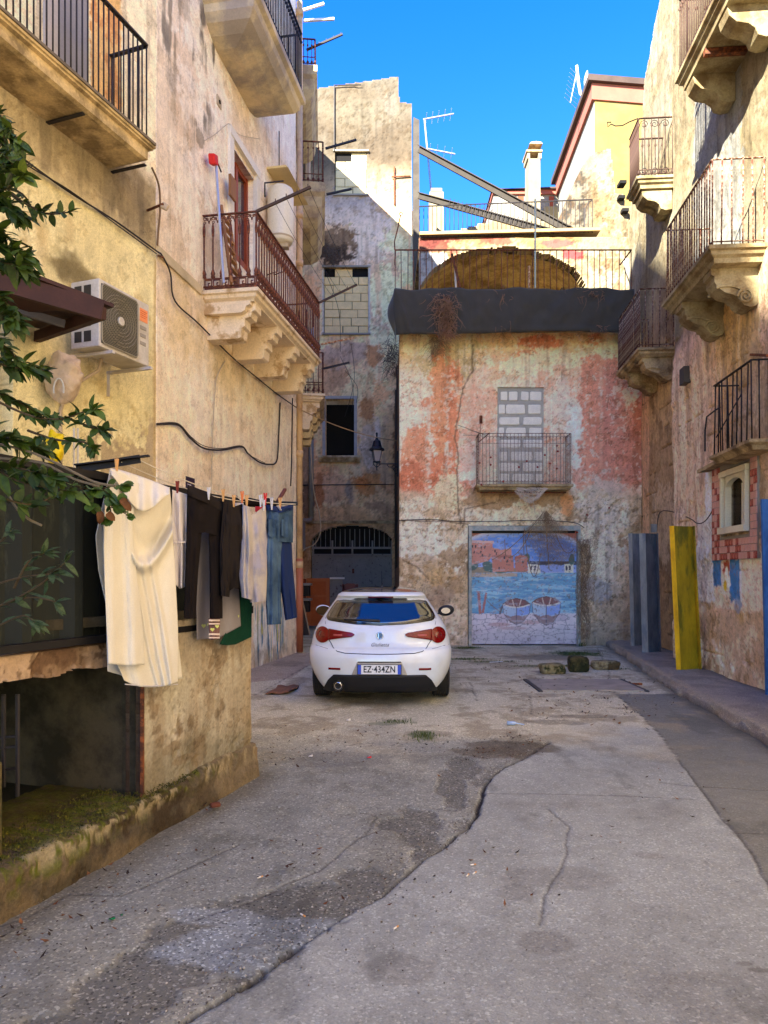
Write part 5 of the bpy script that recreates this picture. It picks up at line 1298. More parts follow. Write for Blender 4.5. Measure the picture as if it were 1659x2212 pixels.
def tile_mesh(m):
 b = MB(); 
 p0, p1 = .0, ts * .94
 vs = []
 for o, ins in ((.0, 0), (.010, 0), (.014, .006)):
  for (x, z) in ((ins, ins), (p1 - ins, ins), (p1 - ins, p1 - ins), (ins, p1 - ins)): vs.append(RIGHT.pt(x, z, o) - Vector((RIGHT.O.x, RIGHT.O.y, 0)))
 b.add(vs, [(0, 1, 5, 4), (1, 2, 6, 5), (2, 3, 7, 6), (3, 0, 4, 7), (4, 5, 9, 8), (5, 6, 10, 9), (6, 7, 11, 10), (7, 4, 8, 11), (8, 9, 10, 11)])
 return b.mesh('tile', m)
tm = [tile_mesh(M_tr), tile_mesh(M_tp)]
nc = int((rb_ - ra) / ts); nrw = int((ztop - zbot) / ts); cnt = 0
for j in range(nrw):
 for i in range(nc):
  u = ra + i * ts + (j % 2) * .012; z = zbot + j * ts
  if u + ts > nr[0] - .06 and u < nr[1] + .04 and z + ts > nr[2] - .09 and z < nr[3] + .04: continue
  if cnt >= 300: break
  k = 0 if ((i + j) % 2 == 0 and rr.random() < .62) or rr.random() < .12 else 1
  p = RIGHT.pt(u, z, .052 + rr.uniform(-.001, .001)); put('tile', tm[k], tp, loc=p); cnt += 1
wf = MB(); fw = .07
RIGHT.box(wf, nr[0], nr[0] + fw * .6, nr[2] + .05, nr[3] - .05, -.04, .09); RIGHT.box(wf, nr[1] - fw * .6, nr[1], nr[2] + .05, nr[3] - .05, -.04, .09)
RIGHT.box(wf, nr[0] - .02, nr[1] + .02, nr[2] - .04, nr[2] + .048, -.04, .12); RIGHT.box(wf, nr[0] - .02, nr[1] + .02, nr[3] - .048, nr[3] + .03, -.04, .10)
M_cream = mat('cream_frame', D(236, 224, 190), rough=.6, var=.08, bump=.2)
nw = wf.build('niche_window', M_cream, right_b)
mb = MB()
uc = (nr[0] + nr[1]) / 2; hw = (nr[1] - nr[0]) / 2 - fw * .6; zt_ = nr[3] - .05
for s in (-1, 1):
 x0_ = uc + s * hw * .74
 RIGHT.box(mb, x0_ - .012, x0_ + .012, nr[2] + .05, zt_ - .16, -.02, .07)
N_ = 14
for k in range(N_):
 t0, t1 = PI * k / N_, PI * (k + 1) / N_; r1_ = hw * .74
 pA = [(uc - r1_ * math.cos(t0), zt_ - .17 + .12 * math.sin(t0)), (uc - r1_ * math.cos(t1), zt_ - .17 + .12 * math.sin(t1))]
 mb.hexa([RIGHT.pt(pA[0][0], pA[0][1], -.02), RIGHT.pt(pA[1][0], pA[1][1], -.02), RIGHT.pt(pA[1][0], pA[1][1], .06), RIGHT.pt(pA[0][0], pA[0][1], .06),
RIGHT.pt(pA[0][0], zt_, -.02), RIGHT.pt(pA[1][0], zt_, -.02), RIGHT.pt(pA[1][0], zt_, .06), RIGHT.pt(pA[0][0], zt_, .06)])
mb.build('arched_mullion', M_cream, nw)
mb = MB(); RIGHT.box(mb, nr[0] - .1, nr[1] + .1, nr[2] - .1, nr[3] + .1, -.5, -.45); mb.build('dark_recess', M_dark, nw)
mb = MB(); RIGHT.box(mb, nr[0] + .04, nr[1] - .04, nr[2] + .04, nr[3] - .04, -.1, -.09); mb.build('pane', mat('dark_pane', D(40, 34, 34), rough=.05, var=.1, bump=0, spec=.8, alpha=.45), nw)
mb = MB(); mb.grid(lambda u, v: RIGHT.pt(uc - .12 + u * .22 * (1 - .4 * v), nr[2] + .05 + (1 - v) * (nr[3] - nr[2] - .1), -.25 + .03 * math.sin(u * 18)), 18, 6); mb.build('curtain', mat('pink_curtain', D(190, 130, 120), var=.1, bump=0), nw, smooth=True)
zp = PINK.hit(1100, 1052)[1] 
pa, pb = PINK.hit(1031, 1050, .55)[0], PINK.hit(1239, 1050, .55)[0]
prp = [(0, 0), (.55, 0), (.55, -.05), (.51, -.07), (.49, -.12), (0, -.15)]
M_thin = mat('thin_pale_rail', D(150, 128, 112), rough=.8, metal=.1, var=.3, vs=20, col2=D(110, 66, 46), c2s=12, c2t=.5)
bp_, pua, pub, po = balcony(pink, PINK, pa, pb, zp, .55, .15, 1.12, 26, 6, M_slabdirty, M_thin, bar_r=.006, inset=.05, profile=prp, top_r=.010, mid=.9, jitter=.01)
mb = MB()
for k in range(26):
 c = PINK.pt(pua + (k + .5) * (pub - pua) / 26, zp + 1.02, po); mb.tube([c + Vector((math.cos(t) * .038, 0, math.sin(t) * .038)) for t in np.linspace(0, PI, 7)], .005, 4)
for k in range(26):
 c = PINK.pt(pua + (k + .5) * (pub - pua) / 26, zp + .09, po); mb.tube([c + Vector((math.cos(t) * .035, 0, math.sin(t) * .035)) for t in np.linspace(-PI, 0, 7)], .006, 4)
tag(mb.build('scroll_band', M_thin, bp_), kind='stuff')
mb = MB(); mb.bar(PINK.pt(pa + .1, zp - .16, .3), PINK.pt(pb - .1, zp - .16, .3), .03); mb.build('iron_joist', M_rust, bp_)
Yr = 15.85
TR = Plane((0, Yr), (1, 0), (0, -1))
ta, tb = TR.U(854), TR.U(1364); zr0 = PZ + .02; zr1 = TR.hit(0, 540)[1]
rail = thing('terrace_railing', 'long rusty railing with leaning pole above the black shade cloth', 'railing', ((ta + tb) / 2, Yr, PZ))
mb = MB(); mb.tube([(ta, Yr, zr1), (tb, Yr, zr1)], .018, 6); mb.build('handrail', M_rust, rail)
mb = MB(); mb.tube([(ta, Yr, zr0), (tb, Yr, zr0)], .018, 6); mb.build('bottom_rail', M_rust, rail)
me = MB().tube([(0, 0, 0), (0, 0, zr1 - zr0)], .0095, 5).mesh('bar', M_rust, True)
for k in range(39):
 x = ta + (tb - ta) * k / 38
 put('bar', me, rail, loc=(x, Yr, zr0), rot=(0, random.uniform(-.012, .012), 0))
for x in (ta, tb):
 mb = MB(); mb.tube([(x, Yr, zr1), (x, 16.6, zr1)], .016, 5); mb.tube([(x, Yr, zr0), (x, 16.6, zr0)], .016, 5); mb.build('return_rail', M_rust, rail)
mb = MB(); mb.box(((ta + tb) / 2, 16.1, PZ + .02), (tb - ta, .58, .06)); mb.build('slab_edge', M_slabdirty, rail)
mb = MB(); mb.tube([TR.P(853, 540), TR.P(852, 522), TR.P(860, 490), TR.P(865, 466)], .014, 6); c = TR.P(866, 462); mb.tube([c + Vector((math.cos(t) * .035, 0, math.sin(t) * .035)) for t in np.linspace(0, 2 * PI, 9)], .01, 4); mb.build('ring_pole', M_rust, rail)
for (x, mt_, y0, y1, r) in ((985, M_white, 570, 622, .02), (1156, mat('pale_green_pole', D(190, 200, 180)), 430, 622, .02), (1143, M_rustlight, 575, 622, .03)):
 mb = MB(); mb.tube([TR.P(x - (3 if x == 985 else 0), y0, -.2), TR.P(x, y1, -.2)], r, 6); mb.build('pole', mt_, rail)
mb = MB(); mb.bar(TR.P(976, 548, -.1), TR.P(994, 622, -.1), .05, .03); mb.build('leaning_post', M_rust, rail)
M_cloth = mat('black_shade_cloth', D(70, 66, 58, .8), rough=.9, var=.12, vs=3, fine=160, fvar=.2, bump=.3, bd=.002, sheen=.2)
zc1 = TR.hit(0, 627)[1]; zc0 = TR.hit(0, 721)[1]
def clothf(u, v):
 L1 = .75; Wd = tb - ta; tot = L1 * 2 + Wd; s = u * tot
 sag = .02 * math.sin(s * 4.1) + .012 * math.sin(s * 9.7)
 z = zc1 + sag * (1 - v) - v * (zc1 - zc0) - v * .03 * math.sin(s * 1.1)
 bulge = .0 + .03 * math.sin(PI * v) + .012 * math.sin(s * 7 + v * 5) * (.3 + v)
 y = Yr - .09 - bulge + v * .03
 if s < L1: return Vector((ta - .03 - .16 * math.sin(PI * min(1, v * 1.2)) * math.sin(PI * (s / L1) * .9 + .2) + .05 * v, y + (L1 - s), z - .02))
 if s > L1 + Wd: q = s - L1 - Wd; return Vector((tb + .03 + .06 * math.sin(PI * v) - .16 * v, y + q, z))
 x = ta - .03 + (s - L1) * (Wd + .06) / Wd
 ed = (s - L1) / Wd; x += v * (.16 * (1 - ed) ** 6 * 1.0 - .10 * ed ** 6)
 crease = .03 * math.exp(-((s - L1 - .25 * v) / .06) ** 2) + .035 * mathutils.noise.noise(Vector((s * 2.2 + v * 1.5, v * 2.4, 1))) + .018 * mathutils.noise.noise(Vector((s * 7, v * 5 + s, 4))) + (.012 if abs(v - .93) < .03 else 0)
 return Vector((x, y - crease, z))
mb = MB(); mb.grid(clothf, 260, 22)
o = mb.build('shade_cloth', M_cloth, smooth=True); m_ = o.modifiers.new('s', 'SOLIDIFY'); m_.thickness = .004
tag(o, 'long black shade cloth wrapped round the lower half of the rusty terrace railing', 'shade cloth')
                # -- ON AND BEYOND THE TERRACE
YV = 19.6
VP_ = Plane((0, YV), (1, 0), (0, -1))
vault = thing('vault_building', 'ruined barrel vault of yellow stone with red and white plaster rim on the terrace', 'ruin', (3.3, YV, PZ))
va, vb = VP_.U(906), VP_.U(1366); zt0 = VP_.hit(0, 512)[1]
a0, a1 = VP_.U(908), VP_.U(1268); apx = VP_.hit(0, 533)[1]; spr = VP_.hit(0, 600)[1] 
def vault_in(U, Z):
 c = (a0 + a1) / 2; hw = (a1 - a0) / 2
 t = np.clip(1 - np.abs((U - c) / hw) ** 2.2, 0, 1) ** .6
 return (U > a0) & (U < a1) & (Z < spr - .35 + (apx - spr + .35) * t + (fbm(U, Z, 4, 3, 3) - .5) * .12)
def col_v(U, Z):
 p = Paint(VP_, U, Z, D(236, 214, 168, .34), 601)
 p.patches(D(206, 164, 106, .34), .02, .05, 1.2, .8, 3)
 p.patches(D(196, 90, 78, .5), .08, .03, 1.3, .8, 9, region=(1 - sst(VP_.U(1225), VP_.U(1300), U)))
 p.box(900, 966, 515, 545, D(120, 56, 54, .5), fray=.12, k=.8); p.blob(985, 527, 14, 6, D(236, 170, 120, .5)); p.blob(1200, 525, 30, 8, D(206, 110, 100, .55)); p.box(1218, 1262, 541, 560, D(206, 90, 90, .55), fray=.08)  # dark red box at the left end is shade painted on the red band
 p.blob(1150, 515, 40, 4, D(230, 190, 120, .5)); p.box(900, 966, 545, 640, D(190, 186, 180, .7), fray=.05)
 p.box(1268, 1400, 540, 640, D(240, 224, 188, .34), fray=.1); p.patches(D(190, 150, 110, .4), .09, .02, 3, .8, 30, region=sst(VP_.U(1268), VP_.U(1275), U))
 return p.age(1)
wall('wall', VP_, va, vb, PZ, zt0, .035, col_v, lambda U, Z: (fbm(U, Z, 2, 4, 3) - .5) * .05, lambda U, Z: ~vault_in(U, Z), .4, vault, M_wall)
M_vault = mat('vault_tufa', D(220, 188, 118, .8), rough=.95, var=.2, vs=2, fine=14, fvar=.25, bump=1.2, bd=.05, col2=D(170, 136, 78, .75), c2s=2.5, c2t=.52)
mb = MB(); N_ = 26
def vf(u, v):
 c = (a0 + a1) / 2; hw = (a1 - a0) / 2 + .03; x = c - hw + 2 * hw * u
 t = max(0, 1 - abs((x - c) / hw) ** 2.2) ** .6
 return Vector((x, YV + .38 + v * 3.3, spr - .35 + (apx - spr + .37) * t - v * .5 * t + .05 * math.sin(u * 31 + v * 9)))
mb.grid(vf, 40, 12); mb.grid(lambda u, v: Vector((a0 - .1 + (a1 - a0 + .2) * u, YV + 2.3 + .12 * math.sin(u * 23 + v * 5), PZ + v * 2.9)), 60, 20); mb.build('vault_lining', M_vault, vault)
mb = MB(); mb.box((va + (vb - va) / 2, YV + 2.5, zt0 - .06), (vb - va, 4.2, .16)); mb.build('vault_roof', M_slabdirty, vault)
mb = MB(); mb.hexa([Vector((va, YV - .14, zt0 + .002)), Vector((vb - .9, YV - .14, zt0 + .12)), Vector((vb - .9, YV + .3, zt0 + .12)), Vector((va, YV + .3, zt0 + .002)), Vector((va, YV - .14, zt0 + .08)), Vector((vb - .9, YV - .14, zt0 + .2)), Vector((vb - .9, YV + .3, zt0 + .2)), Vector((va, YV + .3, zt0 + .08))])
mb.build('rim', mat('ochre_rim', D(224, 190, 130, .55), var=.2, bump=.5), vault)
mb = MB(); mb.tube([at(1351, 562, YV - .2), at(1372, 620, YV - .4)], .09, 10); mb.build('vent_pipe', mat('pale_pipe', D(196, 200, 200, .5), rough=.5), vault, smooth=True)
R2 = Plane((0, YV - .05), (1, 0), (0, -1))
rail2 = thing('roof_railing', 'dark railing on top of the ruined vault below the diagonal beams', 'railing', (3.4, YV - .05, zt0))
xa, xb = R2.U(906), R2.U(1280)
def zb2(x): return np.interp(x, [xa, xb], [R2.hit(0, 515)[1], R2.hit(0, 503)[1]])
def zt2(x): return np.interp(x, [xa, xb], [R2.hit(0, 446)[1], R2.hit(0, 431)[1]])
mb = MB(); mb.tube([(xa, YV - .05, zt2(xa)), (xb, YV - .05, zt2(xb))], .018, 5); mb.build('handrail', M_iron, rail2)
mb = MB(); mb.tube([(xa, YV - .05, zb2(xa) + .03), (xb, YV - .05, zb2(xb) + .03)], .015, 5); mb.build('bottom_rail', M_iron, rail2)
me = MB().tube([(0, 0, 0), (0, 0, .87)], .0095, 5).mesh('bar', M_iron, True)
for k in range(41):
 x = xa + (xb - xa) * k / 40; put('bar', me, rail2, loc=(x, YV - .05, float(zb2(x))))
mb = MB(); mb.tube([R2.P(1262, 500), R2.P(1264, 450), R2.P(1272, 436), R2.P(1280, 433)], .014, 5); mb.build('brace', M_iron, rail2)
M_beam = mat('grey_steel_beam', D(96, 88, 78, .34), rough=.8, metal=.2, var=.2, vs=4, bump=.3)
def beam(pts_, wv, lab, rings=0):
 t = thing('roof_beam', lab, 'beam', tuple(pts_[0]), group='diagonal steel beams over the terrace')
 a, b = pts_; d = (b - a).normalized()
 mb = MB(); mb.bar(a, b, wv * .15, wv); mb.build('web', M_beam, t)
 for s in (-1, 1):
  mb = MB(); off = Vector((0, 0, 1)) * s * wv * .5; mb.bar(a + off, b + off, wv * .8, .02); mb.build('flange', M_beam, t)
 for k in range(rings):
  p = a.lerp(b, .25 + .7 * k / rings); mb = MB(); mb.bar(p - Vector((.05, .08, .13)), p + Vector((.05, -.08, .13)), .02); mb.build('cleat', M_blackiron, t)
beam((at(905, 322, 23.5), at(1235, 500, 20.2)), .22, 'longer upper grey steel beam slanting down across the blue sky')
beam((at(905, 423, 23.0), at(1190, 502, 20.3)), .19, 'lower dark steel beam with small cleats behind the roof railing', 22)
ch = thing('chimney', 'short cream chimney stub beside the back house with antenna mast behind', 'chimney', tuple(at(940, 500, 24)))
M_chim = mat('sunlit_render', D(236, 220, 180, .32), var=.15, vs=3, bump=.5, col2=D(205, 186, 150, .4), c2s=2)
def wbox(px0, px1, py0, py1, Y, dep, mt, parent, name, taper=0, skew=0):
 a, b = at(px0, py1, Y), at(px1, py0, Y); mb = MB()
 mb.hexa([Vector((a.x, Y, a.z)), Vector((b.x, Y, a.z)), Vector((b.x, Y + dep, a.z)), Vector((a.x, Y + dep, a.z)), Vector((a.x + taper, Y, b.z + skew)), Vector((b.x - taper, Y, b.z)), Vector((b.x - taper, Y + dep, b.z)), Vector((a.x + taper, Y + dep, b.z + skew))])
 return mb.build(name, mt, parent)
wbox(928, 958, 414, 520, 24, .5, M_chim, ch, 'stack'); wbox(931, 955, 406, 413.5, 24, .4, M_chim, ch, 'cap')
pw_ = thing('parapet_wall', 'long low sunlit rooftop wall with a small sky opening seen through the roof railing', 'wall', tuple(at(1050, 515, 24.6)))
PW = Plane((0, 24.8), (1, 0), (0, -1))
hole = rect(PW, 974, 1012, 499, 514)
wall('wall', PW, PW.U(956), PW.U(1250), 9, PW.hit(0, 478)[1], .08, lambda U, Z: Paint(PW, U, Z, D(232, 210, 164, .32), 71).patches and (lambda p: (p.patches(D(222, 190, 130, .42), .03, .05, 1, .8, 3), p.patches(D(196, 176, 140, .4), .09, .04, 2, .7, 5), p.C)[-1])(Paint(PW, U, Z, D(232, 210, 164, .32), 71)),
lambda U, Z: (fbm(U, Z, 2, 4, 3) - .5) * .08, lambda U, Z: notin(hole)(U, Z) & (Z < np.interp(U, [PW.U(956), PW.U(1060), PW.U(1140), PW.U(1230)], [PW.hit(0, y)[1] for y in (507, 482, 478, 479)]) + (fbm(U, Z, 2, 3, 1) - .5) * .15), .3, pw_, M_wall)
def antenna(lab, base, top, arms, r=.03, mt=None):
 t = thing('tv_antenna', lab, 'antenna', tuple(base)); mt = mt or mat('alu_grey', D(190, 192, 196, .7), rough=.4, metal=.5)
 mb = MB(); mb.tube([base, top], r, 6); mb.build('mast', mt, t)
 for (a, b, n) in arms:
  mb = MB(); mb.tube([a, b], r * .9, 6); ar = mb.build('boom', mt, t)
  for k in range(n):
   p = a.lerp(b, (k + .5) / n); mb = MB(); mb.tube([p - Vector((0, .35, 0)), p + Vector((0, .35, 0))], .008, 4); mb.build('element', mt, ar)
 return t
YA = 26
antenna('thin grey antenna mast with two slanted booms above the chimney stub', at(931, 410, YA), at(917, 257, YA), [(at(914, 258, YA), at(980, 246, YA), 5), (at(921, 321, YA), at(983, 333, YA), 4)], .035)
ph = thing('house', 'low pink and white rooftop storey behind the railing with little dark openings', 'building', tuple(at(1140, 480, 30)))
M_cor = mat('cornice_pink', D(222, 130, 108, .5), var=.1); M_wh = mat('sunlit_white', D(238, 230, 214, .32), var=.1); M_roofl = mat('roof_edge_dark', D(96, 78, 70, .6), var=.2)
wbox(1066, 1222, 419, 520, 30, 4, M_wh, ph, 'wall'); wbox(1064, 1224, 407, 418.6, 29.9, 4.2, M_cor, ph, 'cornice', skew=-.12); wbox(1062, 1226, 402, 406.6, 29.8, 4.4, M_roofl, ph, 'roof_edge', skew=-.12)
for (x0, x1) in ((1119, 1131), (1136, 1148), (1186, 1197)): wbox(x0, x1, 424, 446, 29.97, .1, M_redwood, ph, 'window')
wbox(1176, 1212, 446, 520, 29.8, .15, mat('ochre_low', D(214, 190, 140, .45)), ph, 'low_wall')
chm = thing('chimney', 'tall slim white chimney with tiled cap standing against the blue sky', 'chimney', tuple(at(1155, 480, 28)))
wbox(1141, 1168, 342, 500, 28, .7, M_chim, chm, 'stack', taper=.02)
for (x0, x1) in ((1139, 1145), (1163, 1170)): wbox(x0, x1, 326, 341.8, 28, .7, M_chim, chm, 'cap_leg')
wbox(1137, 1172, 323, 327, 27.95, .8, M_slabdirty, chm, 'cap_slab'); mb = MB(); c = at(1154, 322, 28.35); mb.prism([(-.26, 0), (.26, 0), (.2, .07), (0, .1), (-.2, .07)], lambda p: c + Vector((p[0], -.35, p[1])), lambda p: c + Vector((p[0], .35, p[1]))); mb.build('cap_tile', M_slabdirty, chm)
wy = thing('house', 'tall white and yellow house with red cornice leaning away at the upper right', 'building', tuple(at(1300, 420, 27)))
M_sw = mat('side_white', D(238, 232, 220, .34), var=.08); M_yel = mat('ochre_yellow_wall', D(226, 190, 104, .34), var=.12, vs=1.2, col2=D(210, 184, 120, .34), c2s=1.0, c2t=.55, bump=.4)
K0 = at(1283, 170, 24.0); K1 = at(1207, 400, 36.0); ztopw = K0.z
K1 = Vector((K1.x, K1.y, ztopw)); K1y = (HZ - 382) / FL; Yk = (ztopw - EYE) / K1y; K1 = Vector(((1206 - CX) / FL * Yk, Yk, ztopw))
R0 = Vector((K0.x + 5, 24.6, ztopw))
mb = MB(); mb.prism([(K0.x, K0.y), (R0.x, R0.y), (K1.x + 6, K1.y), (K1.x, K1.y)], lambda p: Vector((p[0], p[1], 6)), lambda p: Vector((p[0], p[1], ztopw - .75))); mb.build('wall', M_sw, wy)
mb = MB(); mb.hexa([Vector((K0.x + .02, K0.y - .03, 6)), Vector((R0.x, R0.y - .03, 6)), Vector((R0.x, R0.y + .1, 6)), Vector((K0.x + .02, K0.y + .1, 6)), Vector((K0.x + .02, K0.y - .03, ztopw - .74)), Vector((R0.x, R0.y - .03, ztopw - .74)), Vector((R0.x, R0.y + .1, ztopw - .74)), Vector((K0.x + .02, K0.y + .1, ztopw - .74))])
mb.build('front_wall', M_yel, wy)
for (o, z0_, z1_, m__) in ((.10, ztopw - .742, ztopw - .2, M_cor), (.25, ztopw - .198, ztopw, M_roofl)):
 mb = MB(); mb.prism([(K0.x - o, K0.y - o), (R0.x, R0.y - o), (K1.x + 6, K1.y + o), (K1.x - o, K1.y + o)], lambda p: Vector((p[0], p[1], z0_)), lambda p: Vector((p[0], p[1], z1_))); mb.build('cornice', m__, wy)
Ya = 25
dsh = thing('satellite_dish', 'small white satellite dish and thin aerial on a bent pole at the red cornice', 'antenna', tuple(at(1283, 208, Ya)))
M_al = mat('white_metal', D(235, 235, 238, .6), rough=.4)
mb = MB(); mb.tube([at(1283, 211, Ya), at(1262, 211, Ya), at(1254, 203, Ya), at(1250, 180, Ya), at(1246, 142, Ya)], .05, 6); mb.build('bent_pole', M_al, dsh)
mb = MB(); mb.lathe([(0, 0), (.12, .01), (.25, .05), (.34, .1), (.33, .12), (.24, .07), (0, .03)], c=at(1261, 178, Ya), n=18, M=Matrix.Rotation(PI / 2, 3, 'Y') @ Matrix.Rotation(.2, 3, 'X')); mb.build('dish', M_al, dsh, smooth=True)
mb = MB(); mb.tube([at(1232, 222, Ya), at(1245, 160, Ya)], .015, 5); bm_ = mb.build('boom', M_al, dsh)
for k in range(8):
 p = at(1232, 222, Ya).lerp(at(1245, 160, Ya), k / 7); mb = MB(); mb.tube([p - Vector((.25, .2, -.06)), p + Vector((.25, .2, -.06))], .006, 4); mb.build('element', M_al, bm_)
rw = thing('ruined_wall', 'tall broken rubble wall with toothed stones and dark stains right of the roof railing', 'ruin', tuple(at(1290, 520, 21)))
RW = Plane((0, 20.8), (1, 0), (0, -1))
def rwkeep(U, Z):
 xs = [RW.U(x) for x in (1212, 1240, 1272, 1300, 1318, 1330, 1375)]; zs = [RW.hit(0, y)[1] for y in (470, 400, 332, 326, 324, 420, 420)]
 n = (fbm(U, Z, 2.2, 4, 9) - .5) * .12
 row = np.floor(Z / .36); lim = RW.U(1326) + np.interp(Z, [RW.hit(0, 520)[1], RW.hit(0, 330)[1]], [.55, .0]) + (row % 2) * .16
 return (Z < np.interp(U, xs, zs) + n) & (U < lim)
def col_rw(U, Z):
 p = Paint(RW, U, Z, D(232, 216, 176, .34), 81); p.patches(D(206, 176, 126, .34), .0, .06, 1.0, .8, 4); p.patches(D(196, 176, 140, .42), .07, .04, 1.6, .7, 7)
 left = 1 - sst(RW.U(1262), RW.U(1290), U + p.n2 * .6); p.over(left * .85, D(150, 140, 124, .6)); p.over(left * sst(.0, .1, p.n2 + p.sv * .5) * .8, D(60, 58, 54, .6))
 p.over(sst(.10, .15, p.n2 + p.n3 * .4) * .6, D(150, 120, 90, .4)); return p.age(1)
wall('wall', RW, RW.U(1212), RW.U(1385), PZ, RW.hit(0, 322)[1], .04, col_rw, lambda U, Z: (fbm(U, Z, 2, 5, 3) - .5) * .14, rwkeep, .8, rw, M_rough)
for (x, y, r) in ((1343, 398, 7), (1340, 430, 7), (1348, 458, 7), (1335, 530, 12)):
 c = RW.P(x, y, .05); mb = MB(); rr2 = r / FL * 20.8
 mb.box(c, (rr2 * 2, .3, rr2 * .9)); mb.build('beam_socket', M_dark, rw)
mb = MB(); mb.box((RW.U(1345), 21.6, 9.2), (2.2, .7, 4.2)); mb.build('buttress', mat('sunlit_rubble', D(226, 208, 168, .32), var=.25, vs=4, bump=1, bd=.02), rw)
                # -- PAINTED DOOR (mural)
door = thing('painted_door', 'boarded doorway painted with a harbour scene of two moored rowing boats, pink castle and blue sky', 'door', ((md[0] + md[1]) / 2, 16.45, 0))
x0m, x1m, z1m = md[0] + .07, md[1] - .06, md[3] - .11
def mural(U, Z):
 hx = lambda px: PINK.U(px); hz = lambda py: PINK.hit(0, py)[1]
 n1 = fbm(U, Z, 3, 5, 701) - .5; n2 = fbm(U, Z * 3, 6, 4, 702) - .5; n3 = fbm(U, Z, 25, 3, 703) - .5
 c = np.zeros(U.shape + (3,)) + np.asarray(D(86, 140, 216))
 z0, z1 = hz(1250), hz(1150)
 c = mx(c, D(130, 166, 226), sst(.0, .12, n1 + n2 * .5) * .7); c = mx(c, D(186, 196, 232), (1 - sst(hz(1245), hz(1200), Z)) * .75)
 ux = (U - hx(1010)) / (hx(1245) - hx(1010)); arc = hz(1178) + (hz(1143) - hz(1178)) * np.sqrt(np.clip(1 - ((ux - .5) * 1.9) ** 2, 0, 1))
 c = mx(c, D(236, 226, 226), (1 - sst(.0, .14, arc - Z)) * .8); c = mx(c, D(186, 92, 62), sst(-.01, .03, Z - arc + n2 * .04))
 def poly(px, col, k=1.0, rough=.012):
  nonlocal c
  pp = [(hx(x), hz(y)) for x, y in px]; m = inside(U + n3 * rough * 1.6, Z + n3 * rough * 1.6, pp).astype(float) * k; c = mx(c, col, m); return m
 wtr = (Z < hz(1237)).astype(float); c = mx(c, D(104, 168, 196), wtr)
 c = mx(c, D(150, 200, 214), wtr * sst(.02, .1, fbm(U, Z * 5, 3, 4, 711) - .5)); c = mx(c, D(78, 142, 186), wtr * sst(.04, .12, fbm(U, Z * 6, 4, 4, 713) - .5) * .8)
 c = mx(c, D(110, 180, 178), wtr * sst(hz(1240), hz(1300), -Z + 2 * hz(1300) - hz(1270)) * 0)
 poly([(1010, 1238), (1140, 1236), (1140, 1228), (1010, 1224)], D(150, 130, 96), 1); poly([(1012, 1247), (1120, 1245), (1120, 1238), (1012, 1238)], D(184, 160, 130))
 poly([(1143, 1212), (1250, 1212), (1250, 1220), (1143, 1220)], D(40, 38, 60)); poly([(1143, 1218), (1168, 1220), (1172, 1238), (1143, 1238)], D(238, 226, 200)); poly([(1222, 1218), (1242, 1218), (1242, 1237), (1222, 1237)], D(238, 226, 200))
 poly([(1170, 1222), (1195, 1218), (1222, 1222), (1222, 1236), (1170, 1236)], D(150, 170, 226))
 for x in (1150, 1158, 1227, 1234): poly([(x - 2, 1222), (x + 2, 1222), (x + 2, 1232), (x - 2, 1232)], D(50, 40, 50))
 for (x, y, rx, ry) in ((1140, 1205, 10, 12), (1022, 1222, 16, 12), (1056, 1222, 14, 14), (1238, 1208, 8, 16), (1075, 1232, 30, 5)):
  r = np.sqrt(((U - hx(x)) / (rx / FL * 16.4)) ** 2 + ((Z - hz(y)) / (ry / FL * 16.4)) ** 2) + n1 * 1.2; c = mx(c, D(56, 96, 84), 1 - sst(.85, 1.05, r))
 poly([(1008, 1166), (1066, 1168), (1066, 1200), (1056, 1212), (1030, 1218), (1008, 1222)], D(206, 132, 108)); poly([(1008, 1166), (1068, 1168), (1068, 1173), (1008, 1172)], D(222, 176, 160))
 poly([(1066, 1182), (1082, 1186), (1082, 1200), (1066, 1200)], D(212, 138, 112)); poly([(1080, 1188), (1106, 1184), (1108, 1204), (1080, 1204)], D(214, 146, 122))
 poly([(1064, 1200), (1086, 1196), (1110, 1200), (1113, 1234), (1066, 1236)], D(200, 122, 96)); poly([(1064, 1200), (1110, 1200), (1110, 1204), (1064, 1204)], D(180, 104, 84))
 poly([(1114, 1202), (1128, 1198), (1142, 1202), (1142, 1234), (1116, 1235)], D(196, 118, 94)); poly([(1114, 1202), (1142, 1202), (1142, 1206), (1114, 1206)], D(176, 100, 82))
 for (x, y) in ((1015, 1180), (1022, 1180), (1029, 1180), (1041, 1182), (1049, 1182), (1018, 1192), (1026, 1192), (1040, 1192), (1044, 1199), (1071, 1190), (1074, 1196), (1092, 1204), (1098, 1212), (1132, 1214), (1080, 1228)):
  poly([(x - 1.6, y - 3), (x + 1.6, y - 3), (x + 1.6, y + 3), (x - 1.6, y + 3)], D(54, 34, 34))
 sh_ = (Z < hz(1326) + n2 * .02).astype(float); c = mx(c, D(226, 214, 214), sh_); c = mx(c, D(206, 190, 196), sh_ * sst(.0, .1, n1))
 g = .26; uu, zz = (U + n1 * .10) / g, (Z + n1 * .06) / (g * .48)
 iu, iz = np.floor(uu), np.floor(zz); d1 = np.full(U.shape, 9.); d2 = np.full(U.shape, 9.)
 for a in (-1, 0, 1):
  for b in (-1, 0, 1):
   cx_, cz_ = iu + a + _hash(iu + a, iz + b, 5) * .9, iz + b + _hash(iu + a, iz + b, 6) * .9
   d_ = np.hypot(uu - cx_, zz - cz_); d2 = np.where(d_ < d1, d1, np.minimum(d2, d_)); d1 = np.minimum(d1, d_)
 c = mx(c, D(92, 74, 82), sh_ * (1 - sst(.03, .09, d2 - d1)) * .75)
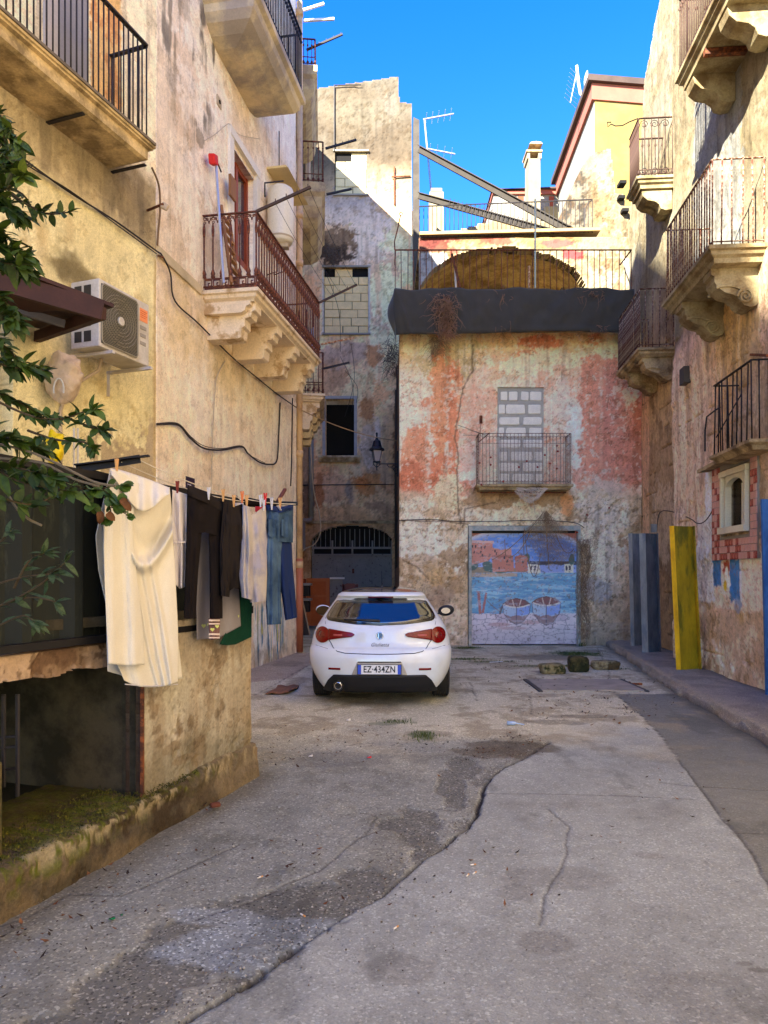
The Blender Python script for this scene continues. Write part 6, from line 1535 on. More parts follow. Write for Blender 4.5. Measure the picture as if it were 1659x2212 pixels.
 for (x, y, rx, ry) in ((1080, 1350, 26, 5), (1150, 1345, 24, 5), (1110, 1358, 34, 4)):
  r = np.sqrt(((U - hx(x)) / (rx / FL * 16.4)) ** 2 + ((Z - hz(y)) / (ry / FL * 16.4)) ** 2); c = mx(c, D(196, 156, 148), (1 - sst(.7, 1.1, r)) * .8)
 for pts in ([(1032, 1277), (1038, 1277), (1042, 1326), (1036, 1326)], [(1050, 1280), (1054, 1282), (1047, 1326), (1042, 1324)], [(1198, 1293), (1201, 1293), (1208, 1320), (1205, 1322)], [(1208, 1297), (1211, 1297), (1207, 1322), (1204, 1322)]): poly(pts, D(176, 104, 92))
 def line(px, w_, col):
  nonlocal c
  d_ = seg_dist(U, Z, [(hx(x), hz(y)) for x, y in px]); c = mx(c, col, 1 - sst(w_ * .5, w_, d_))
 line([(1054, 1298), (1066, 1310), (1082, 1322)], .012, D(120, 96, 96))
 line([(1082, 1326), (1086, 1312), (1095, 1305)], .03, D(84, 80, 90))
 for (ox) in (0, 1):
  x = (1118, 1183)[ox]; y = (1304, 1300)[ox]; wv = (30, 31)[ox]; hh = (46, 52)[ox]
  top = [(x - wv, y + 2), (x - wv * .6, y - 7), (x, y - 11), (x + wv * .6, y - 7), (x + wv, y + 2)]
  poly(top + [(x + wv * .6, y + 6), (x, y + 8), (x - wv * .6, y + 6)], D(130, 72, 66))
  hull = [(x - wv, y + 2), (x - wv * .5, y + 7), (x, y + 9), (x + wv * .5, y + 7), (x + wv, y + 2), (x + wv * .94, y + hh * .45), (x + wv * .5, y + hh * .85), (x, y + hh), (x - wv * .5, y + hh * .85), (x - wv * .94, y + hh * .45)]
  poly(hull, D(176, 198, 216)); poly([(x, y + 9), (x + wv * .5, y + 7), (x + wv, y + 2), (x + wv * .93, y + hh * .5), (x, y + hh * .62)], D(132, 164, 222))
  poly([(x - wv * .94, y + hh * .5), (x - wv * .4, y + hh * .62), (x, y + hh * .55), (x + wv * .4, y + hh * .62), (x + wv * .94, y + hh * .5), (x + wv * .5, y + hh * .85), (x, y + hh), (x - wv * .5, y + hh * .85)], D(150, 120, 118))
  line([(x - wv, y + 2), (x - wv * .5, y + 7), (x, y + 9), (x + wv * .5, y + 7), (x + wv, y + 2)], .02, D(232, 222, 206)); line(top, .014, D(100, 60, 54))
  line([(x, y + 8), (x, y + hh)], .014, D(70, 66, 80)); line([(x - wv, y + 2), (x - wv * .94, y + hh * .45), (x - wv * .5, y + hh * .85), (x, y + hh), (x + wv * .5, y + hh * .85), (x + wv * .94, y + hh * .45), (x + wv, y + 2)], .009, D(80, 72, 84))
  for s in (-9, 10): line([(x + s, y - 8), (x + s * .6, y + 6)], .016, D(222, 200, 176))
 c = mx(c, D(160, 160, 166), (1 - sst(.15, .55, Z + n1 * .5)) * .5); c = mx(c, D(96, 84, 76), sst(.15, .2, n3 + n1 * .2) * .7)
 c = mx(c, D(206, 204, 206), sst(.10, .16, n2 + n3 * .4) * .35)
 return np.clip(c * 1.12 + np.asarray(D(228, 222, 216)) * .12, 0, .86)
wall('panel', PINK, x0m, x1m, .03, z1m, .012, mural, lambda U, Z: (fbm(U, Z, 8, 3, 5) - .5) * .004, None, .05, door, mat('mural_paint', rough=.75, var=.05, vs=3, fine=70, fvar=.1, bump=.3, bd=.003), off=-.13)
M_tealwood = mat('faded_teal_frame', D(150, 164, 160), rough=.8, var=.2, vs=6, col2=D(196, 190, 176), c2s=9, c2t=.5, bump=.5)
for nm, r_ in (('frame_post', (md[0] + .003, x0m, 0, md[3] - .11)), ('frame_post', (x1m, md[1] - .003, 0, md[3] - .11)), ('frame_head', (md[0] + .003, md[1] - .003, md[3] - .108, md[3] - .003))):
 mb = MB(); PINK.box(mb, *r_, -.12, .03); mb.build(nm, M_tealwood, door)
mb = MB(); PINK.box(mb, md[0] + .1, md[1] - .1, md[3] - .16, md[3] - .11, -.128, -.10); mb.build('dark_gap', M_blackiron, door)
M_net = mat('old_brown_net', D(150, 122, 92), rough=.95, var=.3, vs=5, bump=0)
def netmesh(fn, nu, nv, r, rnd, drop=.1):
 """diamond mesh of thin strands as one geometry"""
 V = []; F = []
 def strand(p, q):
  d = (q - p); s = Vector((d.z, 0, -d.x)); 
  if s.length < 1e-6: return
  s = s.normalized() * r; b = len(V); V.extend([p - s, p + s, q + s, q - s, p + Vector((0, r, 0)), q + Vector((0, r, 0))]); F.append((b, b + 1, b + 2, b + 3)); F.append((b, b + 4, b + 5, b + 3))
 P = [[fn(i / nu, j / nv) + Vector((rnd.uniform(-1, 1), rnd.uniform(-1, 1), rnd.uniform(-1, 1))) * .006 for i in range(nu + 1)] for j in range(nv + 1)]
 for j in range(nv):
  for i in range(nu):
   if rnd.random() > drop: strand(P[j][i], P[j + 1][i + 1])
   if rnd.random() > drop: strand(P[j][i + 1], P[j + 1][i])
 return V, F
rn = random.Random(11)
def netA(u, v):   # from the peak (1177,1103) spread to the right post
 apex = PINK.P(1180, 1104, .10)
 x = 1110 + u * 148; y = 1150 + 95 * math.sin(PI * min(1, u * .95)) * 1.0
 if u > .85: y = 1190
 end = PINK.P(x, 1108 + (y - 1108), .06)
 end = PINK.P(1132 + u * 126, 1145 + 62 * math.sin(PI * u) ** .7 + 30 * u, .05)
 p = apex.lerp(end, v ** .85); p.y += .02 * math.sin(u * 30) * v - .05 * math.sin(PI * v); return p
V1, F1 = netmesh(netA, 46, 26, .0028, rn, .25)
def netB(u, v):   # long bunch hanging at the right post
 x = 1246 + u * 26 + 4 * math.sin(v * 9); y = 1165 + v * 215
 p = PINK.P(x, y, .10 + .05 * math.sin(u * 17 + v * 5)); return p
V2, F2 = netmesh(netB, 16, 50, .0035, rn, .4)
def netC(u, v):   # wide haze of net on the wall at the right
 return PINK.P(1255 + u * 40 * (1 - .3 * v), 1150 + v * 170 + 14 * math.sin(u * 5), .07 + .02 * math.sin(u * 12))
V3, F3 = netmesh(netC, 18, 44, .0022, rn, .5)
mb = MB(); mb.add(V1, F1); mb.add(V2, F2); mb.add(V3, F3)
net = thing('fishing_net', 'brown fishing net draped from a peak over the right part of the painted door', 'fishing net', tuple(PINK.P(1180, 1104, .1)))
mb.build('net', M_net, net)
def cord(pts, r, mt, parent, name='cord'):
 mb = MB(); mb.tube(pts, r, 5); return mb.build(name, mt, parent)
def sagpts(p, q, sag, n=14): return [p.lerp(q, t) - Vector((0, 0, sag * 4 * t * (1 - t))) for t in np.linspace(0, 1, n)]
for (x0, y0, x1, y1, sg, of) in ((1062, 1210, 1175, 1105, .12, .16), (1130, 1150, 1132, 1200, .0, .1), (1098, 1205, 1150, 1140, .15, .12), (1140, 1200, 1168, 1195, .5, .1), (1178, 1110, 1186, 1230, .02, .12), (1200, 1150, 1240, 1185, .25, .12), (1132, 1140, 1140, 1205, .02, .1), (1090, 1165, 1092, 1200, 0, .1)):
 cord(sagpts(PINK.P(x0, y0, of), PINK.P(x1, y1, of), sg), .008, M_net, net)
M_float = mat('red_float', D(150, 50, 40), rough=.5, var=.1)
def floatb(p, parent, r=.022): mb = MB(); mb.lathe([(0.001, -r), (r * .8, -r * .6), (r, 0), (r * .8, r * .6), (0.001, r)], c=p, n=10); return mb.build('float', M_float, parent, smooth=True)
for (x, y) in ((1316, 1097), (1414 * 0 + 1268, 1112), (1247, 1150)): floatb(PINK.P(x, y, .05), net)
net2 = thing('fishing_net', 'pale torn net with little red floats hung on the balcony of the pink house', 'fishing net', tuple(PINK.pt((pa + pb) / 2, zp, .5)))
def netD(u, v): return PINK.P(1030 + u * 208, 955 + v * 92 + 3 * math.sin(u * 20), .55 + .02 * math.sin(u * 14))
V4, F4 = netmesh(netD, 60, 28, .0022, rn, .35); mb = MB(); mb.add(V4, F4)
def netE(u, v): return PINK.P(1115 + u * 65 + 4 * math.sin(v * 5), 1053 + v * 26 * math.sin(PI * u) + v * 8, .55)
V5, F5 = netmesh(netE, 20, 12, .004, rn, .3); mb.add(V5, F5); mb.build('net', mat('pale_net', D(206, 190, 170), bump=0), net2)
for (x0, y0, x1, y1, sg) in ((1122, 1055, 1180, 1055, .28), (1115, 1055, 1150, 1075, .06), (1150, 1060, 1156, 1110, .02), (1140, 1070, 1148, 1100, .05)): cord(sagpts(PINK.P(x0, y0, .5), PINK.P(x1, y1, .45), sg), .007, mat('pale_net', None), net2)
for (x, y) in ((1060, 988), (1060, 1004), (1087, 1031 * 0 + 1040), (1121, 1009), (1138, 996), (1161, 1009), (1177, 983), (1188, 1001), (1203, 963), (1205, 975), (1203, 1012), (1036, 1000), (1040, 1047)): floatb(PINK.P(x, y, .57), net2, .024)
po_ = thing('pole', 'rusty pole with a wooden staff tied to the left end of the netted balcony', 'pole', tuple(PINK.P(1036, 1040, .5)))
mb = MB(); mb.tube([PINK.P(1034, 1035, .5), PINK.P(1039, 900, .5)], .014, 6); mb.build('staff', mat('pink_staff', D(206, 160, 136), var=.1), po_)
mb = MB(); mb.tube([PINK.P(1039, 915, .5), PINK.P(1039, 898, .5)], .035, 8); mb.build('head', M_rust, po_)
mb = MB(); mb.bar(PINK.P(1034, 955, .5), PINK.P(1058, 935, .5), .03, .02); mb.build('arm', M_rust, po_)
for (x, y) in ((988, 918), (1000, 940), (1010, 928)): mb = MB(); mb.tube([PINK.P(1050, 940, .5), PINK.P(x, y, .6)], .004, 4); mb.build('wire', M_cable, po_)
def twigs(name, lab, mt, spec, nn, seed, r=.006, cat='dead plant'):
 t = random.Random(seed); V = []; F = []
 for _ in range(nn):
  p = spec(t); q = []; d = Vector((t.uniform(-1, 1), t.uniform(-1, .2), t.uniform(-1.2, .4))).normalized(); L = t.uniform(.12, .42)
  for k in range(5):
   q.append(p.copy()); d = (d + Vector((t.uniform(-.7, .7), t.uniform(-.5, .3), t.uniform(-.8, .35)))).normalized(); p = p + d * L / 4
  mb2 = MB(); mb2.tube(q, [r, r * .9, r * .7, r * .5, r * .3], 3, cap=False); b = len(V); V += mb2.v; F += [tuple(i + b for i in f) for f in mb2.f]
 m = MB(); m.add(V, F); o = m.build(name, mt); tag(o, lab, cat, kind='stuff'); return o
def sp1(t):
 s = t.random() ** .8; x = 958 + (t.gauss(0, 1) * (14 * (1 - .4 * s))) + 6 * s; return TR.P(x, 632 + s * 92, .10 + t.uniform(0, .12))
M_vine = mat('dry_vine', D(150, 112, 84), rough=.95, var=.2, bump=0)
twigs('dry_creeper', 'tangle of reddish dry creeper hanging down over the black shade cloth', M_vine, sp1, 420, 3)
def sp2(t):
 s = t.random(); return PINK.P(955 + t.gauss(0, 9) - 14 * s, 715 + s * 50, .25 + t.uniform(-.1, .1))
twigs('dry_creeper', 'grey dry grass tuft below the cloth on the pink wall', mat('dry_grass', D(140, 118, 92), bump=0), sp2, 160, 4, .004)
def sp3(t): return at(845 + t.gauss(0, 8), 770 + t.gauss(0, 20), 17.0 + t.random())
twigs('dry_creeper', 'dark withered bush growing out of the corner left of the pink house', mat('dark_twigs', D(84, 70, 58), bump=0), sp3, 200, 6)
def sp4(t): return at(715 + t.gauss(0, 14), 545 + t.gauss(0, 14), 24.0 + t.random() * .3)
twigs('dry_creeper', 'blackish withered plant high on the grey back house', mat('dark_twigs', None), sp4, 160, 7, .006)
def sp5(t): return TR.P(t.choice((1075, 1100, 1250, 1285, 1300)) + t.gauss(0, 12), t.choice((632, 640, 708)) + t.gauss(0, 5), .1)
twigs('dry_creeper', 'loose single dry tendrils caught along the black cloth', M_vine, sp5, 46, 9, .005)
                # -- STREET LAMP
M_lampb = mat('lamp_black', D(44, 44, 52), rough=.45, metal=.5, var=.1, bump=.1)
LY = 18.0
lamp = thing('street_lamp', 'black wrought iron wall lantern on a scrolled arm left of the pink house', 'street lamp', tuple(at(855, 1003, LY)))
LX = at(814, 1000, LY).x
def lz(py): return EYE + (HZ - py) / FL * LY
mb = MB(); mb.lathe([(.001, lz(933)), (.03, lz(936)), (.025, lz(940)), (.015, lz(944)), (.05, lz(950)), (.09, lz(953)), (.11, lz(960)), (.13, lz(966)), (.19, lz(970)), (.19, lz(973)), (.15, lz(974))], c=(LX, LY, 0), n=16); mb.build('crown', M_lampb, lamp, smooth=False)
zt, zb = lz(974), lz(997); rt, rbm = .155, .085
cs = [(math.cos(PI / 4 + k * PI / 2 + .18), math.sin(PI / 4 + k * PI / 2 + .18)) for k in range(4)]
for k in range(4):
 mb = MB(); mb.bar((LX + cs[k][0] * rt, LY + cs[k][1] * rt, zt), (LX + cs[k][0] * rbm, LY + cs[k][1] * rbm, zb), .018); mb.build('frame_bar', M_lampb, lamp)
 a, b = cs[k], cs[(k + 1) % 4]; mb = MB()
 mb.add([(LX + a[0] * rbm * .97, LY + a[1] * rbm * .97, zb), (LX + b[0] * rbm * .97, LY + b[1] * rbm * .97, zb), (LX + b[0] * rt * .97, LY + b[1] * rt * .97, zt), (LX + a[0] * rt * .97, LY + a[1] * rt * .97, zt)], [(0, 1, 2, 3)])
 mb.build('pane', mat('frosted_lantern_glass', D(150, 140, 146), rough=.3, var=.05, bump=0), lamp)
mb = MB(); mb.lathe([(.10, zb), (.10, zb - .02), (.02, zb - .03)], c=(LX, LY, 0), n=12)
for s in (-1, 1): mb.tube([(LX + s * .075, LY, zb - .02), (LX + s * .085, LY, zb - .07), (LX + s * .03, LY, zb - .12), (LX, LY, zb - .15)], .011, 5)
mb.tube([(LX, LY, zb - .03), (LX, LY, zb - .22)], .014, 6); mb.build('cradle', M_lampb, lamp)
za = lz(1002)
mb = MB(); mb.tube([(LX, LY, za), (.35, LY, za)], .014, 6); mb.tube([(.35, LY, za + .32), (.35, LY, za - .32)], .016, 6)
mb.tube([(LX + .25, LY, za - .02), (LX + .3, LY, za - .08), (LX + .4, LY, za - .08), (.28, LY, za - .22), (.35, LY, za - .3)], .011, 5)
mb.tube([Vector((.24, LY, za - .10)) + Vector((math.cos(t) * (.07 - t * .008), 0, math.sin(t) * (.07 - t * .008))) for t in np.linspace(0, 7, 16)], .009, 5); mb.build('scroll_arm', M_lampb, lamp)
                # -- AIR CONDITIONER
ACP = ANNEX
u0, zA1 = ANNEX.hit(214, 597, .52); u1, _ = ANNEX.hit(322, 660, .52); zA0 = ANNEX.hit(214, 747, .52)[1]; zA1 = ANNEX.hit(214, 600, .52)[1]
ac = thing('air_conditioner', 'grey white outdoor air conditioner with round fan grille and orange sticker on the yellow wall', 'air conditioner', tuple(ANNEX.pt((u0 + u1) / 2, zA0, .3)))
M_acw = mat('ac_casing', D(206, 200, 190), rough=.45, var=.05, vs=4, col2=D(186, 176, 160), c2s=3, bump=.05)
M_grille = mat('ac_grille', D(150, 142, 122), rough=.5, var=.05, bump=0); M_acd = mat('ac_dark', D(46, 42, 38), rough=.6, bump=0)
oF = .52; oB = .16
mb = MB(); ANNEX.box(mb, u0, u1, zA0, zA1, oB, oF); mb.build('casing', M_acw, ac, bevel=.012)
gw = (u1 - u0) * .70; cxg = u0 + .03 + gw / 2; czg = (zA0 + zA1) / 2; hh = (zA1 - zA0) / 2 - .04
mb = MB(); ANNEX.box(mb, cxg - gw / 2, cxg + gw / 2, czg - hh, czg + hh, oF - .01, oF + .004); mb.build('recess', M_acd, ac, bevel=.003)
mb = MB(); n = 40
for k in range(n):
 z = czg - hh + .012 + (2 * hh - .024) * k / (n - 1); mb.bar(ANNEX.pt(cxg - gw / 2 + .01, z, oF + .014), ANNEX.pt(cxg + gw / 2 - .01, z, oF + .014), .0045)
tag(mb.build('grille_wire', M_grille, ac), kind='stuff')
for k in range(7):
 r = .05 + k * .035; mb = MB(); pts = []
 for t in np.linspace(0, 2 * PI, 30):
  x, z = r * math.cos(t) * 1.05, r * math.sin(t)
  if abs(z) < hh - .01 and abs(x) < gw / 2 - .01: pts.append(ANNEX.pt(cxg + x, czg + z, oF + .018))
  else:
   if len(pts) > 1: mb.tube(pts, .003, 4)
   pts = []
 if len(pts) > 1: mb.tube(pts, .003, 4)
 mb.build('grille_ring', M_grille, ac)
mb = MB(); mb.tube([ANNEX.pt(cxg, czg, oF + .012), ANNEX.pt(cxg, czg, oF + .03)], .045, 20); mb.build('hub', M_acw, ac, bevel=.004)
mb = MB()
for k in range(3):
 a = k * 2.1 + .3; mb.add([ANNEX.pt(cxg + r * 1.0 * math.cos(a + d), czg + r * math.sin(a + d), oF - .0 + (.004 if d > 0 else .002)) for r, d in ((.05, 0), (.25, -.2), (.26, .5), (.06, .6))], [(0, 1, 2, 3)])
mb.build('fan_blade', mat('fan_blade_grey', D(80, 74, 66), bump=0), ac)
mb = MB(); q = .03; x0_, x1_, y0_, y1_ = cxg - gw / 2, cxg + gw / 2, czg - hh, czg + hh
mb.tube([ANNEX.pt(*p, oF + .012) for p in ((x0_ + q, y0_), (x1_ - q, y0_), (x1_, y0_ + q), (x1_, y1_ - q), (x1_ - q, y1_), (x0_ + q, y1_), (x0_, y1_ - q), (x0_, y0_ + q), (x0_ + q, y0_))], .008, 5, cap=False); mb.build('grille_frame', M_grille, ac)
mb = MB(); r_ = (u1 - .16, u1 - .03, zA1 - .22, zA1 - .08); ANNEX.box(mb, *r_, oF + .001, oF + .004); st = mb.build('orange_sticker', mat('orange_paper', D(244, 150, 96), rough=.6, var=.06, bump=0), ac)
mb = MB()
for k in range(4): z = r_[3] - .03 - k * .022; ANNEX.box(mb, r_[0] + .01, r_[1] - .012 - .02 * (k % 2), z - .003, z + .003, oF + .0045, oF + .0055)
mb.build('print', mat('orange_print', D(206, 96, 50), bump=0), st)
for k, (a, b, w_) in enumerate(((.36, .42, .10), (.50, .53, .09), (.62, .66, .09))):
 mb = MB(); z = zA1 - (zA1 - zA0) * (a + b) / 2 - .02; ANNEX.box(mb, u1 - .15, u1 - .15 + w_, z - .02, z + .02, oF - .004, oF + .006); mb.build('vent_slot', mat('ac_slot', D(160, 152, 140), bump=0), ac, bevel=.003)
for i in range(2):
 for j in range(4):
  mb = MB(); o0 = oB + .05 + i * .12; z0_ = zA0 + .06 + j * .155; mb.hexa([ANNEX.pt(u0 - .003, z0_, o0), ANNEX.pt(u0 + .01, z0_, o0), ANNEX.pt(u0 + .01, z0_, o0 + .09), ANNEX.pt(u0 - .003, z0_, o0 + .09)] + [ANNEX.pt(u0 - .003, z0_ + .11, o0), ANNEX.pt(u0 + .01, z0_ + .11, o0), ANNEX.pt(u0 + .01, z0_ + .11, o0 + .09), ANNEX.pt(u0 - .003, z0_ + .11, o0 + .09)])
  mb.build('side_opening', M_acd, ac)
for u in (u0 + .12, u1 - .06):
 mb = MB(); mb.bar(ANNEX.pt(u, zA0 - .035, .0), ANNEX.pt(u, zA0 - .035, .60), .04, .03); mb.bar(ANNEX.pt(u, zA0 - .30, .01), ANNEX.pt(u, zA0 - .02, .01), .035, .02); mb.build('bracket', M_acw, ac)
mb = MB(); mb.tube([ANNEX.pt(u0 + .35, zA0, .25), ANNEX.pt(u0 + .36, zA0 - .12, .2), ANNEX.pt(u0 + .22, zA0 - .28, .05), ANNEX.pt(u0 + .06, zA0 - .45, .03), ANNEX.pt(u0 + .0, zA0 - .62, .03), ANNEX.pt(u0 + .0, 2.0, .03)], .018, 7); mb.build('hose', mat('white_hose', D(196, 176, 150), bump=0), ac, smooth=True)
aw_ = thing('awning', 'dark brown wooden awning with slanted brace below the air conditioner', 'awning', tuple(ANNEX.P(20, 620, .1)))
M_awn = mat('dark_brown_wood', D(66, 38, 28), rough=.75, var=.2, vs=5, bump=.3)
E0, E1 = at(-60, 548, 5.6), at(246, 664, 6.1)
tipw = at(212, 675, 6.05)
mb = MB(); W0 = ANNEX.P(-60, 680, .02); W1 = ANNEX.P(95, 712, .02)
mb.hexa([W0, W1, E1, E0, W0 + Vector((0, 0, .03)), W1 + Vector((0, 0, .03)), E1 + Vector((0, 0, .03)), E0 + Vector((0, 0, .03))]); mb.build('board', M_awn, aw_)
mb = MB(); mb.bar(at(-60, 590, 5.7), at(222, 672, 6.05), .05, .16); mb.build('fascia', M_awn, aw_)
mb = MB(); mb.bar(ANNEX.P(80, 728, .02), at(222, 676, 6.05), .06, .10); mb.build('brace', M_awn, aw_)
mb = MB(); mb.bar(at(-60, 640, 6.2), at(140, 700, 6.45), .05, .06); mb.build('inner_batten', mat('grey_batten', D(110, 110, 120)), aw_)
bag = thing('wrapped_bundle', 'crumpled beige plastic wrapped bundle with a wire hoop hanging under the awning', 'bundle', tuple(ANNEX.P(135, 770, .15)))
M_plb = mat('beige_plastic', D(202, 178, 152), rough=.35, var=.12, vs=8, fine=20, bump=.6, bd=.02, spec=.6)
from mathutils import noise as mnoise
bc = ANNEX.P(138, 825, .22)
def bagf(u, v):
 th = u * 2 * PI; t = v; r = math.sin(PI * min(1, .08 + t * .92)) ** .6
 p = Vector((math.cos(th) * .19 * r, math.sin(th) * .13 * r, (.5 - t) * .50 + .02))
 cr = mnoise.noise(p * 9) * .05 + mnoise.noise(p * 22) * .025
 return bc + p * (1 + cr * 4)
mb = MB(); mb.grid(bagf, 48, 30, close_u=True); mb.build('plastic_wrap', M_plb, bag, smooth=True)
mb = MB(); h0 = bc + Vector((.02, -.16, -.12)); mb.tube([h0 + Vector((.05 * math.cos(t), 0, .11 * math.sin(t))) for t in np.linspace(-.3, PI + .3, 14)], .008, 5); mb.build('hoop', mat('white_wire', D(206, 206, 206), rough=.4), bag)
o = MB(); bc2 = ANNEX.P(118, 968, .25)
def bag2(u, v):
 th = u * 2 * PI; r = math.sin(PI * (.05 + v * .93)) ** .5; p = Vector((math.cos(th) * .10 * r, math.sin(th) * .08 * r, (.5 - v) * .30)); return bc2 + p * (1 + mnoise.noise(p * 14) * .35)
o.grid(bag2, 30, 20, close_u=True); tag(o.build('yellow_bag', mat('yellow_plastic', D(236, 206, 10), rough=.35, var=.08, bump=.3, bd=.01), smooth=True), 'bright yellow plastic bag hanging among the leaves by the yellow wall', 'bag')
lad = thing('metal_frame', 'thin pale metal poles standing against the yellow wall behind the laundry arm', 'frame', tuple(ANNEX.P(165, 1010, .1)))
for px in (160, 168): mb = MB(); mb.tube([ANNEX.P(px, 925, .25), ANNEX.P(px, 1040, .25)], .012, 6); mb.build('pole', mat('pale_metal', D(206, 200, 190), rough=.4), lad)
                # -- ON THE ORNATE BALCONY: boiler, ladder, broom
bl = thing('water_heater', 'white cylindrical water heater fixed to the wall above the ornate balcony', 'water heater', tuple(MAIN.P(606, 465, .25)))
bx = MAIN.P(606, 467, .27); rB = .235
mb = MB(); mb.lathe([(.001, .52), (rB * .7, .51), (rB * .94, .47), (rB, .42), (rB, -.40), (rB * .97, -.46), (rB * .85, -.50), (.001, -.52)], c=bx, n=28); mb.build('tank', mat('enamel_white', D(232, 222, 200), rough=.35, var=.04, bump=0), bl, smooth=True)
mb = MB(); mb.lathe([(rB * .99, -.40), (rB * 1.02, -.41), (rB * 1.0, -.44)], c=bx, n=28); mb.box(bx + Vector((.05, -.02, -.55)), (.2, .16, .08)); mb.build('base_ring', mat('boiler_grey', D(190, 170, 140)), bl)
for dx in (-.06, .06): mb = MB(); mb.tube([bx + Vector((dx, 0, -.5)), bx + Vector((dx, 0, -1.0)), bx + Vector((dx - .2, .1, -1.02))], .012, 5); mb.build('pipe', M_iron, bl)
mb = MB(); mb.hexa([MAIN.pt(MAIN.U(576) , 8.98, .0), MAIN.pt(MAIN.U(624), 8.98, .0), MAIN.pt(MAIN.U(624), 8.98, .4), MAIN.pt(MAIN.U(576), 8.98, .4), MAIN.pt(MAIN.U(576), 9.02, .0), MAIN.pt(MAIN.U(624), 9.02, .0), MAIN.pt(MAIN.U(624), 9.02, .36), MAIN.pt(MAIN.U(576), 9.02, .36)]); mb.build('cover_board', mat('beige_board', D(214, 192, 140)), bl)
mb = MB(); mb.tube([at(572, 425, 12.6), at(572, 395, 12.6), at(612, 391, 13.0)], .014, 5); tag(mb.build('bent_rod', M_blackiron), 'black bent rod fixed beside the white water heater', 'rod')
ld = thing('ladder', 'small wooden ladder leaning on the wall inside the ornate balcony', 'ladder', tuple(MAIN.P(495, 600, .3)))
q0, q1 = MAIN.P(500, 612, .45), MAIN.P(478, 445, .08); e_ = Vector((MAIN.d.x, MAIN.d.y, 0)) * .30
for s in (0, 1): mb = MB(); mb.bar(q0 + e_ * s, q1 + e_ * s, .035, .05); mb.build('side_rail', M_wood, ld)
for k in range(7):
 p = q0.lerp(q1, .08 + k * .13); mb = MB(); mb.bar(p, p + e_, .06, .025); mb.build('rung', mat('ladder_tread', D(176, 130, 80), var=.15), ld)
br = thing('broom', 'broom with red head and silver handle standing upside down on the ornate balcony', 'broom', tuple(MAIN.P(480, 600, .5)))
mb = MB(); mb.tube([MAIN.P(483, 612, .5), MAIN.P(466, 348, .12)], .018, 8); mb.build('handle', mat('silver_handle', D(190, 196, 206), rough=.3, metal=.4), br)
mb = MB(); c = MAIN.P(461, 345, .12); mb.box(c, (.10, .22, .14), Matrix.Rotation(.4, 3, 'X')); mb.build('head', mat('red_bristles', D(216, 40, 34), rough=.7, var=.15, fine=80), br, bevel=.02)
mb = MB(); mb.tube([MAIN.P(470, 352, .12), MAIN.P(478, 372, .14)], .012, 5); mb.build('hook', M_blackiron, br)
mb = MB(); MAIN.box(mb, MAIN.U(480), MAIN.U(492), MAIN.hit(486, 430)[1], MAIN.hit(486, 385)[1], .1, .14); tag(mb.build('wooden_board', M_wood), 'small wooden board hanging on the wall above the ladder', 'board')
mb = MB(); c = MAIN.pt(ub_ if False else uB - .12, zf + .35, .70); mb.grid(lambda u, v: c + Vector((.04 * math.sin(u * 7), (u - .5) * .18, (.5 - v) * .42 + .03 * math.sin(u * 5))), 10, 10); o = mb.build('blue_rag', mat('pale_blue_cloth', D(160, 186, 226), bump=.1), smooth=True); tag(o, 'small pale blue rag hanging inside the far corner of the ornate balcony', 'rag')
                # -- CABLES
def cable(name, lab, pts, r=.008, mt=None, cat='cable'):
 mb = MB(); mb.tube(pts, r, 6); o = mb.build(name, mt or M_cable, smooth=True); return tag(o, lab, cat)
def smooth(pts, n=6):
 out = []; P = [pts[0]] + pts + [pts[-1]]
 for i in range(1, len(P) - 2):
  for k in range(n):
   t = k / n; a, b, c, d = P[i - 1], P[i], P[i + 1], P[i + 2]
   out.append(.5 * ((2 * b) + (c - a) * t + (2 * a - 5 * b + 4 * c - d) * t * t + (3 * b - a - 3 * c + d) * t ** 3))
 return out + [pts[-1]]
A_ = ANNEX.P; M__ = MAIN.P
cable('wall_cable', 'long twisted dark cable running down the yellow wall and on under the ornate balcony', smooth([A_(-20, 285, .03), A_(60, 350, .03), A_(150, 415, .03), A_(250, 478, .03), A_(335, 540, .05), A_(350, 552, .12), M__(368, 590, .05), M__(378, 650, .04), M__(430, 700, .05), M__(500, 770, .05), M__(560, 820, .05), M__(600, 852, .06), M__(640, 880, .08)]), .011)
cable('wall_cable', 'second thinner cable twisted beside the long one on the yellow wall', smooth([A_(-20, 290, .05), A_(60, 357, .04), A_(150, 411, .05), A_(250, 484, .04), A_(338, 548, .06)]), .007)
cable('span_cable', 'pale cable spanning from the corner downpipe to the lamp post of the pink house', sagpts(M__(640, 880, .08), Vector((.34, 17.6, EYE + (HZ - 952) / FL * 17.6)), .12, 16), .011, mat('dusty_cable', D(170, 140, 104), bump=0))
cable('wall_cable', 'thick black cable looping low over the cream wall', smooth([M__(339, 916, .03), M__(385, 918, .04), M__(410, 945, .05), M__(440, 968, .06), M__(480, 972, .05), M__(522, 965, .04), M__(536, 980, .04), M__(560, 998, .06), M__(582, 1003, .06), M__(598, 995, .05), M__(602, 940, .04), M__(605, 870, .03)]), .014)
cable('wall_cable', 'thin black cable following just above the thick looping one', smooth([M__(345, 914, .03), M__(385, 915, .04), M__(412, 943, .05), M__(440, 963, .06), M__(480, 969, .05), M__(522, 963, .04), M__(540, 983, .04), M__(572, 1000, .05)]), .006)
cable('wall_cable', 'pale thin cable hanging straight down under the ornate balcony', smooth([M__(486, 780, .03), M__(470, 810, .03), M__(464, 850, .03), M__(459, 960, .03), M__(456, 1075, .05)]), .008, M_cablelight)
cable('wall_cable', 'brown cable hanging from the underside of the top left balcony to the iron hook', smooth([A_(328, 362, .1), A_(343, 400, .08), A_(346, 450, .06), A_(342, 500, .04), A_(340, 530, .04)]), .012, mat('brown_cable', D(120, 96, 70), bump=0))
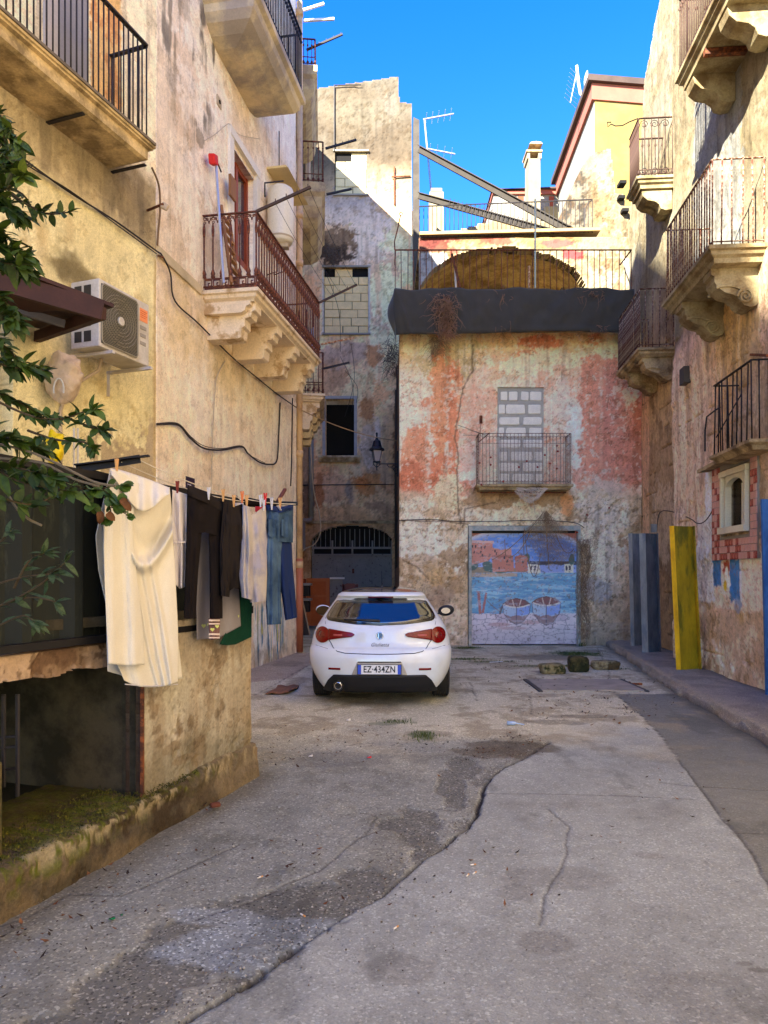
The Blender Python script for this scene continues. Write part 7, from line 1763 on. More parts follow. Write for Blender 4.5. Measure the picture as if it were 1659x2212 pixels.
cable('wall_cable', 'black cable running up the cream wall behind the corner downpipe', [M__(632, 860, .02), M__(630, 1000, .02), M__(628, 1050, .02)], .012)
cable('wall_cable', 'black vertical wire hanging below the bulging upper balcony', [M__(603, 283, .05), M__(603, 370, .05)], .01)
cable('wall_cable', 'thin grey wire sagging from the broken plaster hole above the glass door', smooth([M__(440, 305, .02), M__(465, 290, .03), M__(492, 268, .04), M__(500, 274, .04), M__(520, 292, .04), M__(560, 300, .04)]), .005, M_cablelight)
cable('loose_hose', 'long loose white hose hanging across the arched gate from the downpipe', smooth([at(668, 900, 20), at(672, 980, 20), at(678, 1060, 20), at(690, 1110, 20), at(692, 1150, 20), at(680, 1175, 20), at(660, 1185, 19), at(648, 1196, 18)]), .016, mat('white_hose', None), 'hose')
cable('wall_cable', 'black sagging cable across the front of the back house above the arched gate', smooth([BACK.P(650, 1048, .05), BACK.P(740, 1047, .05), BACK.P(855, 1046, .05)]), .014)
cable('wall_cable', 'thin wire across the pink house front over the painted door', smooth([PINK.P(862, 1124, .03), PINK.P(930, 1122, .04), PINK.P(985, 1126, .03), PINK.P(1080, 1126, .05), PINK.P(1150, 1124, .04), PINK.P(1235, 1128, .04), PINK.P(1262, 1140, .05)]), .008)
for (x, Y0, tx) in ((856, 18.6, 'outer'), (852, 21.0, 'inner')):
 cable('wall_cable', 'black vertical %s cable down the dark side of the pink house' % tx, [Vector((.33, Y0, 1.8)), Vector((.33, Y0, 7.0))], .014)
cable('wall_cable', 'dark looping cable between the painted board row and the tiled niche', smooth([RIGHT.P(1545, 1085, .03), RIGHT.P(1535, 1110, .05), RIGHT.P(1520, 1128, .06), RIGHT.P(1505, 1130, .05), RIGHT.P(1490, 1120, .05), RFAR.P(1450, 1105, .05), RFAR.P(1425, 1108, .05), RFAR.P(1418, 1150, .05)]), .008)
for (x0, y0, x1, y1, Y_, k) in ((700, 580, 735, 760, 21, 'left'), (735, 770, 760, 890, 22, 'middle'), (758, 740, 745, 900, 22, 'right'), (745, 800, 770, 870, 22.5, 'farthest right')):
 cable('loose_wire', 'thin loose wire dangling in front of the back house, %s one of four' % k, smooth([at(x0, y0, Y_), at((x0 + x1) / 2 + 14, (y0 + y1) / 2, Y_), at(x1, y1, Y_)]), .007)
bp2 = thing('drain_pipe', 'pale grey drain pipe with an elbow at the left of the arched gate', 'pipe', tuple(BACK.P(672, 1125, .1)))
mb = MB(); mb.tube([BACK.P(672, 870, .12), BACK.P(672, 1120, .12)], .085, 10); mb.build('upright_pipe', M_pipegrey, bp2, smooth=True)
mb = MB(); mb.tube(smooth([BACK.P(672, 1115, .12), BACK.P(670, 1124, .14), BACK.P(660, 1125, .16), BACK.P(655, 1130, .16), BACK.P(655, 1190, .16)]), .08, 10); mb.build('elbow', mat('grey_pink_pipe', D(150, 132, 118)), bp2, smooth=True)
mb = MB(); mb.tube([BACK.P(665, 222, .12), BACK.P(665, 470, .12)], .10, 10); tag(mb.build('drain_pipe', mat('sunlit_pipe', D(226, 196, 170, .5), rough=.4), smooth=True), 'pinkish sunlit pipe high beside the second balcony end', 'pipe')
mb = MB(); mb.tube([BACK.P(722, 184, .06), BACK.P(722, 325, .06)], .02, 5); mb.tube([BACK.P(722, 184, .06), BACK.P(780, 183, .06)], .02, 5)
tag(mb.build('iron_rod', M_iron), 'thin dark right angled rod fixed high on the sunlit back house', 'rod')
mb = MB(); mb.bar(BACK.P(852, 360, .04), BACK.P(852, 442, .04), .05, .03); mb.bar(BACK.P(846, 382, .06), BACK.P(887, 380, .06), .04, .03); tag(mb.build('iron_tie', M_rust), 'rusty iron cross tie on the sunlit back house', 'iron tie')
for (p_, q_, lab) in ((A_(318, 455, .02), A_(352, 441, .45), 'rusty iron spike with a rag sticking out of the yellow wall corner'), (M__(342, 552, .0), M__(352, 556, .3), 'small iron hook holding the twisted cables at the corner')):
 mb = MB(); mb.bar(p_, q_, .022); tag(mb.build('wall_hook', M_rust), lab, 'hook')
mb = MB(); c = A_(356, 446, .45); mb.box(c, (.09, .05, .08), Matrix.Rotation(.5, 3, 'Y')); tag(mb.build('tied_rag', mat('dirty_rag', D(196, 176, 150)), bevel=.02), 'small dirty rag knotted on the rusty wall spike', 'rag')
for (x, y, P_, lab) in ((1488, 812, RIGHT, 'black electric box on the right wall beneath the big balcony'),): mb = MB(); u, z = P_.hit(x, y); P_.box(mb, u - .12, u + .12, z - .14, z + .14, 0, .12); tag(mb.build('junction_box', mat('old_grey_box', D(80, 74, 70)), bevel=.01), lab, 'electric box')
mb = MB(); mb.bar(RIGHT.P(1622, 766, .02), RIGHT.P(1659, 768, .3), .03); tag(mb.build('iron_stub', M_rust), 'rusty iron stub in the right wall at the picture edge', 'iron bar')
mb = MB(); r_ = rect(MAIN, 400, 420, 1028, 1075); MAIN.box(mb, *r_, .002, .006)
pst = mb.build('poster', mat('poster_dark', D(44, 30, 60), rough=.5, bump=0)); tag(pst, 'small torn dark poster with a white smear behind the clothes', 'poster')
mb = MB(); MAIN.box(mb, r_[0] + .05, r_[1] - .12, r_[2] + .12, r_[3] - .1, .0065, .008); mb.build('white_print', mat('poster_white', D(226, 216, 230), bump=0), pst)
                # -- UPRIGHT BOARDS ALONG THE RIGHT WALL
def channel(pxl, pxm, pxr, ytop, ybl, ybr, Yn, mt_face, mt_side, lab, col_group='tall channel boards leaning at the right wall', lean=0.02):
 """U-shaped upright: narrow flange on the left, its light put into a brighter colour, broad web facing the viewer"""
 A = Vector(gd(pxl, ybl)); A = Vector(((pxl - CX) / FL * Yn, Yn))
 zt_ = EYE + (HZ - ytop) / FL * Yn
 x0, x1, x2 = [(p - CX) / FL * Yn for p in (pxl, pxm, pxr)]
 t = thing('upright_board', lab, 'board', (x0, Yn, .12), group=col_group)
 yb = Yn + .16
 z0 = .10
 mb = MB(); mb.hexa([Vector((x0, Yn + .02, z0)), Vector((x1, Yn - .02, z0)), Vector((x1 + .01, Yn + .0, z0)), Vector((x0 + .012, Yn + .035, z0)), Vector((x0 - lean, Yn + .02, zt_)), Vector((x1 - lean, Yn - .02, zt_)), Vector((x1 + .01 - lean, Yn, zt_)), Vector((x0 + .012 - lean, Yn + .035, zt_))])
 mb.build('flange', mt_side, t)
 mb = MB(); mb.hexa([Vector((x1 + .0105, Yn + .0, z0)), Vector((x2, yb - .04, z0)), Vector((x2, yb, z0)), Vector((x1 + .0105, Yn + .03, z0)), Vector((x1 + .0105 - lean, Yn, zt_)), Vector((x2 - lean, yb - .04, zt_ - .0)), Vector((x2 - lean, yb, zt_)), Vector((x1 + .0105 - lean, Yn + .03, zt_))])
 mb.build('web', mt_face, t)
 mb = MB(); mb.hexa([Vector((x2 + .001, yb - .12, z0)), Vector((x2 + .02, yb - .12, z0)), Vector((x2 + .02, yb, z0)), Vector((x2 + .001, yb, z0)), Vector((x2 - lean + .001, yb - .12, zt_)), Vector((x2 - lean + .02, yb - .12, zt_)), Vector((x2 - lean + .02, yb, zt_)), Vector((x2 - lean + .001, yb, zt_))])
 mb.build('back_flange', mt_face, t)
 return t
def strk(name, a, b, c2): return mat(name, a, rough=.7, var=.3, vs=6, fine=60, stretch=(1, 1, .3), col2=b, c2s=5, c2t=c2, c2w=.06, bump=.5)
M_y1 = strk('yellow_face', D(186, 150, 14), D(120, 108, 20), .56); M_y2 = strk('yellow_flange', D(244, 188, 6), D(230, 170, 4), .55)  # flange brighter than face: light painted into the board colours
M_g1 = strk('slate_face', D(150, 152, 150), D(126, 130, 132), .5); M_g2 = strk('pale_flange', D(160, 156, 144), D(130, 132, 134), .55); M_g3 = strk('dark_slate_face', D(112, 112, 112), D(92, 94, 96), .5)
channel(1462, 1470, 1516, 1136, 1447, 1438, 11.3, M_y1, M_y2, 'tall mustard yellow painted channel board standing alone on the pavement', lean=.11)
channel(1388, 1400, 1428, 1152, 1405, 1400, 13.9, M_g3, M_g2, 'darker slate grey channel board just left of the yellow one', lean=.06)
channel(1363, 1370, 1391, 1152, 1385, 1380, 15.2, M_g1, M_g2, 'lighter blue grey channel board farthest from the viewer', lean=.05)
mb = MB(); mb.bar(at(1412, 1150, 14.9), at(1412, 1132, 14.9), .1, .08); tag(mb.build('post_top', M_g2), 'grey post end peeping over the darker slate board', 'post')
tb_ = thing('upright_board', 'bright blue board cut off by the right edge of the picture', 'board', (4.72, 8.9, .12), group='tall channel boards leaning at the right wall')
Yb_ = 8.9
mb = MB(); xs = (1646 - CX) / FL * Yb_; zt_ = EYE + (HZ - 1078) / FL * Yb_
mb.hexa([Vector((xs + .06, Yb_, .1)), Vector((xs + .5, Yb_ + .05, .1)), Vector((xs + .5, Yb_ + .09, .1)), Vector((xs + .06, Yb_ + .04, .1)), Vector((xs, Yb_, zt_)), Vector((xs + .44, Yb_ + .05, zt_)), Vector((xs + .44, Yb_ + .09, zt_)), Vector((xs, Yb_ + .04, zt_))])
mb.build('panel', strk('blue_face', D(60, 112, 170), D(46, 92, 150), .5), tb_)
                # -- JUNK BY THE GATE
od = thing('loose_door', 'orange brown panelled wooden door leaning by the gate left of the car', 'door', tuple(at(690, 1350, 21.5)))
Yd = 21.5; M_or = mat('orange_wood', D(184, 98, 44), rough=.6, var=.15, vs=3, stretch=(1, 1, .2), col2=D(150, 74, 34), c2s=3)
wbox(662, 712, 1249, 1352, Yd, .06, M_or, od, 'leaf')
for (y0, y1) in ((1256, 1285), (1290, 1312), (1318, 1346)): wbox(672, 704, y0, y1, Yd - .02, .019, mat('orange_panel', D(170, 86, 38), var=.15), od, 'raised_panel')
wbox(650, 661, 1250, 1350, 22.0, .05, mat('red_wood', D(150, 70, 40), var=.15), thing('wooden_leaf', 'narrow reddish door leaf behind the black crates', 'door', tuple(at(655, 1350, 22))), 'leaf')
gp = thing('grey_panel', 'grey metal panel with a small white rail standing behind the orange door', 'panel', tuple(at(725, 1350, 22.5)))
wbox(713, 740, 1252, 1350, 22.6, .05, M_gate, gp, 'sheet'); wbox(712, 744, 1247, 1251, 22.5, .1, M_white, gp, 'white_rail')
chr_ = thing('chair', 'red brown wooden chair back showing beside the car mirror', 'chair', tuple(at(755, 1345, 21.8)))
Yc = 21.6; M_ch = mat('chair_red_brown', D(124, 56, 40), rough=.5, var=.12)
for px in (739, 769): wbox(px, px + 5, 1262, 1356, Yc, .06, M_ch, chr_, 'leg')
mb = MB(); c = at(756, 1268, Yc); mb.prism([(-.22, -.10), (.22, -.10), (.22, .05), (.1, .11), (-.1, .11), (-.22, .05)], lambda p: c + Vector((p[0], 0, p[1])), lambda p: c + Vector((p[0], .04, p[1]))); mb.build('top_rail', M_ch, chr_)
for k in range(4): wbox(746 + k * 6, 748.5 + k * 6, 1275, 1300, Yc, .03, M_ch, chr_, 'slat')
mb = MB(); mb.box(at(757, 1312, Yc + .22), (.46, .45, .05)); mb.build('seat', M_ch, chr_)
cr_ = thing('black_crate', 'upper black plastic crate stacked behind the downpipe', 'crate', tuple(at(660, 1290, 19.5)), group='black crates behind the downpipe')
for i, (y0, y1) in enumerate(((1262, 1288), (1295, 1322))):
 t_ = cr_ if i == 0 else thing('black_crate', 'lower black plastic crate under the other one behind the downpipe', 'crate', tuple(at(660, 1320, 19.5)), group='black crates behind the downpipe')
 wbox(645, 668, y0, y1, 19.4, .35, M_blackiron, t_, 'body'); wbox(643, 671, y0 - 2, y0 + 3, 19.35, .45, mat('grey_rim', D(130, 130, 136), rough=.4), t_, 'rim')
bd1 = thing('leaning_board', 'grey board edge leaning against the corner beyond the downpipe', 'board', tuple(at(655, 1380, 15.6)))
mb = MB(); a_, b_ = at(668, 1372, 15.7), at(648, 1278, 15.9); mb.hexa([a_ + Vector((-.28, -.1, 0)), a_, a_ + Vector((0, .04, 0)), a_ + Vector((-.28, .0, 0)), b_ + Vector((-.28, -.1, 0)), b_, b_ + Vector((0, .04, 0)), b_ + Vector((-.28, .0, 0))]); mb.build('panel', mat('dark_board', D(44, 40, 38), var=.2), bd1)
mb = MB(); mb.bar(a_ + Vector((.0, .03, 0)), b_ + Vector((0, .03, 0)), .05, .05); mb.build('edge', mat('board_edge', D(150, 130, 104)), bd1)
                # -- WHITE HATCHBACK
car = thing('car', 'white five door hatchback parked with its tail and plate facing the viewer', 'car', (-.055, 8.72, 0), rz=math.radians(-1.6))
M_paint = mat('white_car_paint', D(226, 234, 240, 1.0), rough=.28, var=.015, vs=1.5, fine=3, fvar=.02, bump=0, coat=.7, spec=.5, col2=D(214, 212, 206, .95), c2s=1.2, c2t=.6, c2w=.15)
M_black = mat('black_plastic', D(44, 44, 46), rough=.55, var=.08, vs=8, fine=120, bump=.1, bd=.001)
M_gloss = mat('gloss_black', D(16, 16, 18), rough=.08, var=.02, bump=0, coat=.8)
M_cglass = mat('tinted_car_glass', D(26, 30, 34), rough=.03, var=.01, bump=0, spec=1.0, coat=1.0)
M_red = mat('red_lamp', D(120, 2, 4), rough=.2, var=.12, vs=20, bump=0, coat=.25, spec=.3)
M_redd = mat('dark_red_lamp', D(110, 10, 12), rough=.15, var=.1, bump=0, coat=1.0)
M_tyre = mat('tyre_rubber', D(44, 42, 40), rough=.85, var=.15, vs=12, bump=.3)
M_chrome = mat('chrome', D(210, 210, 214), rough=.12, metal=.9, var=.03, bump=0)
ZR = [.20, .26, .34, .42, .50, .58, .64, .68, .70, .715, .73, .80, .88, .96, 1.0, 1.04, 1.10, 1.18, 1.26, 1.31, 1.335, 1.345, 1.36]
_w = ([.17, .25, .40, .55, .68, .715, .80, .90, .98, 1.07, 1.17, 1.27, 1.33, 1.36], [.80, .85, .885, .90, .897, .888, .875, .85, .81, .755, .69, .62, .58, .565])
_r = ([.17, .25, .38, .50, .60, .66, .70, .715, .73, .85, .96, 1.02, 1.06, 1.10, 1.20, 1.30, 1.315, 1.325, 1.345, 1.36], [.10, .05, .01, .0, .0, .02, .05, .085, .10, .115, .14, .18, .22, .27, .385, .50, .49, .44, .43, .46])
_f = ([.2, .45, .6, .72, .82, .9, .97, 1.1, 1.36], [4.2, 4.33, 4.33, 4.28, 4.0, 3.5, 3.05, 2.85, 2.35])
_R = ([.2, .7, 1.0, 1.36], [.50, .46, .50, .34]); nexp = 2.7
def wz(z): return float(np.interp(z, *_w))
def ry(x, z):
 w_ = wz(z); s = min(1.0, abs(x) / w_) ** (nexp / 2); c = math.sqrt(max(0, 1 - s * s))
 return float(np.interp(z, *_r)) + float(np.interp(z, *_R)) * (1 - c ** (2 / nexp))
def zbot(x, y):
 b = .20 if abs(x) < .68 else .20 + .14 * min(1, (abs(x) - .68) / .17)
 for yc in (.86, 3.45):
  if abs(y - yc) < .385 and abs(x) > .75: b = max(b, .30 + math.sqrt(.385 ** 2 - (y - yc) ** 2) * .98)
 return b
def ring(z):
 w_, r, f, R = wz(z), float(np.interp(z, *_r)), float(np.interp(z, *_f)), float(np.interp(z, *_R)); Rf = .75; P = []
 nq = 16
 for k in range(nq + 1):
  t = PI / 2 * k / nq; P.append((w_ * math.sin(t) ** (2 / nexp), r + R * (1 - math.cos(t) ** (2 / nexp)) if k < nq else r + R))
 for k in range(1, 22): P.append((w_, r + R + (f - Rf - r - R) * k / 22))
 for k in range(nq + 1):
  t = PI / 2 * (1 - k / nq); P.append((w_ * math.sin(t) ** (2 / nexp) if t > 0 else 0, f - Rf * (1 - math.cos(t) ** (2 / nexp)) if k > 0 else f - Rf))
 return P + [(-x, y) for x, y in P[-2:0:-1]]
def pos(x, y, z):
 if z < .66:
  b = zbot(x, y); z = b + (z - .20) / (.66 - .20) * (max(.66, b + .02) - b) if b < .66 else b
 return Vector((x, y, z))
rings = [[pos(x, y, z) for x, y in ring(z)] for z in ZR]
top = ring(1.36); cxy = (0, 1.35)
for sc_, z in ((.93, 1.385), (.84, 1.405), (.70, 1.425), (.5, 1.44), (.25, 1.447), (.02, 1.45)):
 rings.append([Vector((x * sc_, cxy[1] + (y - cxy[1]) * sc_, z)) for x, y in top])
n = len(rings[0]); nr_ = len(rings)
def rfaces(j0, j1): return [(j * n + k, j * n + (k + 1) % n, (j + 1) * n + (k + 1) % n, (j + 1) * n + k) for j in range(j0, j1) for k in range(n)]
mb = MB(); mb.add([v for r in rings for v in r], rfaces(0, len(ZR)))
cb = mb.build('body', M_paint, car, smooth=True, local=True)
mb = MB(); off = [v + Vector((0, 0, .002)) for r in rings[len(ZR):] for v in r]; mb.add(off, [(j * n + k, j * n + (k + 1) % n, (j + 1) * n + (k + 1) % n, (j + 1) * n + k) for j in range(nr_ - len(ZR) - 1) for k in range(n)])
mb.build('roof_panel', mat('dark_roof_glass', D(70, 58, 52), rough=.12, var=.1, vs=6, bump=0, coat=.8), car, smooth=True, local=True)
def nrm(x, z):
 e = .004; dx = (ry(x + e, z) - ry(x - e, z)) / (2 * e); dz = (ry(x, z + e) - ry(x, z - e)) / (2 * e)
 return Vector((dx, -1, dz)).normalized()
def S(x, z, o=0.0):
 p = Vector((x, ry(x, z), z)); return p + nrm(x, z) * o
def patch(name, mt, x0, x1, lo, hi, o=.005, nx=30, nz=6, parent=None, thick=.004):
 mb = MB(); mb.grid(lambda u, v: (lambda x: S(x, lo(x) + (hi(x) - lo(x)) * v, o))(x0 + (x1 - x0) * u), nx, nz)
 q = mb.build(name, mt, parent or car, smooth=True, local=True)
 if parent is not None: q.matrix_parent_inverse.identity()
 m = q.modifiers.new('s', 'SOLIDIFY'); m.thickness = thick; m.offset = 0
 return q
def P_(xs, zs): return lambda x: float(np.interp(x, xs, zs))
patch('window_surround', M_gloss, -.69, .69, P_([-.69, -.66, -.3, 0, .3, .66, .69], [1.075, 1.035, .995, .982, .995, 1.035, 1.075]), P_([-.69, -.66, -.585, -.3, 0, .3, .585, .66, .69], [1.085, 1.15, 1.27, 1.312, 1.318, 1.312, 1.27, 1.15, 1.085]), .004, 60, 10)
gl = patch('rear_window', M_cglass, -.655, .655, P_([-.655, -.62, -.3, 0, .3, .62, .655], [1.085, 1.055, 1.014, 1.0, 1.014, 1.055, 1.085]), P_([-.655, -.62, -.565, -.3, 0, .3, .565, .62, .655], [1.10, 1.17, 1.255, 1.285, 1.29, 1.285, 1.255, 1.17, 1.10]), .008, 60, 10)
patch('brake_light', M_redd, -.16, .16, lambda x: 1.318, lambda x: 1.334, .006, 12, 2)
mb = MB(); mb.tube([S(-.42, 1.035, .02), S(-.2, 1.03, .03), S(.0, 1.02, .03)], [.008, .014, .02], 6); mb.tube([S(-.44, 1.04, .016), S(-.1, 1.03, .018)], .012, 5); mb.build('wiper', M_black, car, smooth=True, local=True)
def seam(name, pts, r=.005, mt=None):
 mb = MB(); mb.tube([S(x, z, .0) for x, z in pts], r, 5); return mb.build(name, mt or M_gloss, car, local=True)
hs = [(-.63, .80), (-.60, .76), (-.57, .71), (-.52, .675), (-.42, .655), (-.2, .648), (0, .645), (.2, .648), (.42, .655), (.52, .675), (.57, .71), (.60, .76), (.63, .80)]
seam('hatch_seam', hs)
seam('hatch_seam', [(-.70, 1.07), (-.69, 1.0), (-.66, .93)], .003); seam('hatch_seam', [(.70, 1.07), (.69, 1.0), (.66, .93)], .003)
for s in (-1, 1): seam('bumper_seam', [(s * .64, .70), (s * .72, .715), (s * .80, .73), (s * .86, .735)], .003)
for s in (-1, 1):
 def lamp_lo(x): a = abs(x); return float(np.interp(a, [.31, .34, .45, .60, .63], [.866, .846, .832, .808, .80]))
 def lamp_hi(x): a = abs(x); return float(np.interp(a, [.31, .34, .45, .60, .63], [.878, .895, .912, .932, .935]))
 tl = patch('tail_light', M_red, s * .31, s * .635, lamp_lo, lamp_hi, .010, 26, 6, thick=.012)
 mb = MB(); cc = (.715, .862)
 def disc(u, v, s=s, rr_=.098):
  t = u * 2 * PI; x, z = cc[0] + rr_ * v * math.cos(t), cc[1] + rr_ * v * math.sin(t); return S(s * x, z, .008 + .012 * (1 - v * v))
 mb.grid(disc, 32, 8, close_u=True); q = mb.build('round_lens', M_red, tl, smooth=True, local=True)
 mb = MB(); mb.grid(lambda u, v, s=s: disc(u, v, s, .05) + nrm(s * .715, .862) * .006, 24, 4, close_u=True); mb.build('inner_lens', M_redd, tl, smooth=True, local=True)
 patch('reverse_light', mat('clear_lens', D(190, 90, 84), rough=.25, var=.1, vs=30, bump=0, coat=.2), s * .46, s * .57, lambda x: .852, lambda x: .872, .016, 8, 2, thick=.004)
 patch('reflector', M_red, s * .475, s * .625, lambda x: .452, lambda x: .478, .006, 10, 2)
patch('bumper_insert', mat('insert_black', D(26, 26, 28), rough=.6, bump=.1), -.705, .705, P_([-.705, -.66, .66, .705], [.185, .172, .172, .185]), P_([-.705, -.63, -.56, .56, .63, .705], [.20, .33, .395, .395, .33, .20]), .006, 60, 8)
patch('plate_recess', mat('recess_white', D(206, 198, 184, .75), rough=.35, var=.03, bump=0), -.335, .335, P_([-.335, .335], [.395, .395]), P_([-.335, -.27, .27, .335], [.40, .555, .555, .40]), .003, 20, 6)
patch('recess_shade_strip', M_black, -.26, .26, lambda x: .548, lambda x: .560, .012, 14, 2)  # black strip stands in for the shade under the recess edge
M_plw = mat('plate_white', D(226, 226, 226), rough=.35, var=.03, bump=0); M_plb2 = mat('plate_blue', D(20, 60, 190), rough=.35, var=.03, bump=0)
pc = Vector((0, ry(0, .47) - .018, .465)); Mrx = Matrix.Rotation(-.10, 3, 'X')
mb = MB(); mb.box(pc, (.535, .008, .125), Mrx); mb.build('plate_holder', M_black, car, local=True)
mb = MB(); mb.box(pc + Vector((0, -.007, 0)), (.52, .006, .11), Mrx); pl8 = mb.build('number_plate', M_plw, car, local=True)
for s in (-1, 1): mb = MB(); mb.box(pc + Vector((s * .24, -.0095, 0)), (.04, .006, .11), Mrx); mb.build('blue_band', M_plb2, pl8, local=True)
def text(body, size, loc, mt, parent, name, shear=0.0, sx=1.0, bold=0.0, extr=.001, rx=PI / 2 - .10):
 cu = bpy.data.curves.new(name, 'FONT'); cu.body = body; cu.size = size; cu.align_x = 'CENTER'; cu.align_y = 'CENTER'; cu.extrude = extr; cu.shear = shear; cu.offset = bold; cu.space_character = 1.05
 tmp = bpy.data.objects.new('t', cu); C.objects.link(tmp); bpy.context.view_layer.update()
 me = bpy.data.meshes.new_from_object(tmp.evaluated_get(bpy.context.evaluated_depsgraph_get())); bpy.data.objects.remove(tmp)
 me.materials.clear(); me.materials.append(mt)
 o = put(name, me, parent, loc=loc, local=True); o.matrix_basis = Matrix.LocRotScale(Vector(loc), Matrix.Rotation(rx, 3, 'X').to_quaternion(), Vector((sx, 1, 1)))
 return o
M_ink = mat('plate_ink', D(14, 14, 18), rough=.5, bump=0, var=.02)
text('EZ\u00b7434ZN', .108, pc + Vector((.0, -.0115, .0)), M_ink, pl8, 'plate_text', sx=.80, bold=.0022)
text('I', .035, pc + Vector((-.24, -.0135, -.03)), M_plw, pl8, 'plate_text')
bcn = S(0, .86, .012); Mb = Matrix.Rotation(PI / 2 - .12, 3, 'X')
mb = MB(); mb.lathe([(.001, .0), (.034, .0), (.036, .004), (.044, .004), (.047, -.002), (.047, -.012)], c=bcn, n=32, M=Mb); bdg = mb.build('badge', M_chrome, car, smooth=True, local=True)
def bp(x, z, o): return bcn + Mb @ Vector((x, z, o))
mb = MB(); mb.add([bp(.033 * math.cos(t), .033 * math.sin(t), .002) for t in np.linspace(0, 2 * PI, 24, endpoint=False)], [tuple(range(24))]); mb.build('badge_field', M_gloss, bdg, local=True)
mb = MB(); 
for a_, b_ in (((-.016, -.026), (-.016, .026)), ((-.029, .0), (-.004, .0))): mb.bar(bp(*a_, .004), bp(*b_, .004), .006, .002)
mb.tube([bp(*q, .004) for q in ((.006, -.022), (.014, -.012), (.007, -.003), (.016, .007), (.010, .018), (.018, .024))], .003, 4)
mb.build('badge_mark', M_chrome, bdg, local=True)
text('Giulietta', .062, S(0, .752, .008), mat('satin_script', D(110, 106, 104), rough=.5, metal=.3, bump=0), car, 'model_script', shear=.4, sx=.98, extr=.001, rx=PI / 2 - .08)
mb = MB(); ec = Vector((-.50, .02, .265)); mb.lathe([(.038, .0), (.046, .0), (.046, -.2), (.038, -.2), (.038, 0)], c=ec + Vector((0, -.03, 0)), n=20, M=Matrix.Rotation(PI / 2, 3, 'X')); mb.build('exhaust', M_chrome, car, smooth=True, local=True)
mb = MB(); mb.lathe([(.001, 0), (.068, 0), (.075, .01)], c=ec + Vector((0, -.018, 0)), n=20, M=Matrix.Rotation(PI / 2, 3, 'X')); mb.build('exhaust_opening', M_gloss, car, local=True)
mb = MB(); mb.box((0, 2.2, .30), (1.30, 4.0, .18)); mb.box((0, .5, .27), (1.2, .7, .12)); mb.build('underbody', M_gloss, car, local=True)
def wheel(x, y):
 R_, w2 = .325, .215; Mw = Matrix.Rotation(PI / 2, 3, 'Y'); mb = MB()
 mb.lathe([(R_ - .11, -w2 / 2), (R_ - .02, -w2 / 2), (R_, -w2 / 2 + .02)] + [(R_ - (.008 if k % 2 else 0), -w2 / 2 + .03 + k * (w2 - .06) / 12 + (.004 if k % 2 else 0)) for k in range(13)] + [(R_, w2 / 2 - .02), (R_ - .02, w2 / 2), (R_ - .11, w2 / 2)], c=(x, y, R_ + .012), n=40, M=Mw)
 w_ = mb.build('wheel', M_tyre, car, smooth=False, local=True)
 mb = MB(); mb.lathe([(.001, 0), (.06, .0), (.08, .02), (.2, .03), (.215, .05)], c=(x, y, R_ + .012), n=20, M=Matrix.Rotation(PI / 2 * (1 if x > 0 else -1), 3, 'Y')); mb.build('rim', M_chrome, w_, local=True)
for x, y in ((-.775, .86), (.775, .86), (-.775, 3.45), (.775, 3.45)): wheel(x, y)
for s in (-1, 1):
 mb = MB()
 def sg_(u, v, s=s):
  y = 1.0 + u * 1.9; z = 1.02 + v * (.28 - .02 * u); return Vector((s * (wz(z) + .004), y, z))
 mb.grid(sg_, 20, 4); mb.build('side_window', M_cglass, car, smooth=True, local=True)
 mb = MB(); mc_ = Vector((s * .945, 2.45, 1.06))
 def mf(u, v): 
  th = u * 2 * PI; ph_ = PI * v; return mc_ + Vector((math.cos(th) * math.sin(ph_) * .125, (math.cos(ph_)) * .07, math.sin(th) * math.sin(ph_) * .085 + .012 * math.cos(th) * s))
 mb.grid(mf, 24, 12, close_u=True); mr = mb.build('mirror', M_paint if s < 0 else M_black, car, smooth=True, local=True)
 mb = MB(); mb.add([mc_ + Vector((math.cos(t) * (.11 if s < 0 else .07) - (0 if s < 0 else .01), -.072, math.sin(t) * (.072 if s < 0 else .045))) for t in np.linspace(0, 2 * PI, 24, endpoint=False)], [tuple(range(24))]); mb.build('mirror_glass', mat('mirror_silver', D(150, 150, 156), rough=.02, metal=1.0, var=.0, bump=0), mr, local=True)
 mb = MB(); mb.bar(mc_ + Vector((-s * .08, .02, -.03)), Vector((s * .76, 2.5, .98)), .05, .03); mb.build('mirror_stalk', M_black, mr, local=True)
mb = MB(); mb.lathe([(.001, .03), (.012, .025), (.03, 0)], c=(.0, .95, 1.435), n=12); mb.tube([(0, .95, 1.45), (0, .86, 1.66)], [.006, .003], 5); mb.build('aerial', M_black, car, local=True)
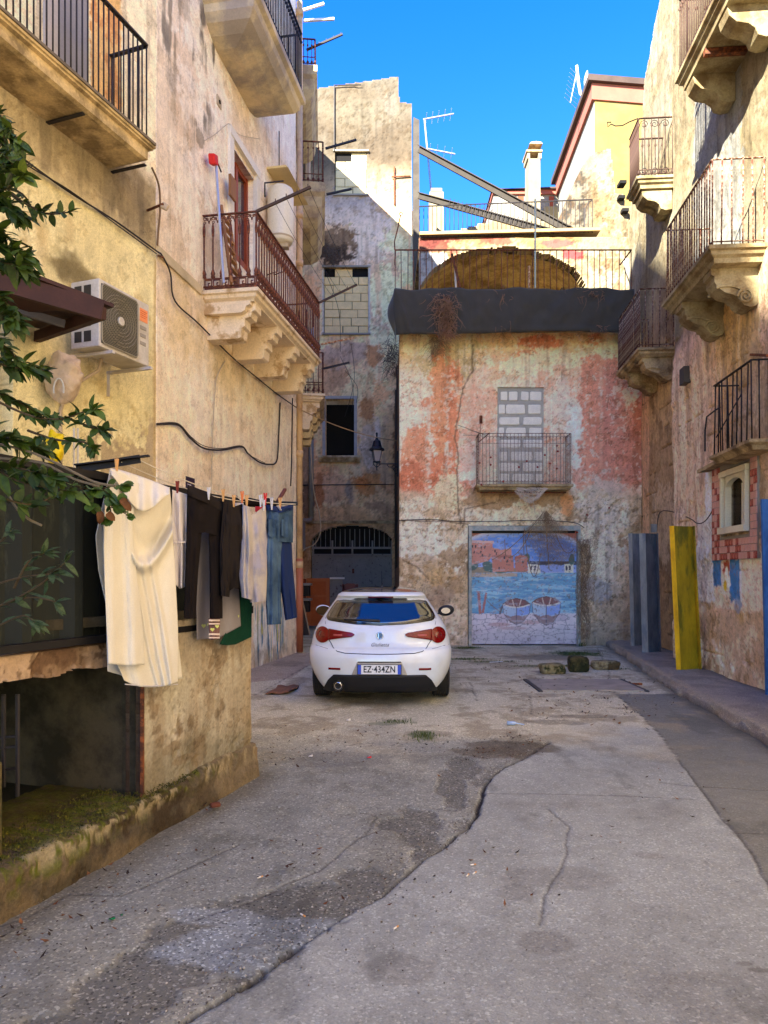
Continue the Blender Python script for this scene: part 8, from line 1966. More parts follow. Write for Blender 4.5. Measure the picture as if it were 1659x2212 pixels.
                # -- LAUNDRY
LPl = Plane((-1.46, 4.3), (.74, 1.55), (1.55, -.74))
def I(a, xs=None):
 a = list(a); xs = xs or list(np.linspace(0, 1, len(a))); return lambda t: float(np.interp(t, xs, a))
def sheet(name, mt, L, R, T, B, off=0., amp=.02, freq=6, seed=0, nu=70, nv=70, parent=None, extra=None, rampv=.15, cr=.002):
 """hanging cloth: edges given by what is seen on the plane of the washing line"""
 def f(u, v):
  px = L(v) * (1 - u) + R(v) * u; py = T(u) * (1 - v) + B(u) * v
  w_ = min(1, v / rampv + .15)
  o = off + amp * w_ * (math.sin(u * freq * 1.3 * PI + seed + 1.6 * math.sin(v * 2.2 + seed + u * 2)) * .8 + .9 * mnoise.noise(Vector((u * 4 + v * .8, v * 1.3, seed))) + .08 * mnoise.noise(Vector((u * 13, v * 2.4 + u, seed))))
  o += cr * mnoise.noise(Vector((u * 14, v * 18, seed + 3))) + .0006 * mnoise.noise(Vector((u * 34 + v * 9, v * 40, seed + 5)))
  if extra: o += extra(u, v)
  return LPl.P(px, py, o)
 mb = MB(); mb.grid(f, nu, nv); o = mb.build(name, mt, parent, smooth=True); m = o.modifiers.new('s', 'SOLIDIFY'); m.thickness = .002
 return o
def tubeg(mb, cx, hw, py0, py1, off=0., th=.035, seed=0, n=36, nv=50, fold=.25, cap=True):
 """closed garment leg or body seen between py0 and py1, centre cx(v) and half width hw(v)"""
 def f(u, v):
  t = u * 2 * PI; q = 1 + fold * (mnoise.noise(Vector((math.cos(t) * 1.6, v * 2.4, seed))) + .5 * mnoise.noise(Vector((math.cos(t) * 5 + seed, math.sin(t) * 4, v * 7))))
  q2 = 1 + .30 * mnoise.noise(Vector((math.cos(t) * 3.2, math.sin(t) * 3.2 + seed, v * 1.3))) * 2
  sq = .35 + .65 * min(1, v * 4 + .1)
  py = py0(math.cos(t) * .5 + .5) * (1 - v) + py1(math.cos(t) * .5 + .5) * v
  return LPl.P(cx(v) + hw(v) * math.cos(t) * (1 + .12 * (q - 1)), py, off + th * math.sin(t) * q * q2 * sq)
 mb.grid(f, n, nv, close_u=True)
def cl(name, col, **k): return mat(name, col, rough=.95, var=.05, vs=4, fine=180, fvar=.10, bump=.25, bd=.001, spec=.1, **k)
M_cream_sh = cl('cream_cotton', D(232, 226, 212, .9)); M_whc = cl('white_cotton', D(222, 216, 220, .85)); M_blk = cl('black_cotton', D(34, 28, 28, .7)); M_blk2 = cl('charcoal_jersey', D(44, 38, 36, .7))
M_gry = cl('grey_jersey', D(186, 178, 174, .9), col2=D(160, 156, 172, .9), c2s=5); M_jean = cl('blue_denim', D(44, 66, 96, .8), col2=D(84, 110, 140, .8), c2s=4, c2t=.5, c2w=.12); M_jean2 = cl('dark_denim', D(34, 50, 96, .8)); M_grn = cl('green_cloth', D(24, 66, 50, .8)); M_gt = cl('grey_towel', D(156, 150, 154, .85))
bk1 = thing('laundry_bracket', 'black angle iron arm holding the cream sheet, sticking out above the terrace fence', 'laundry bracket', (-1.85, 4.25, 2.25))
mb = MB(); a_, b_ = at(165, 1013, 4.28), at(303, 991, 4.32); mb.bar(a_, b_, .012, .05); mb.bar(a_ + Vector((0, -.02, .02)), b_ + Vector((.06, -.02, .015)), .045, .008); mb.build('arm', M_blackiron, bk1)
bk2 = thing('laundry_bracket', 'black iron arm beyond the jeans at the far end of the washing lines', 'laundry bracket', (-1.1, 5.85, 2.2))
mb = MB(); a2, b2 = at(500, 1084, 5.85), at(643, 1088, 5.85); mb.bar(a2, b2, .02, .03); mb.build('arm', M_blackiron, bk2)
mb = MB(); mb.bar(at(600, 1083, 5.9), at(616, 1057, 6.1), .025, .02); mb.build('brace', mat('brown_iron', D(96, 50, 42)), bk2)
mb = MB(); mb.bar(Vector((-1.13, 5.72, 1.3)), Vector((-1.2, 5.83, 2.24)), .035); mb.bar(Vector((-1.2, 5.83, 2.22)), a2, .03); mb.build('post', M_blackiron, bk2)
mb = MB(); mb.bar(BP.pt(.0, 2.17, .0), at(168, 1013, 4.28), .03); mb.build('root_bar', M_blackiron, bk1)
for i, (p, q, lab) in enumerate(((at(300, 993, 4.32), at(640, 1089, 5.85), 'front washing line carrying the jeans and trousers'), (at(262, 998, 4.3), at(600, 1087, 5.86), 'middle washing line carrying the cream sheet'), (at(215, 1005, 4.29), at(560, 1086, 5.86), 'rear washing line with the towel and the green cloth'))):
 mb = MB(); mb.tube(sagpts(p, q, .07, 20), .0035, 5); tag(mb.build('washing_line', mat('pale_cord', D(206, 196, 176), bump=0)), lab, 'washing line')
shp = thing('bed_sheet', 'large cream bed sheet hanging in deep folds nearest on the washing line', 'bed sheet', tuple(LPl.P(300, 1480, 0)))
sheet('rear_layer', M_cream_sh, I([238, 222, 206, 212, 228, 230, 232]), I([330, 352, 366, 374, 380, 386, 394]), I([1012, 1020, 1030, 1042, 1052]), I([1450, 1462, 1470, 1468, 1466]), off=-.07, amp=.012, freq=2, seed=1, parent=shp)
def scoop(u, v):
 a = .22 + .13 * math.sin(PI * min(1, max(0, (u - .25) / .75)))
 r = .07 * math.exp(-((v - a) / .035) ** 2) * sst(.25, .5, u) - .05 * math.exp(-((v - a + .09) / .07) ** 2) * sst(.3, .6, u)
 for k in range(3): r += .020 * math.exp(-((u - .40 - .30 * (v - .2) - .12 * k) / .035) ** 2) * sst(.22, .4, v)
 return r
sheet('front_layer', M_cream_sh, I([240, 228, 222, 222, 228, 232, 240, 268]), I([366, 372, 374, 378, 381, 384, 385, 384]), I([1012, 1030, 1060, 1085, 1075, 1058, 1052]), I([1470, 1480, 1484, 1485, 1484, 1480, 1474]), off=.0, amp=.013, freq=2.4, seed=4, nu=110, nv=110, parent=shp, extra=scoop)
sheet('side_fold', M_cream_sh, I([240, 226, 224, 226, 230, 234]), I([300, 285, 290, 300, 308, 312]), I([1012, 1022, 1045]), I([1434, 1438, 1436]), off=.05, amp=.011, freq=1.6, seed=9, nu=60, nv=90, parent=shp)
mb = MB(); mb.grid(lambda u, v: LPl.P(240 + 126 * u, 1012 + 42 * u ** 1.3 + (14 + 60 * math.sin(PI * u) ** 1.3 * 1.0) * v, .085 * math.sin(PI * v * .5) + .012 * math.sin(u * 25)), 60, 16); o = mb.build('top_fold', M_cream_sh, shp, smooth=True); o.modifiers.new('s', 'SOLIDIFY').thickness = .002
mb = MB(); mb.tube([LPl.P(270 + 114 * t, 1478 + 4 * math.sin(PI * t), .012) for t in np.linspace(0, 1, 12)], .003, 4); mb.build('hem', M_whc, shp)
o = sheet('lace_top', M_whc, I([372, 372, 376, 378]), I([404, 403, 402, 399]), I([1058, 1063, 1068]), I([1262, 1272, 1268]), off=-.03, amp=.02, freq=3, seed=14, nu=40); tag(o, 'short white lace top hanging between the cream sheet and the black trousers', 'top')
mb = MB()
for k in range(9): mb.tube([LPl.P(374 + k * 3.3 + 1.6 * math.cos(t), 1168 + 5 * math.sin(t), -.005) for t in np.linspace(0, PI, 5)], .003, 4)
tag(mb.build('lace_edge', M_whc, o), kind='stuff')
bt = thing('trousers', 'long black trousers with two separate straight legs on the front line', 'trousers', tuple(LPl.P(440, 1336, 0)))
mb = MB(); tubeg(mb, I([447, 444, 443]), I([41, 38, 36]), I([1048, 1062, 1092]), I([1155, 1150, 1160]), .0, .035, 2)
tubeg(mb, I([420, 414, 410]), I([17, 14, 13]), I([1135, 1140]), I([1336, 1336]), .0, .035, 3); tubeg(mb, I([467, 467, 467]), I([17, 14, 14]), I([1140, 1135]), I([1336, 1336]), .0, .035, 5); mb.build('cloth', M_blk, bt, smooth=True)
mb = MB(); tubeg(mb, I([446, 447]), I([42, 42]), I([1046, 1062, 1090]), I([1070, 1086, 1110]), .005, .042, 8, nv=6); mb.build('waistband', M_blk2, bt, smooth=True)
t1 = thing('trousers', 'baggy charcoal harem trousers gathered at the bottom hem, left of the grey pair', 'trousers', tuple(LPl.P(508, 1290, 0)))
mb = MB(); tubeg(mb, I([500, 506, 506, 505, 505]), I([24, 26, 29, 28, 22]), I([1074, 1096, 1088]), I([1285, 1270, 1275]), .02, .05, 12, fold=.5); mb.build('cloth', M_blk2, t1, smooth=True)
mb = MB(); tubeg(mb, I([492, 488, 486]), I([10, 14, 10]), I([1080, 1085]), I([1287, 1290]), .04, .035, 15, fold=.5); mb.build('leg', M_blk2, t1, smooth=True)
t2 = thing('trousers', 'baggy light grey harem trousers gathered at the ankles beside the jeans', 'trousers', tuple(LPl.P(550, 1300, 0)))
mb = MB(); tubeg(mb, I([546, 552, 556, 558, 560]), I([27, 25, 25, 25, 20]), I([1092, 1112, 1092]), I([1302, 1300, 1298]), .02, .05, 22, fold=.45); mb.build('cloth', M_gry, t2, smooth=True)
mb = MB(); tubeg(mb, I([532, 534, 535, 532, 534]), I([8, 11, 14, 16, 12]), I([1090, 1095]), I([1290, 1296]), .05, .035, 25, fold=.45); mb.build('leg', M_gry, t2, smooth=True)
jn = thing('jeans', 'faded blue jeans hanging by the waistband at the far end of the line', 'jeans', tuple(LPl.P(610, 1350, 0)))
mb = MB(); tubeg(mb, I([604, 604, 606]), I([30, 29, 27]), I([1092, 1096, 1092]), I([1172, 1170, 1172]), .0, .05, 31, fold=.2)
tubeg(mb, I([592, 590, 590, 592]), I([18, 18, 17, 15]), I([1150, 1155]), I([1350, 1348]), .02, .045, 33, fold=.3); mb.build('cloth', M_jean, jn, smooth=True)
mb = MB(); tubeg(mb, I([614, 616, 622, 629]), I([15, 16, 15, 13]), I([1150, 1150]), I([1340, 1334]), -.01, .045, 35, fold=.3); mb.build('leg', M_jean2, jn, smooth=True)
mb = MB(); tubeg(mb, I([604, 604]), I([29, 29]), I([1090, 1095, 1090]), I([1102, 1108, 1101]), .0, .055, 37, nv=4, fold=.1); mb.build('waistband', M_jean2, jn, smooth=True)
for px in (588, 616): mb = MB(); mb.grid(lambda u, v: LPl.P(px - 8 + 16 * u, 1122 + 34 * v + (6 * (1 - abs(2 * u - 1)) if v > .9 else 0), .065 + .004 * math.sin(u * 9)), 8, 8); mb.build('pocket', M_jean, jn, smooth=True)
mb = MB(); mb.bar(LPl.P(601, 1094, .06), LPl.P(606, 1102, .06), .018, .004); mb.build('label_tag', M_whc, jn)
tw = thing('towel', 'thin grey towel with dark border bands and pale green hearts behind the black trousers', 'towel', tuple(LPl.P(470, 1380, -.2)))
sheet('cloth', M_gt, I([420, 424, 426, 424, 425]), I([500, 508, 516, 520]), I([1110, 1118, 1122]), I([1382, 1378, 1352]), off=-.12, amp=.012, freq=3, seed=41, parent=tw)
M_band = mat('dark_band', D(70, 56, 58), bump=.1); M_heart = mat('pale_heart', D(196, 206, 120), bump=0)
for (y0, y1) in ((1326, 1330), (1333, 1350), (1353, 1356)):
 mb = MB(); mb.grid(lambda u, v: LPl.P(425 + 93 * u, (y0 + (y1 - y0) * v) + 12 * (1 - u) * .6, -.145 + .01 * math.sin(u * 18)), 30, 2); mb.build('border_band', M_band, tw, smooth=True)
def heart(px, py, s, off, parent):
 mb = MB(); pts = [(px + s * 16 * math.sin(t) ** 3 / 16, py - s * (13 * math.cos(t) - 5 * math.cos(2 * t) - 2 * math.cos(3 * t) - math.cos(4 * t)) / 16) for t in np.linspace(0, 2 * PI, 20, endpoint=False)]
 c = LPl.P(px, py, off); mb.add([c] + [LPl.P(x, y, off) for x, y in pts], [(0, 1 + (k + 1) % 20, 1 + k) for k in range(20)]); return mb.build('heart', M_heart, parent)
for (x, y) in ((500, 1338), (512, 1332), (440, 1352), (452, 1350)): heart(x, y, 5, -.12, tw)
gc = thing('cloth', 'dark green cloth with a pointed lower corner hanging behind the charcoal trousers', 'cloth', tuple(LPl.P(520, 1390, -.22)))
sheet('cloth', M_grn, I([478, 500, 500, 494, 474]), I([545, 545, 544, 543, 543]), I([1240, 1240]), I([1392, 1394, 1392, 1384, 1376]), off=-.13, amp=.015, freq=2, seed=51, parent=gc)
sk = thing('socks', 'brown patterned sock with bands and green hearts below the black trouser leg', 'sock', tuple(LPl.P(463, 1380, .0)))
mb = MB(); tubeg(mb, I([463, 463, 464]), I([13, 12, 9]), I([1336, 1336]), I([1382, 1380]), -.02, .02, 61, nv=16, fold=.1); mb.build('cloth', mat('sock_brown', D(120, 86, 84), bump=.1), sk, smooth=True)
for (y0, y1) in ((1338, 1342), (1346, 1349), (1368, 1372), (1376, 1379)): mb = MB(); mb.grid(lambda u, v: LPl.P(451 + 24 * u, y0 + (y1 - y0) * v, .012 + .008 * math.sin(PI * u)), 8, 1); mb.build('pale_band', mat('sock_band', D(214, 196, 190), bump=0), sk)
for (x, y) in ((459, 1360), (469, 1353)): heart(x, y, 4.5, .03, sk)
mb = MB(); mb.grid(lambda u, v: LPl.P(551 + 26 * u, 1094 + 22 * v * math.sin(PI * (.15 + .7 * u)), -.05 + .01 * math.sin(u * 12)), 14, 8); tag(mb.build('red_cloth', cl('red_cloth_mat', D(214, 60, 74)), smooth=True), 'small red and pink cloth peeping out behind the grey trousers', 'cloth')
mb = MB(); mb.grid(lambda u, v: LPl.P(508 + 18 * u, 1086 + 14 * v, -.06 + .01 * math.sin(u * 9)), 8, 6); tag(mb.build('white_cloth', M_whc, smooth=True), 'small white cloth on the rear line between two trousers', 'cloth')
mb = MB(); mb.tube([LPl.P(x, 1088 - (3 if k % 2 else 0), -.14) for k, x in enumerate((515, 540, 560, 580, 596))], [.02, .035, .03, .035, .02], 8); tag(mb.build('black_garment', M_blk, smooth=True), 'rolled black garment lying over the far iron arm', 'garment')
for (px, py, c_, lab) in ((252, 1000, 'w', 'wooden peg at the top of the cream sheet'), (383, 1048, 'r', 'brown peg just left of the black trousers'), (451, 1062, 'l', 'pale plastic peg on the black waistband'), (482, 1066, 'w', 'wooden peg at the right end of the black waistband'),
(505, 1078, 'w', 'wooden peg on the charcoal trousers'), (523, 1070, 'o', 'orange wooden peg left of the slanting one'), (533, 1078, 'w', 'slanting wooden peg between charcoal and grey trousers'), (563, 1078, 'l', 'pale peg left of the red peg'), (573, 1074, 'd', 'bright red peg on the grey trousers'),
(570, 1086, 'l', 'bluish white peg at the jeans edge'), (587, 1084, 'l', 'white peg on the left side of the jeans'), (605, 1084, 'w', 'wooden peg on the right side of the jeans')):
 m_ = {'w': mat('peg_wood', D(206, 160, 104), bump=0), 'l': mat('peg_pale', D(206, 206, 214), bump=0), 'r': mat('peg_brown', D(120, 50, 40), bump=0), 'o': mat('peg_orange', D(206, 120, 70), bump=0), 'd': mat('peg_red', D(206, 40, 44), bump=0)}[c_]
 t = thing('clothes_peg', lab, 'clothes peg', tuple(LPl.P(px, py, .04)), group='pegs on the washing lines')
 for s in (-1, 1): mb = MB(); mb.bar(LPl.P(px + s * 2.4, py - 9, .05), LPl.P(px - s * .2, py + 17, .05), .009, .012); mb.build('jaw', m_, t)
                # -- SHRUB AT THE LEFT
M_leafA = mat('glossy_dark_leaf', D(48, 72, 22, .6), rough=.55, var=.35, vs=6, fine=20, fvar=.15, bump=.1, spec=.25, col2=D(82, 108, 36, .65), c2s=9, c2t=.5)
M_leafB = mat('grey_green_leaf', D(88, 108, 72, .6), rough=.6, var=.25, vs=6, bump=.1, spec=.25, col2=D(58, 84, 40, .6), c2s=8)
M_leafC = mat('fresh_green_leaf', D(104, 138, 46, .65), rough=.5, var=.25, vs=8, bump=.1, col2=D(66, 104, 36, .6), c2s=8)
M_leafD = mat('withered_leaf', D(132, 84, 40, .7), rough=.8, var=.25, vs=8)
M_bark = mat('thin_bark', D(96, 80, 54, .6), rough=.9, var=.2)
def leafmesh(name, mt, L=1.0, Wd=.42, curl=.18, fold=.14, kind=0):
 vs = []; fs = []; n = 6
 for i in range(n + 1):
  t = i / n; w_ = (math.sin(PI * (t ** .8)) ** .8) * Wd / 2 + .004 if kind == 0 else (math.sin(PI * min(1, t * .92 + .08)) ** .5) * Wd / 2
  z = -curl * t * t
  vs += [(-w_, t * L, z + fold * w_), (0, t * L, z), (w_, t * L, z + fold * w_)]
 for i in range(n):
  a = i * 3; fs += [(a, a + 1, a + 4, a + 3), (a + 1, a + 2, a + 5, a + 4)]
 b = MB(); b.add(vs, fs); b.tube([(0, -.22, .02), (0, .02, 0)], .012, 3, cap=False); return b.mesh(name, mt, True)
M_leafE = mat('young_leaf', D(112, 134, 50, .7), rough=.55, var=.3, vs=6, bump=.1, spec=.25)
LM = {'A': [leafmesh('leaf', M_leafA), leafmesh('leaf', M_leafA, 1, .55, .3), leafmesh('leaf', M_leafA, .8, .5, -.1, .3), leafmesh('leaf', M_leafA, 1.2, .45, .45), leafmesh('leaf', M_leafE, .9, .45, .1)], 'B': [leafmesh('leaf', M_leafB, 1, .36, .25)], 'C': [leafmesh('leaf', M_leafC, 1, .95, .2, .25, 1)], 'D': [leafmesh('leaf', M_leafD, 1, .8, .5, .4, 1)]}
nleaf = [0]; extra_leaf = MB()
def add_leaf(shr, p, d, up, sz, kind, rnd):
 d = d.normalized(); r = d.cross(up)
 if r.length < 1e-3: r = Vector((1, 0, 0))
 r.normalize(); u = r.cross(d); M3 = Matrix((r, d, u)).transposed()
 me = rnd.choice(LM[kind])
 if nleaf[0] < 296 and kind != 'X':
  o = bpy.data.objects.new('leaf', me); C.objects.link(o); o.parent = shr; o.matrix_parent_inverse = W[shr.name].inverted()
  o.matrix_basis = Matrix.LocRotScale(p, M3.to_quaternion(), Vector((sz, sz, sz))); nleaf[0] += 1
 else: extra_leaf.add([p + M3 @ (v.co * sz) for v in me.vertices], [tuple(f.vertices) for f in me.polygons])
rl = random.Random(21)
shr = thing('shrub', 'glossy dark leaved shrub reaching in from the left edge in front of the yellow wall', 'shrub', (-2.2, 3.0, 1.3))
def branch(shr, pts, Y0, Y1, nl, kind, sz, spread=.5, r=.006, tipn=5, droop=0.0):
 P = [at(x, y, Y0 + (Y1 - Y0) * i / (len(pts) - 1)) for i, (x, y) in enumerate(pts)]; P = smooth(P, 4)
 mb = MB(); mb.tube(P, [r * (1 - .6 * i / len(P)) for i in range(len(P))], 5); mb.build('branch', M_bark, shr)
 for k in range(nl):
  t = .15 + .85 * (k + rl.random()) / nl; i = min(len(P) - 2, int(t * (len(P) - 1))); p = P[i].lerp(P[i + 1], rl.random()); ax = (P[i + 1] - P[i]).normalized()
  d = (ax * rl.uniform(.3, 1) + Vector((rl.gauss(0, 1), rl.gauss(0, .8), rl.gauss(0, .9) - droop)) * spread)
  add_leaf(shr, p, d, Vector((rl.gauss(0, .4), rl.gauss(-.5, .4), 1)), sz * .86 * rl.uniform(.5, 1.35), kind, rl)
 for k in range(tipn):
  ax = (P[-1] - P[-3]).normalized(); d = ax + Vector((rl.gauss(0, 1), rl.gauss(0, .6), rl.gauss(0, 1) - droop)) * .7
  add_leaf(shr, P[-1], d, Vector((rl.gauss(0, .5), -.6, 1)), sz * rl.uniform(.7, 1.1), kind, rl)
Y = 3.1
def more(n): return int(n * 3.4)
for args in (([(-60, 260), (0, 250), (38, 305)], 16, 'A', .075), ([(-60, 330), (0, 330), (50, 380)], 16, 'A', .08), ([(-60, 420), (-5, 425), (45, 470)], 14, 'A', .08), ([(-60, 400), (10, 410), (48, 360)], 12, 'A', .07), ([(-40, 500), (10, 505), (60, 560)], 14, 'A', .08),
([(20, 415), (55, 440), (85, 455)], 4, 'A', .05), ([(70, 455), (90, 460), (120, 462), (150, 458)], 5, 'A', .062), ([(-60, 560), (0, 575), (62, 590)], 14, 'A', .08), ([(-60, 620), (0, 640), (40, 700)], 14, 'A', .08), ([(-60, 700), (0, 740), (50, 790)], 12, 'A', .075),
([(-60, 760), (10, 790), (95, 800)], 14, 'A', .075), ([(-60, 840), (0, 850), (60, 880), (110, 905)], 16, 'A', .075), ([(0, 870), (70, 900), (130, 905), (180, 890), (205, 885)], 14, 'A', .062), ([(150, 905), (190, 920), (225, 930)], 8, 'A', .06), ([(-60, 930), (20, 950), (90, 970)], 18, 'A', .08),
([(60, 930), (120, 950), (180, 955), (200, 970)], 10, 'A', .06), ([(-60, 1000), (30, 1010), (110, 1030)], 18, 'A', .08), ([(-60, 980), (40, 1040), (150, 1060)], 12, 'A', .08), ([(-40, 1060), (60, 1090), (120, 1070)], 10, 'A', .075)):
 branch(shr, args[0], Y, Y + rl.uniform(-.3, .25), more(args[1]), args[2], args[3])
 if args[0][-1][0] < 100: branch(shr, [(x - 12 + rl.uniform(-12, 8), y + rl.uniform(-28, 28)) for x, y in args[0]], Y + .15, Y + rl.uniform(-.1, .5), more(args[1]), args[2], args[3])
for pts in ([(0, 960), (60, 975), (120, 1000), (200, 1040), (250, 1050)], [(0, 990), (90, 1000), (160, 1035), (215, 1050)], [(0, 1030), (30, 1090), (60, 1120), (90, 1135)]):
 mb = MB(); mb.tube(smooth([at(x, y, 3.25) for x, y in pts], 4), .006, 5); mb.build('branch', mat('grey_bark', D(150, 136, 110, .6)), shr)
o = extra_leaf.build('leaves', M_leafA, shr, smooth=True) if extra_leaf.v else None
if o: tag(o, kind='stuff')
extra_leaf = MB(); nleaf[0] = 200
sh2 = thing('shrub', 'lower grey green leaved shoots in front of the dark corrugated fence', 'shrub', (-2.0, 2.9, 1.2))
for args in (([(-60, 1330), (20, 1300), (90, 1260), (140, 1215)], 12, 'B', .072), ([(-60, 1290), (0, 1260), (60, 1245), (110, 1240)], 12, 'B', .07), ([(-60, 1380), (0, 1350), (50, 1330), (75, 1345)], 12, 'B', .07), ([(30, 1270), (60, 1215), (95, 1195)], 7, 'B', .065), ([(20, 1300), (70, 1290), (120, 1300)], 8, 'B', .065), ([(-40, 1200), (0, 1170), (20, 1150)], 4, 'B', .06)):
 branch(sh2, args[0], 3.0, 2.95, args[1], args[2], args[3])
nleaf[0] = 200
sh3 = thing('geranium', 'bright green round leaved geranium trailing over the edge of the cream sheet', 'plant', tuple(at(240, 1090, 3.9)))
for args in (([(200, 1050), (225, 1060), (240, 1075)], 10, 'C', .07), ([(220, 1055), (245, 1050), (265, 1048)], 6, 'C', .065), ([(225, 1075), (250, 1090), (262, 1085)], 9, 'C', .07), ([(235, 1085), (240, 1110), (235, 1120)], 6, 'C', .06), ([(240, 1095), (262, 1105), (280, 1115)], 4, 'C', .05), ([(170, 1050), (190, 1075), (200, 1090)], 6, 'C', .075), ([(130, 1040), (170, 1050), (200, 1060)], 6, 'C', .075)):
 branch(sh3, args[0], 3.9, 3.85, args[1], args[2], args[3] * .85, r=.004)
for (x, y) in ((216, 1105), (222, 1112), (262, 1078), (270, 1085), (232, 1108)): add_leaf(sh3, at(x, y, 3.8), Vector((rl.gauss(0, 1), -.3, -1)), Vector((0, -1, .3)), .05, 'D', rl)
                # -- SMALL THINGS ON THE GROUND
def stuff_leaves():
 r = random.Random(5); V = []; F = []; cols = []
 mb = MB(); pal = [D(120, 72, 40, .6), D(88, 56, 36, .6), D(150, 100, 60, .6), D(60, 44, 34, .6), D(70, 56, 44, .6)]
 spots = [(60, 2040, .25, 26), (330, 1880, .5, 30), (460, 1745, .14, 22), (640, 1640, .5, 30), (700, 1600, .9, 60), (900, 1620, .9, 40), (1050, 1630, .35, 50), (1120, 1600, .3, 40), (1250, 1530, 1.0, 60), (1150, 1480, 1.4, 60), (1350, 1520, .8, 40), (1080, 1440, 1.2, 50), (700, 1850, .6, 24), (980, 1880, .8, 20), (250, 1960, .5, 24), (1400, 1700, .8, 16), (1300, 1900, .8, 12), (1480, 1480, .6, 24)]
 for (px, py, sp, n) in spots:
  x, y = gd(px, py)
  for _ in range(n):
   c = Vector((x + r.gauss(0, sp * .5), y + r.gauss(0, sp * .5), .012 + r.uniform(.004, .02))); s = r.uniform(.007, .022) * (1 if y < 7 else 1.5); a = r.uniform(0, 6.3)
   d = Vector((math.cos(a), math.sin(a), r.uniform(-.2, .3))) * s; e = Vector((-math.sin(a), math.cos(a), r.uniform(-.3, .3))) * s * r.uniform(.3, .6)
   mb.cur = r.choice(pal); mb.add([c - d, c - d * .2 + e, c + d + Vector((0, 0, s * .5)), c - d * .1 - e, c + Vector((0, 0, -.003))], [(0, 1, 4), (1, 2, 4), (2, 3, 4), (3, 0, 4)])
 tag(mb.build('dead_leaves', mat('dead_leaf', None, rough=.9, var=.2, bump=0)), 'scattered brown dead leaves and crumbs over the worn concrete', 'leaf litter', kind='stuff')
 mb = MB(); pal = [D(150, 144, 136, .7), D(150, 140, 128, .7), D(210, 204, 194, .8), D(120, 112, 104, .6)]
 for _ in range(1100):
  if r.random() < .6: t = r.random(); i = r.randrange(len(CR_A) - 1); q = Vector((*CR_A[i], 0)).lerp(Vector((*CR_A[i + 1], 0)), t); c = q + Vector((-abs(r.gauss(0, .14)), r.gauss(0, .06) + .03, .006))
  else: px, py = r.uniform(0, 1000), r.uniform(1600, 2150); x, y = gd(px, py); c = Vector((x, y, .008))
  if inside(np.array([c.x]), np.array([c.y]), [PL.pt(.1, 0, .0).xy[:], PL.pt(-4, 0, 0).xy[:], PL.pt(-4, 0, -4).xy[:], PL.pt(.1, 0, -4).xy[:]])[0]: continue
  s = r.uniform(.0012, .0042); mb.cur = r.choice(pal); mb.box(c, (s * 2, s * 1.6, s * 1.3), Matrix.Rotation(r.uniform(0, 3), 3, 'Z'))
 tag(mb.build('grit', mat('grit_stone', None, rough=.9, bump=0)), 'loose grit and tiny stones along the cracked edge of the slab', 'grit', kind='stuff')
stuff_leaves()
def ongd(px, py, z=.02): x, y = gd(px, py); return Vector((x, y, z))
for (x, y, a, lab) in ((855, 1920 * 0 + 2010, .9, 'cigarette end lying on the damp dark asphalt patch'), (1022, 1873, .3, 'single cigarette end on the pale slab above a close pair'), (1025, 1891, .9, 'upper right cigarette end of the close pair on the slab'), (1010, 1896, 1.1, 'lower left cigarette end of the close pair on the slab'), (654, 1983, -.8, 'cigarette end beside a dark crumb left of the crack'), (562, 1318 * 0 + 1900, .8, 'pale cigarette end near the left kerb')):
 t = thing('cigarette_end', lab, 'cigarette end', tuple(ongd(x, y)), group='cigarette ends on the ground'); c = ongd(x, y, .014); d = Vector((math.cos(a), math.sin(a), 0)) * .017
 mb = MB(); mb.tube([c - d, c + d * .2], .004, 6); mb.build('paper', mat('cig_paper', D(226, 220, 206), bump=0), t); mb = MB(); mb.tube([c + d * .21, c + d], .0042, 6); mb.build('filter', mat('cig_filter', D(206, 150, 90), bump=0), t)
def shard(px, py, s, mt, lab, cat, name, n=5):
 r = random.Random(int(px)); c = ongd(px, py, .01); mb = MB(); pts = [(s * r.uniform(.6, 1.1) * math.cos(k * 2 * PI / n), s * r.uniform(.4, .9) * math.sin(k * 2 * PI / n)) for k in range(n)]
 mb.prism(pts, lambda p: c + Vector((p[0], p[1], 0)), lambda p: c + Vector((p[0] * .9, p[1] * .9, s * .35 + p[0] * .3))); tag(mb.build(name, mt), lab, cat)
shard(241, 2000 - 10, .018, mat('green_glass', D(20, 110, 70), rough=.1, bump=0, coat=1), 'piece of broken green bottle glass on the asphalt lower left', 'glass shard', 'glass_shard')
shard(262, 1981, .010, mat('green_glass', None), 'tiny green glass splinter beside the larger green piece', 'glass shard', 'glass_shard')
shard(797, 1639, .022, mat('red_cap', D(206, 36, 44), rough=.4, bump=0), 'small bright red scrap on the ground in front of the car', 'litter', 'red_scrap')
shard(752, 1558, .035, mat('white_litter', D(226, 222, 216), rough=.6, bump=0), 'crumpled white paper just behind the car', 'litter', 'white_paper')
shard(672, 1636, .028, mat('white_litter', None), 'small white paper scrap left of the red scrap', 'litter', 'white_paper')
shard(1282, 1442, .0, M_stone, 'x', 'litter', 'x') if False else None
mb = MB(); c = ongd(1105, 1568, .03); mb.tube([c + Vector((-.05, 0, 0)), c + Vector((.03, -.01, 0)), c + Vector((.05, -.012, 0)), c + Vector((.13, -.03, -.01))], [.022, .022, .008, .006], 8); tag(mb.build('plastic_bottle', mat('bluish_plastic', D(190, 214, 240), rough=.2, bump=0, trans=.3), smooth=True), 'small crushed bluish plastic bottle lying on the worn slab', 'bottle')
mb = MB(); c = ongd(1060, 1434, .03); mb.bar(c + Vector((-.02, 0, 0)), c + Vector((.22, .02, .01)), .02, .01); tag(mb.build('pale_stick', mat('pale_stick_m', D(206, 214, 226), bump=0)), 'short pale strip lying by the grass right of the car', 'stick')
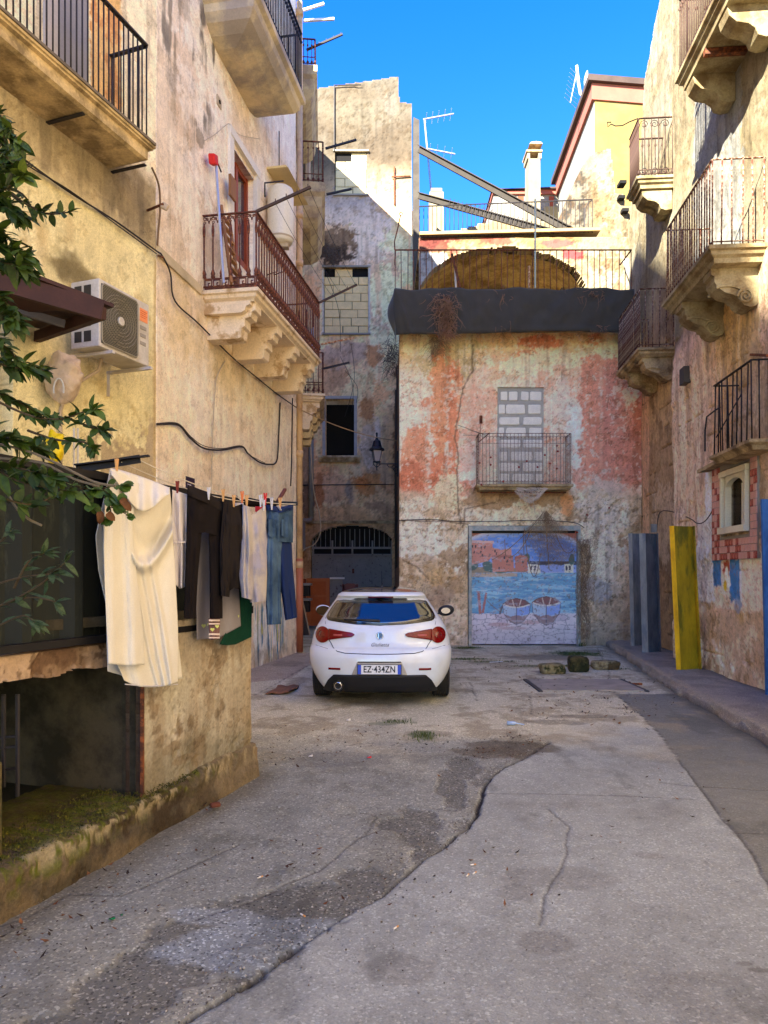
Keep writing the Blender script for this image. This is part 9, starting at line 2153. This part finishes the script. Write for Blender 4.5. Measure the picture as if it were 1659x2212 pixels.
mb = MB(); mb.box(ongd(465, 1748, .03), (.07, .05, .03), Matrix.Rotation(.5, 3, 'Z')); tag(mb.build('crumpled_leaf', mat('dead_leaf_red', D(110, 60, 38), bump=.4), bevel=.012), 'heap of curled reddish dead leaves at the foot of the plinth', 'leaf')
def tufts(name, lab, spots, mt, hmax, seed):
 r = random.Random(seed); mb = MB()
 for (px, py, rx, ry_, n) in spots:
  x, y = gd(px, py)
  for _ in range(n):
   c = Vector((x + r.gauss(0, rx), y + r.gauss(0, ry_), .0)); h = r.uniform(.3, 1) * hmax; a = r.uniform(0, 6.3); w_ = Vector((math.cos(a), math.sin(a), 0)) * .004; l = Vector((r.gauss(0, .35), r.gauss(0, .35), 0)) * h
   mb.add([c - w_, c + w_, c + l * .5 + w_ * .8 + Vector((0, 0, h * .6)), c + l + Vector((0, 0, h))], [(0, 1, 2), (0, 2, 3)])
 tag(mb.build(name, mt), lab, 'grass', kind='stuff')
M_gr = mat('grass_green', D(96, 116, 40, .6), rough=.8, var=.3, vs=5, bump=0)
tufts('grass', 'low moss and grass growing before the painted door and along the slab edge', [(1010, 1400, .16, .12, 320), (1005, 1425, .25, .05, 420), (1240, 1412, .28, .2, 700), (1200, 1440, .5, .05, 420), (1320, 1446, .2, .04, 160), (1080, 1430, .3, .04, 160), (985, 1385, .08, .05, 160), (915, 1592, .07, .1, 150), (1015, 1392, .05, .03, 120), (855, 1560, .12, .05, 90)], M_gr, .045, 2)
tufts('weeds', 'green weeds at the foot of the walls by the painted door', [(1013, 1392, .05, .02, 90), (1256, 1396, .06, .03, 60), (1558, 1452, .12, .05, 80)], mat('weed_green', D(70, 100, 40, .6), bump=0), .13, 3)
def moss():
 r = random.Random(9); mb = MB()
 for _ in range(5200):
  u = -4 + 3.2 * r.random() ** .8; o = -r.random() ** 1.3 * .42 - .03; p = PL.pt(u, .235 + r.uniform(-.01, .02), o); s = r.uniform(.003, .008)
  a = r.uniform(0, 6.3); mb.add([p + Vector((math.cos(a) * s, math.sin(a) * s, 0)), p + Vector((math.cos(a + 2) * s, math.sin(a + 2) * s, 0)), p + Vector((0, 0, s * 1.6))], [(0, 1, 2)])
 tag(mb.build('moss', mat('yellow_green_moss', D(130, 124, 40, .6), rough=.9, var=.35, vs=9, bump=0, col2=D(70, 76, 28, .6), c2s=14)), 'yellow green moss clumps on top of the stone plinth at left', 'moss', kind='stuff')
moss()
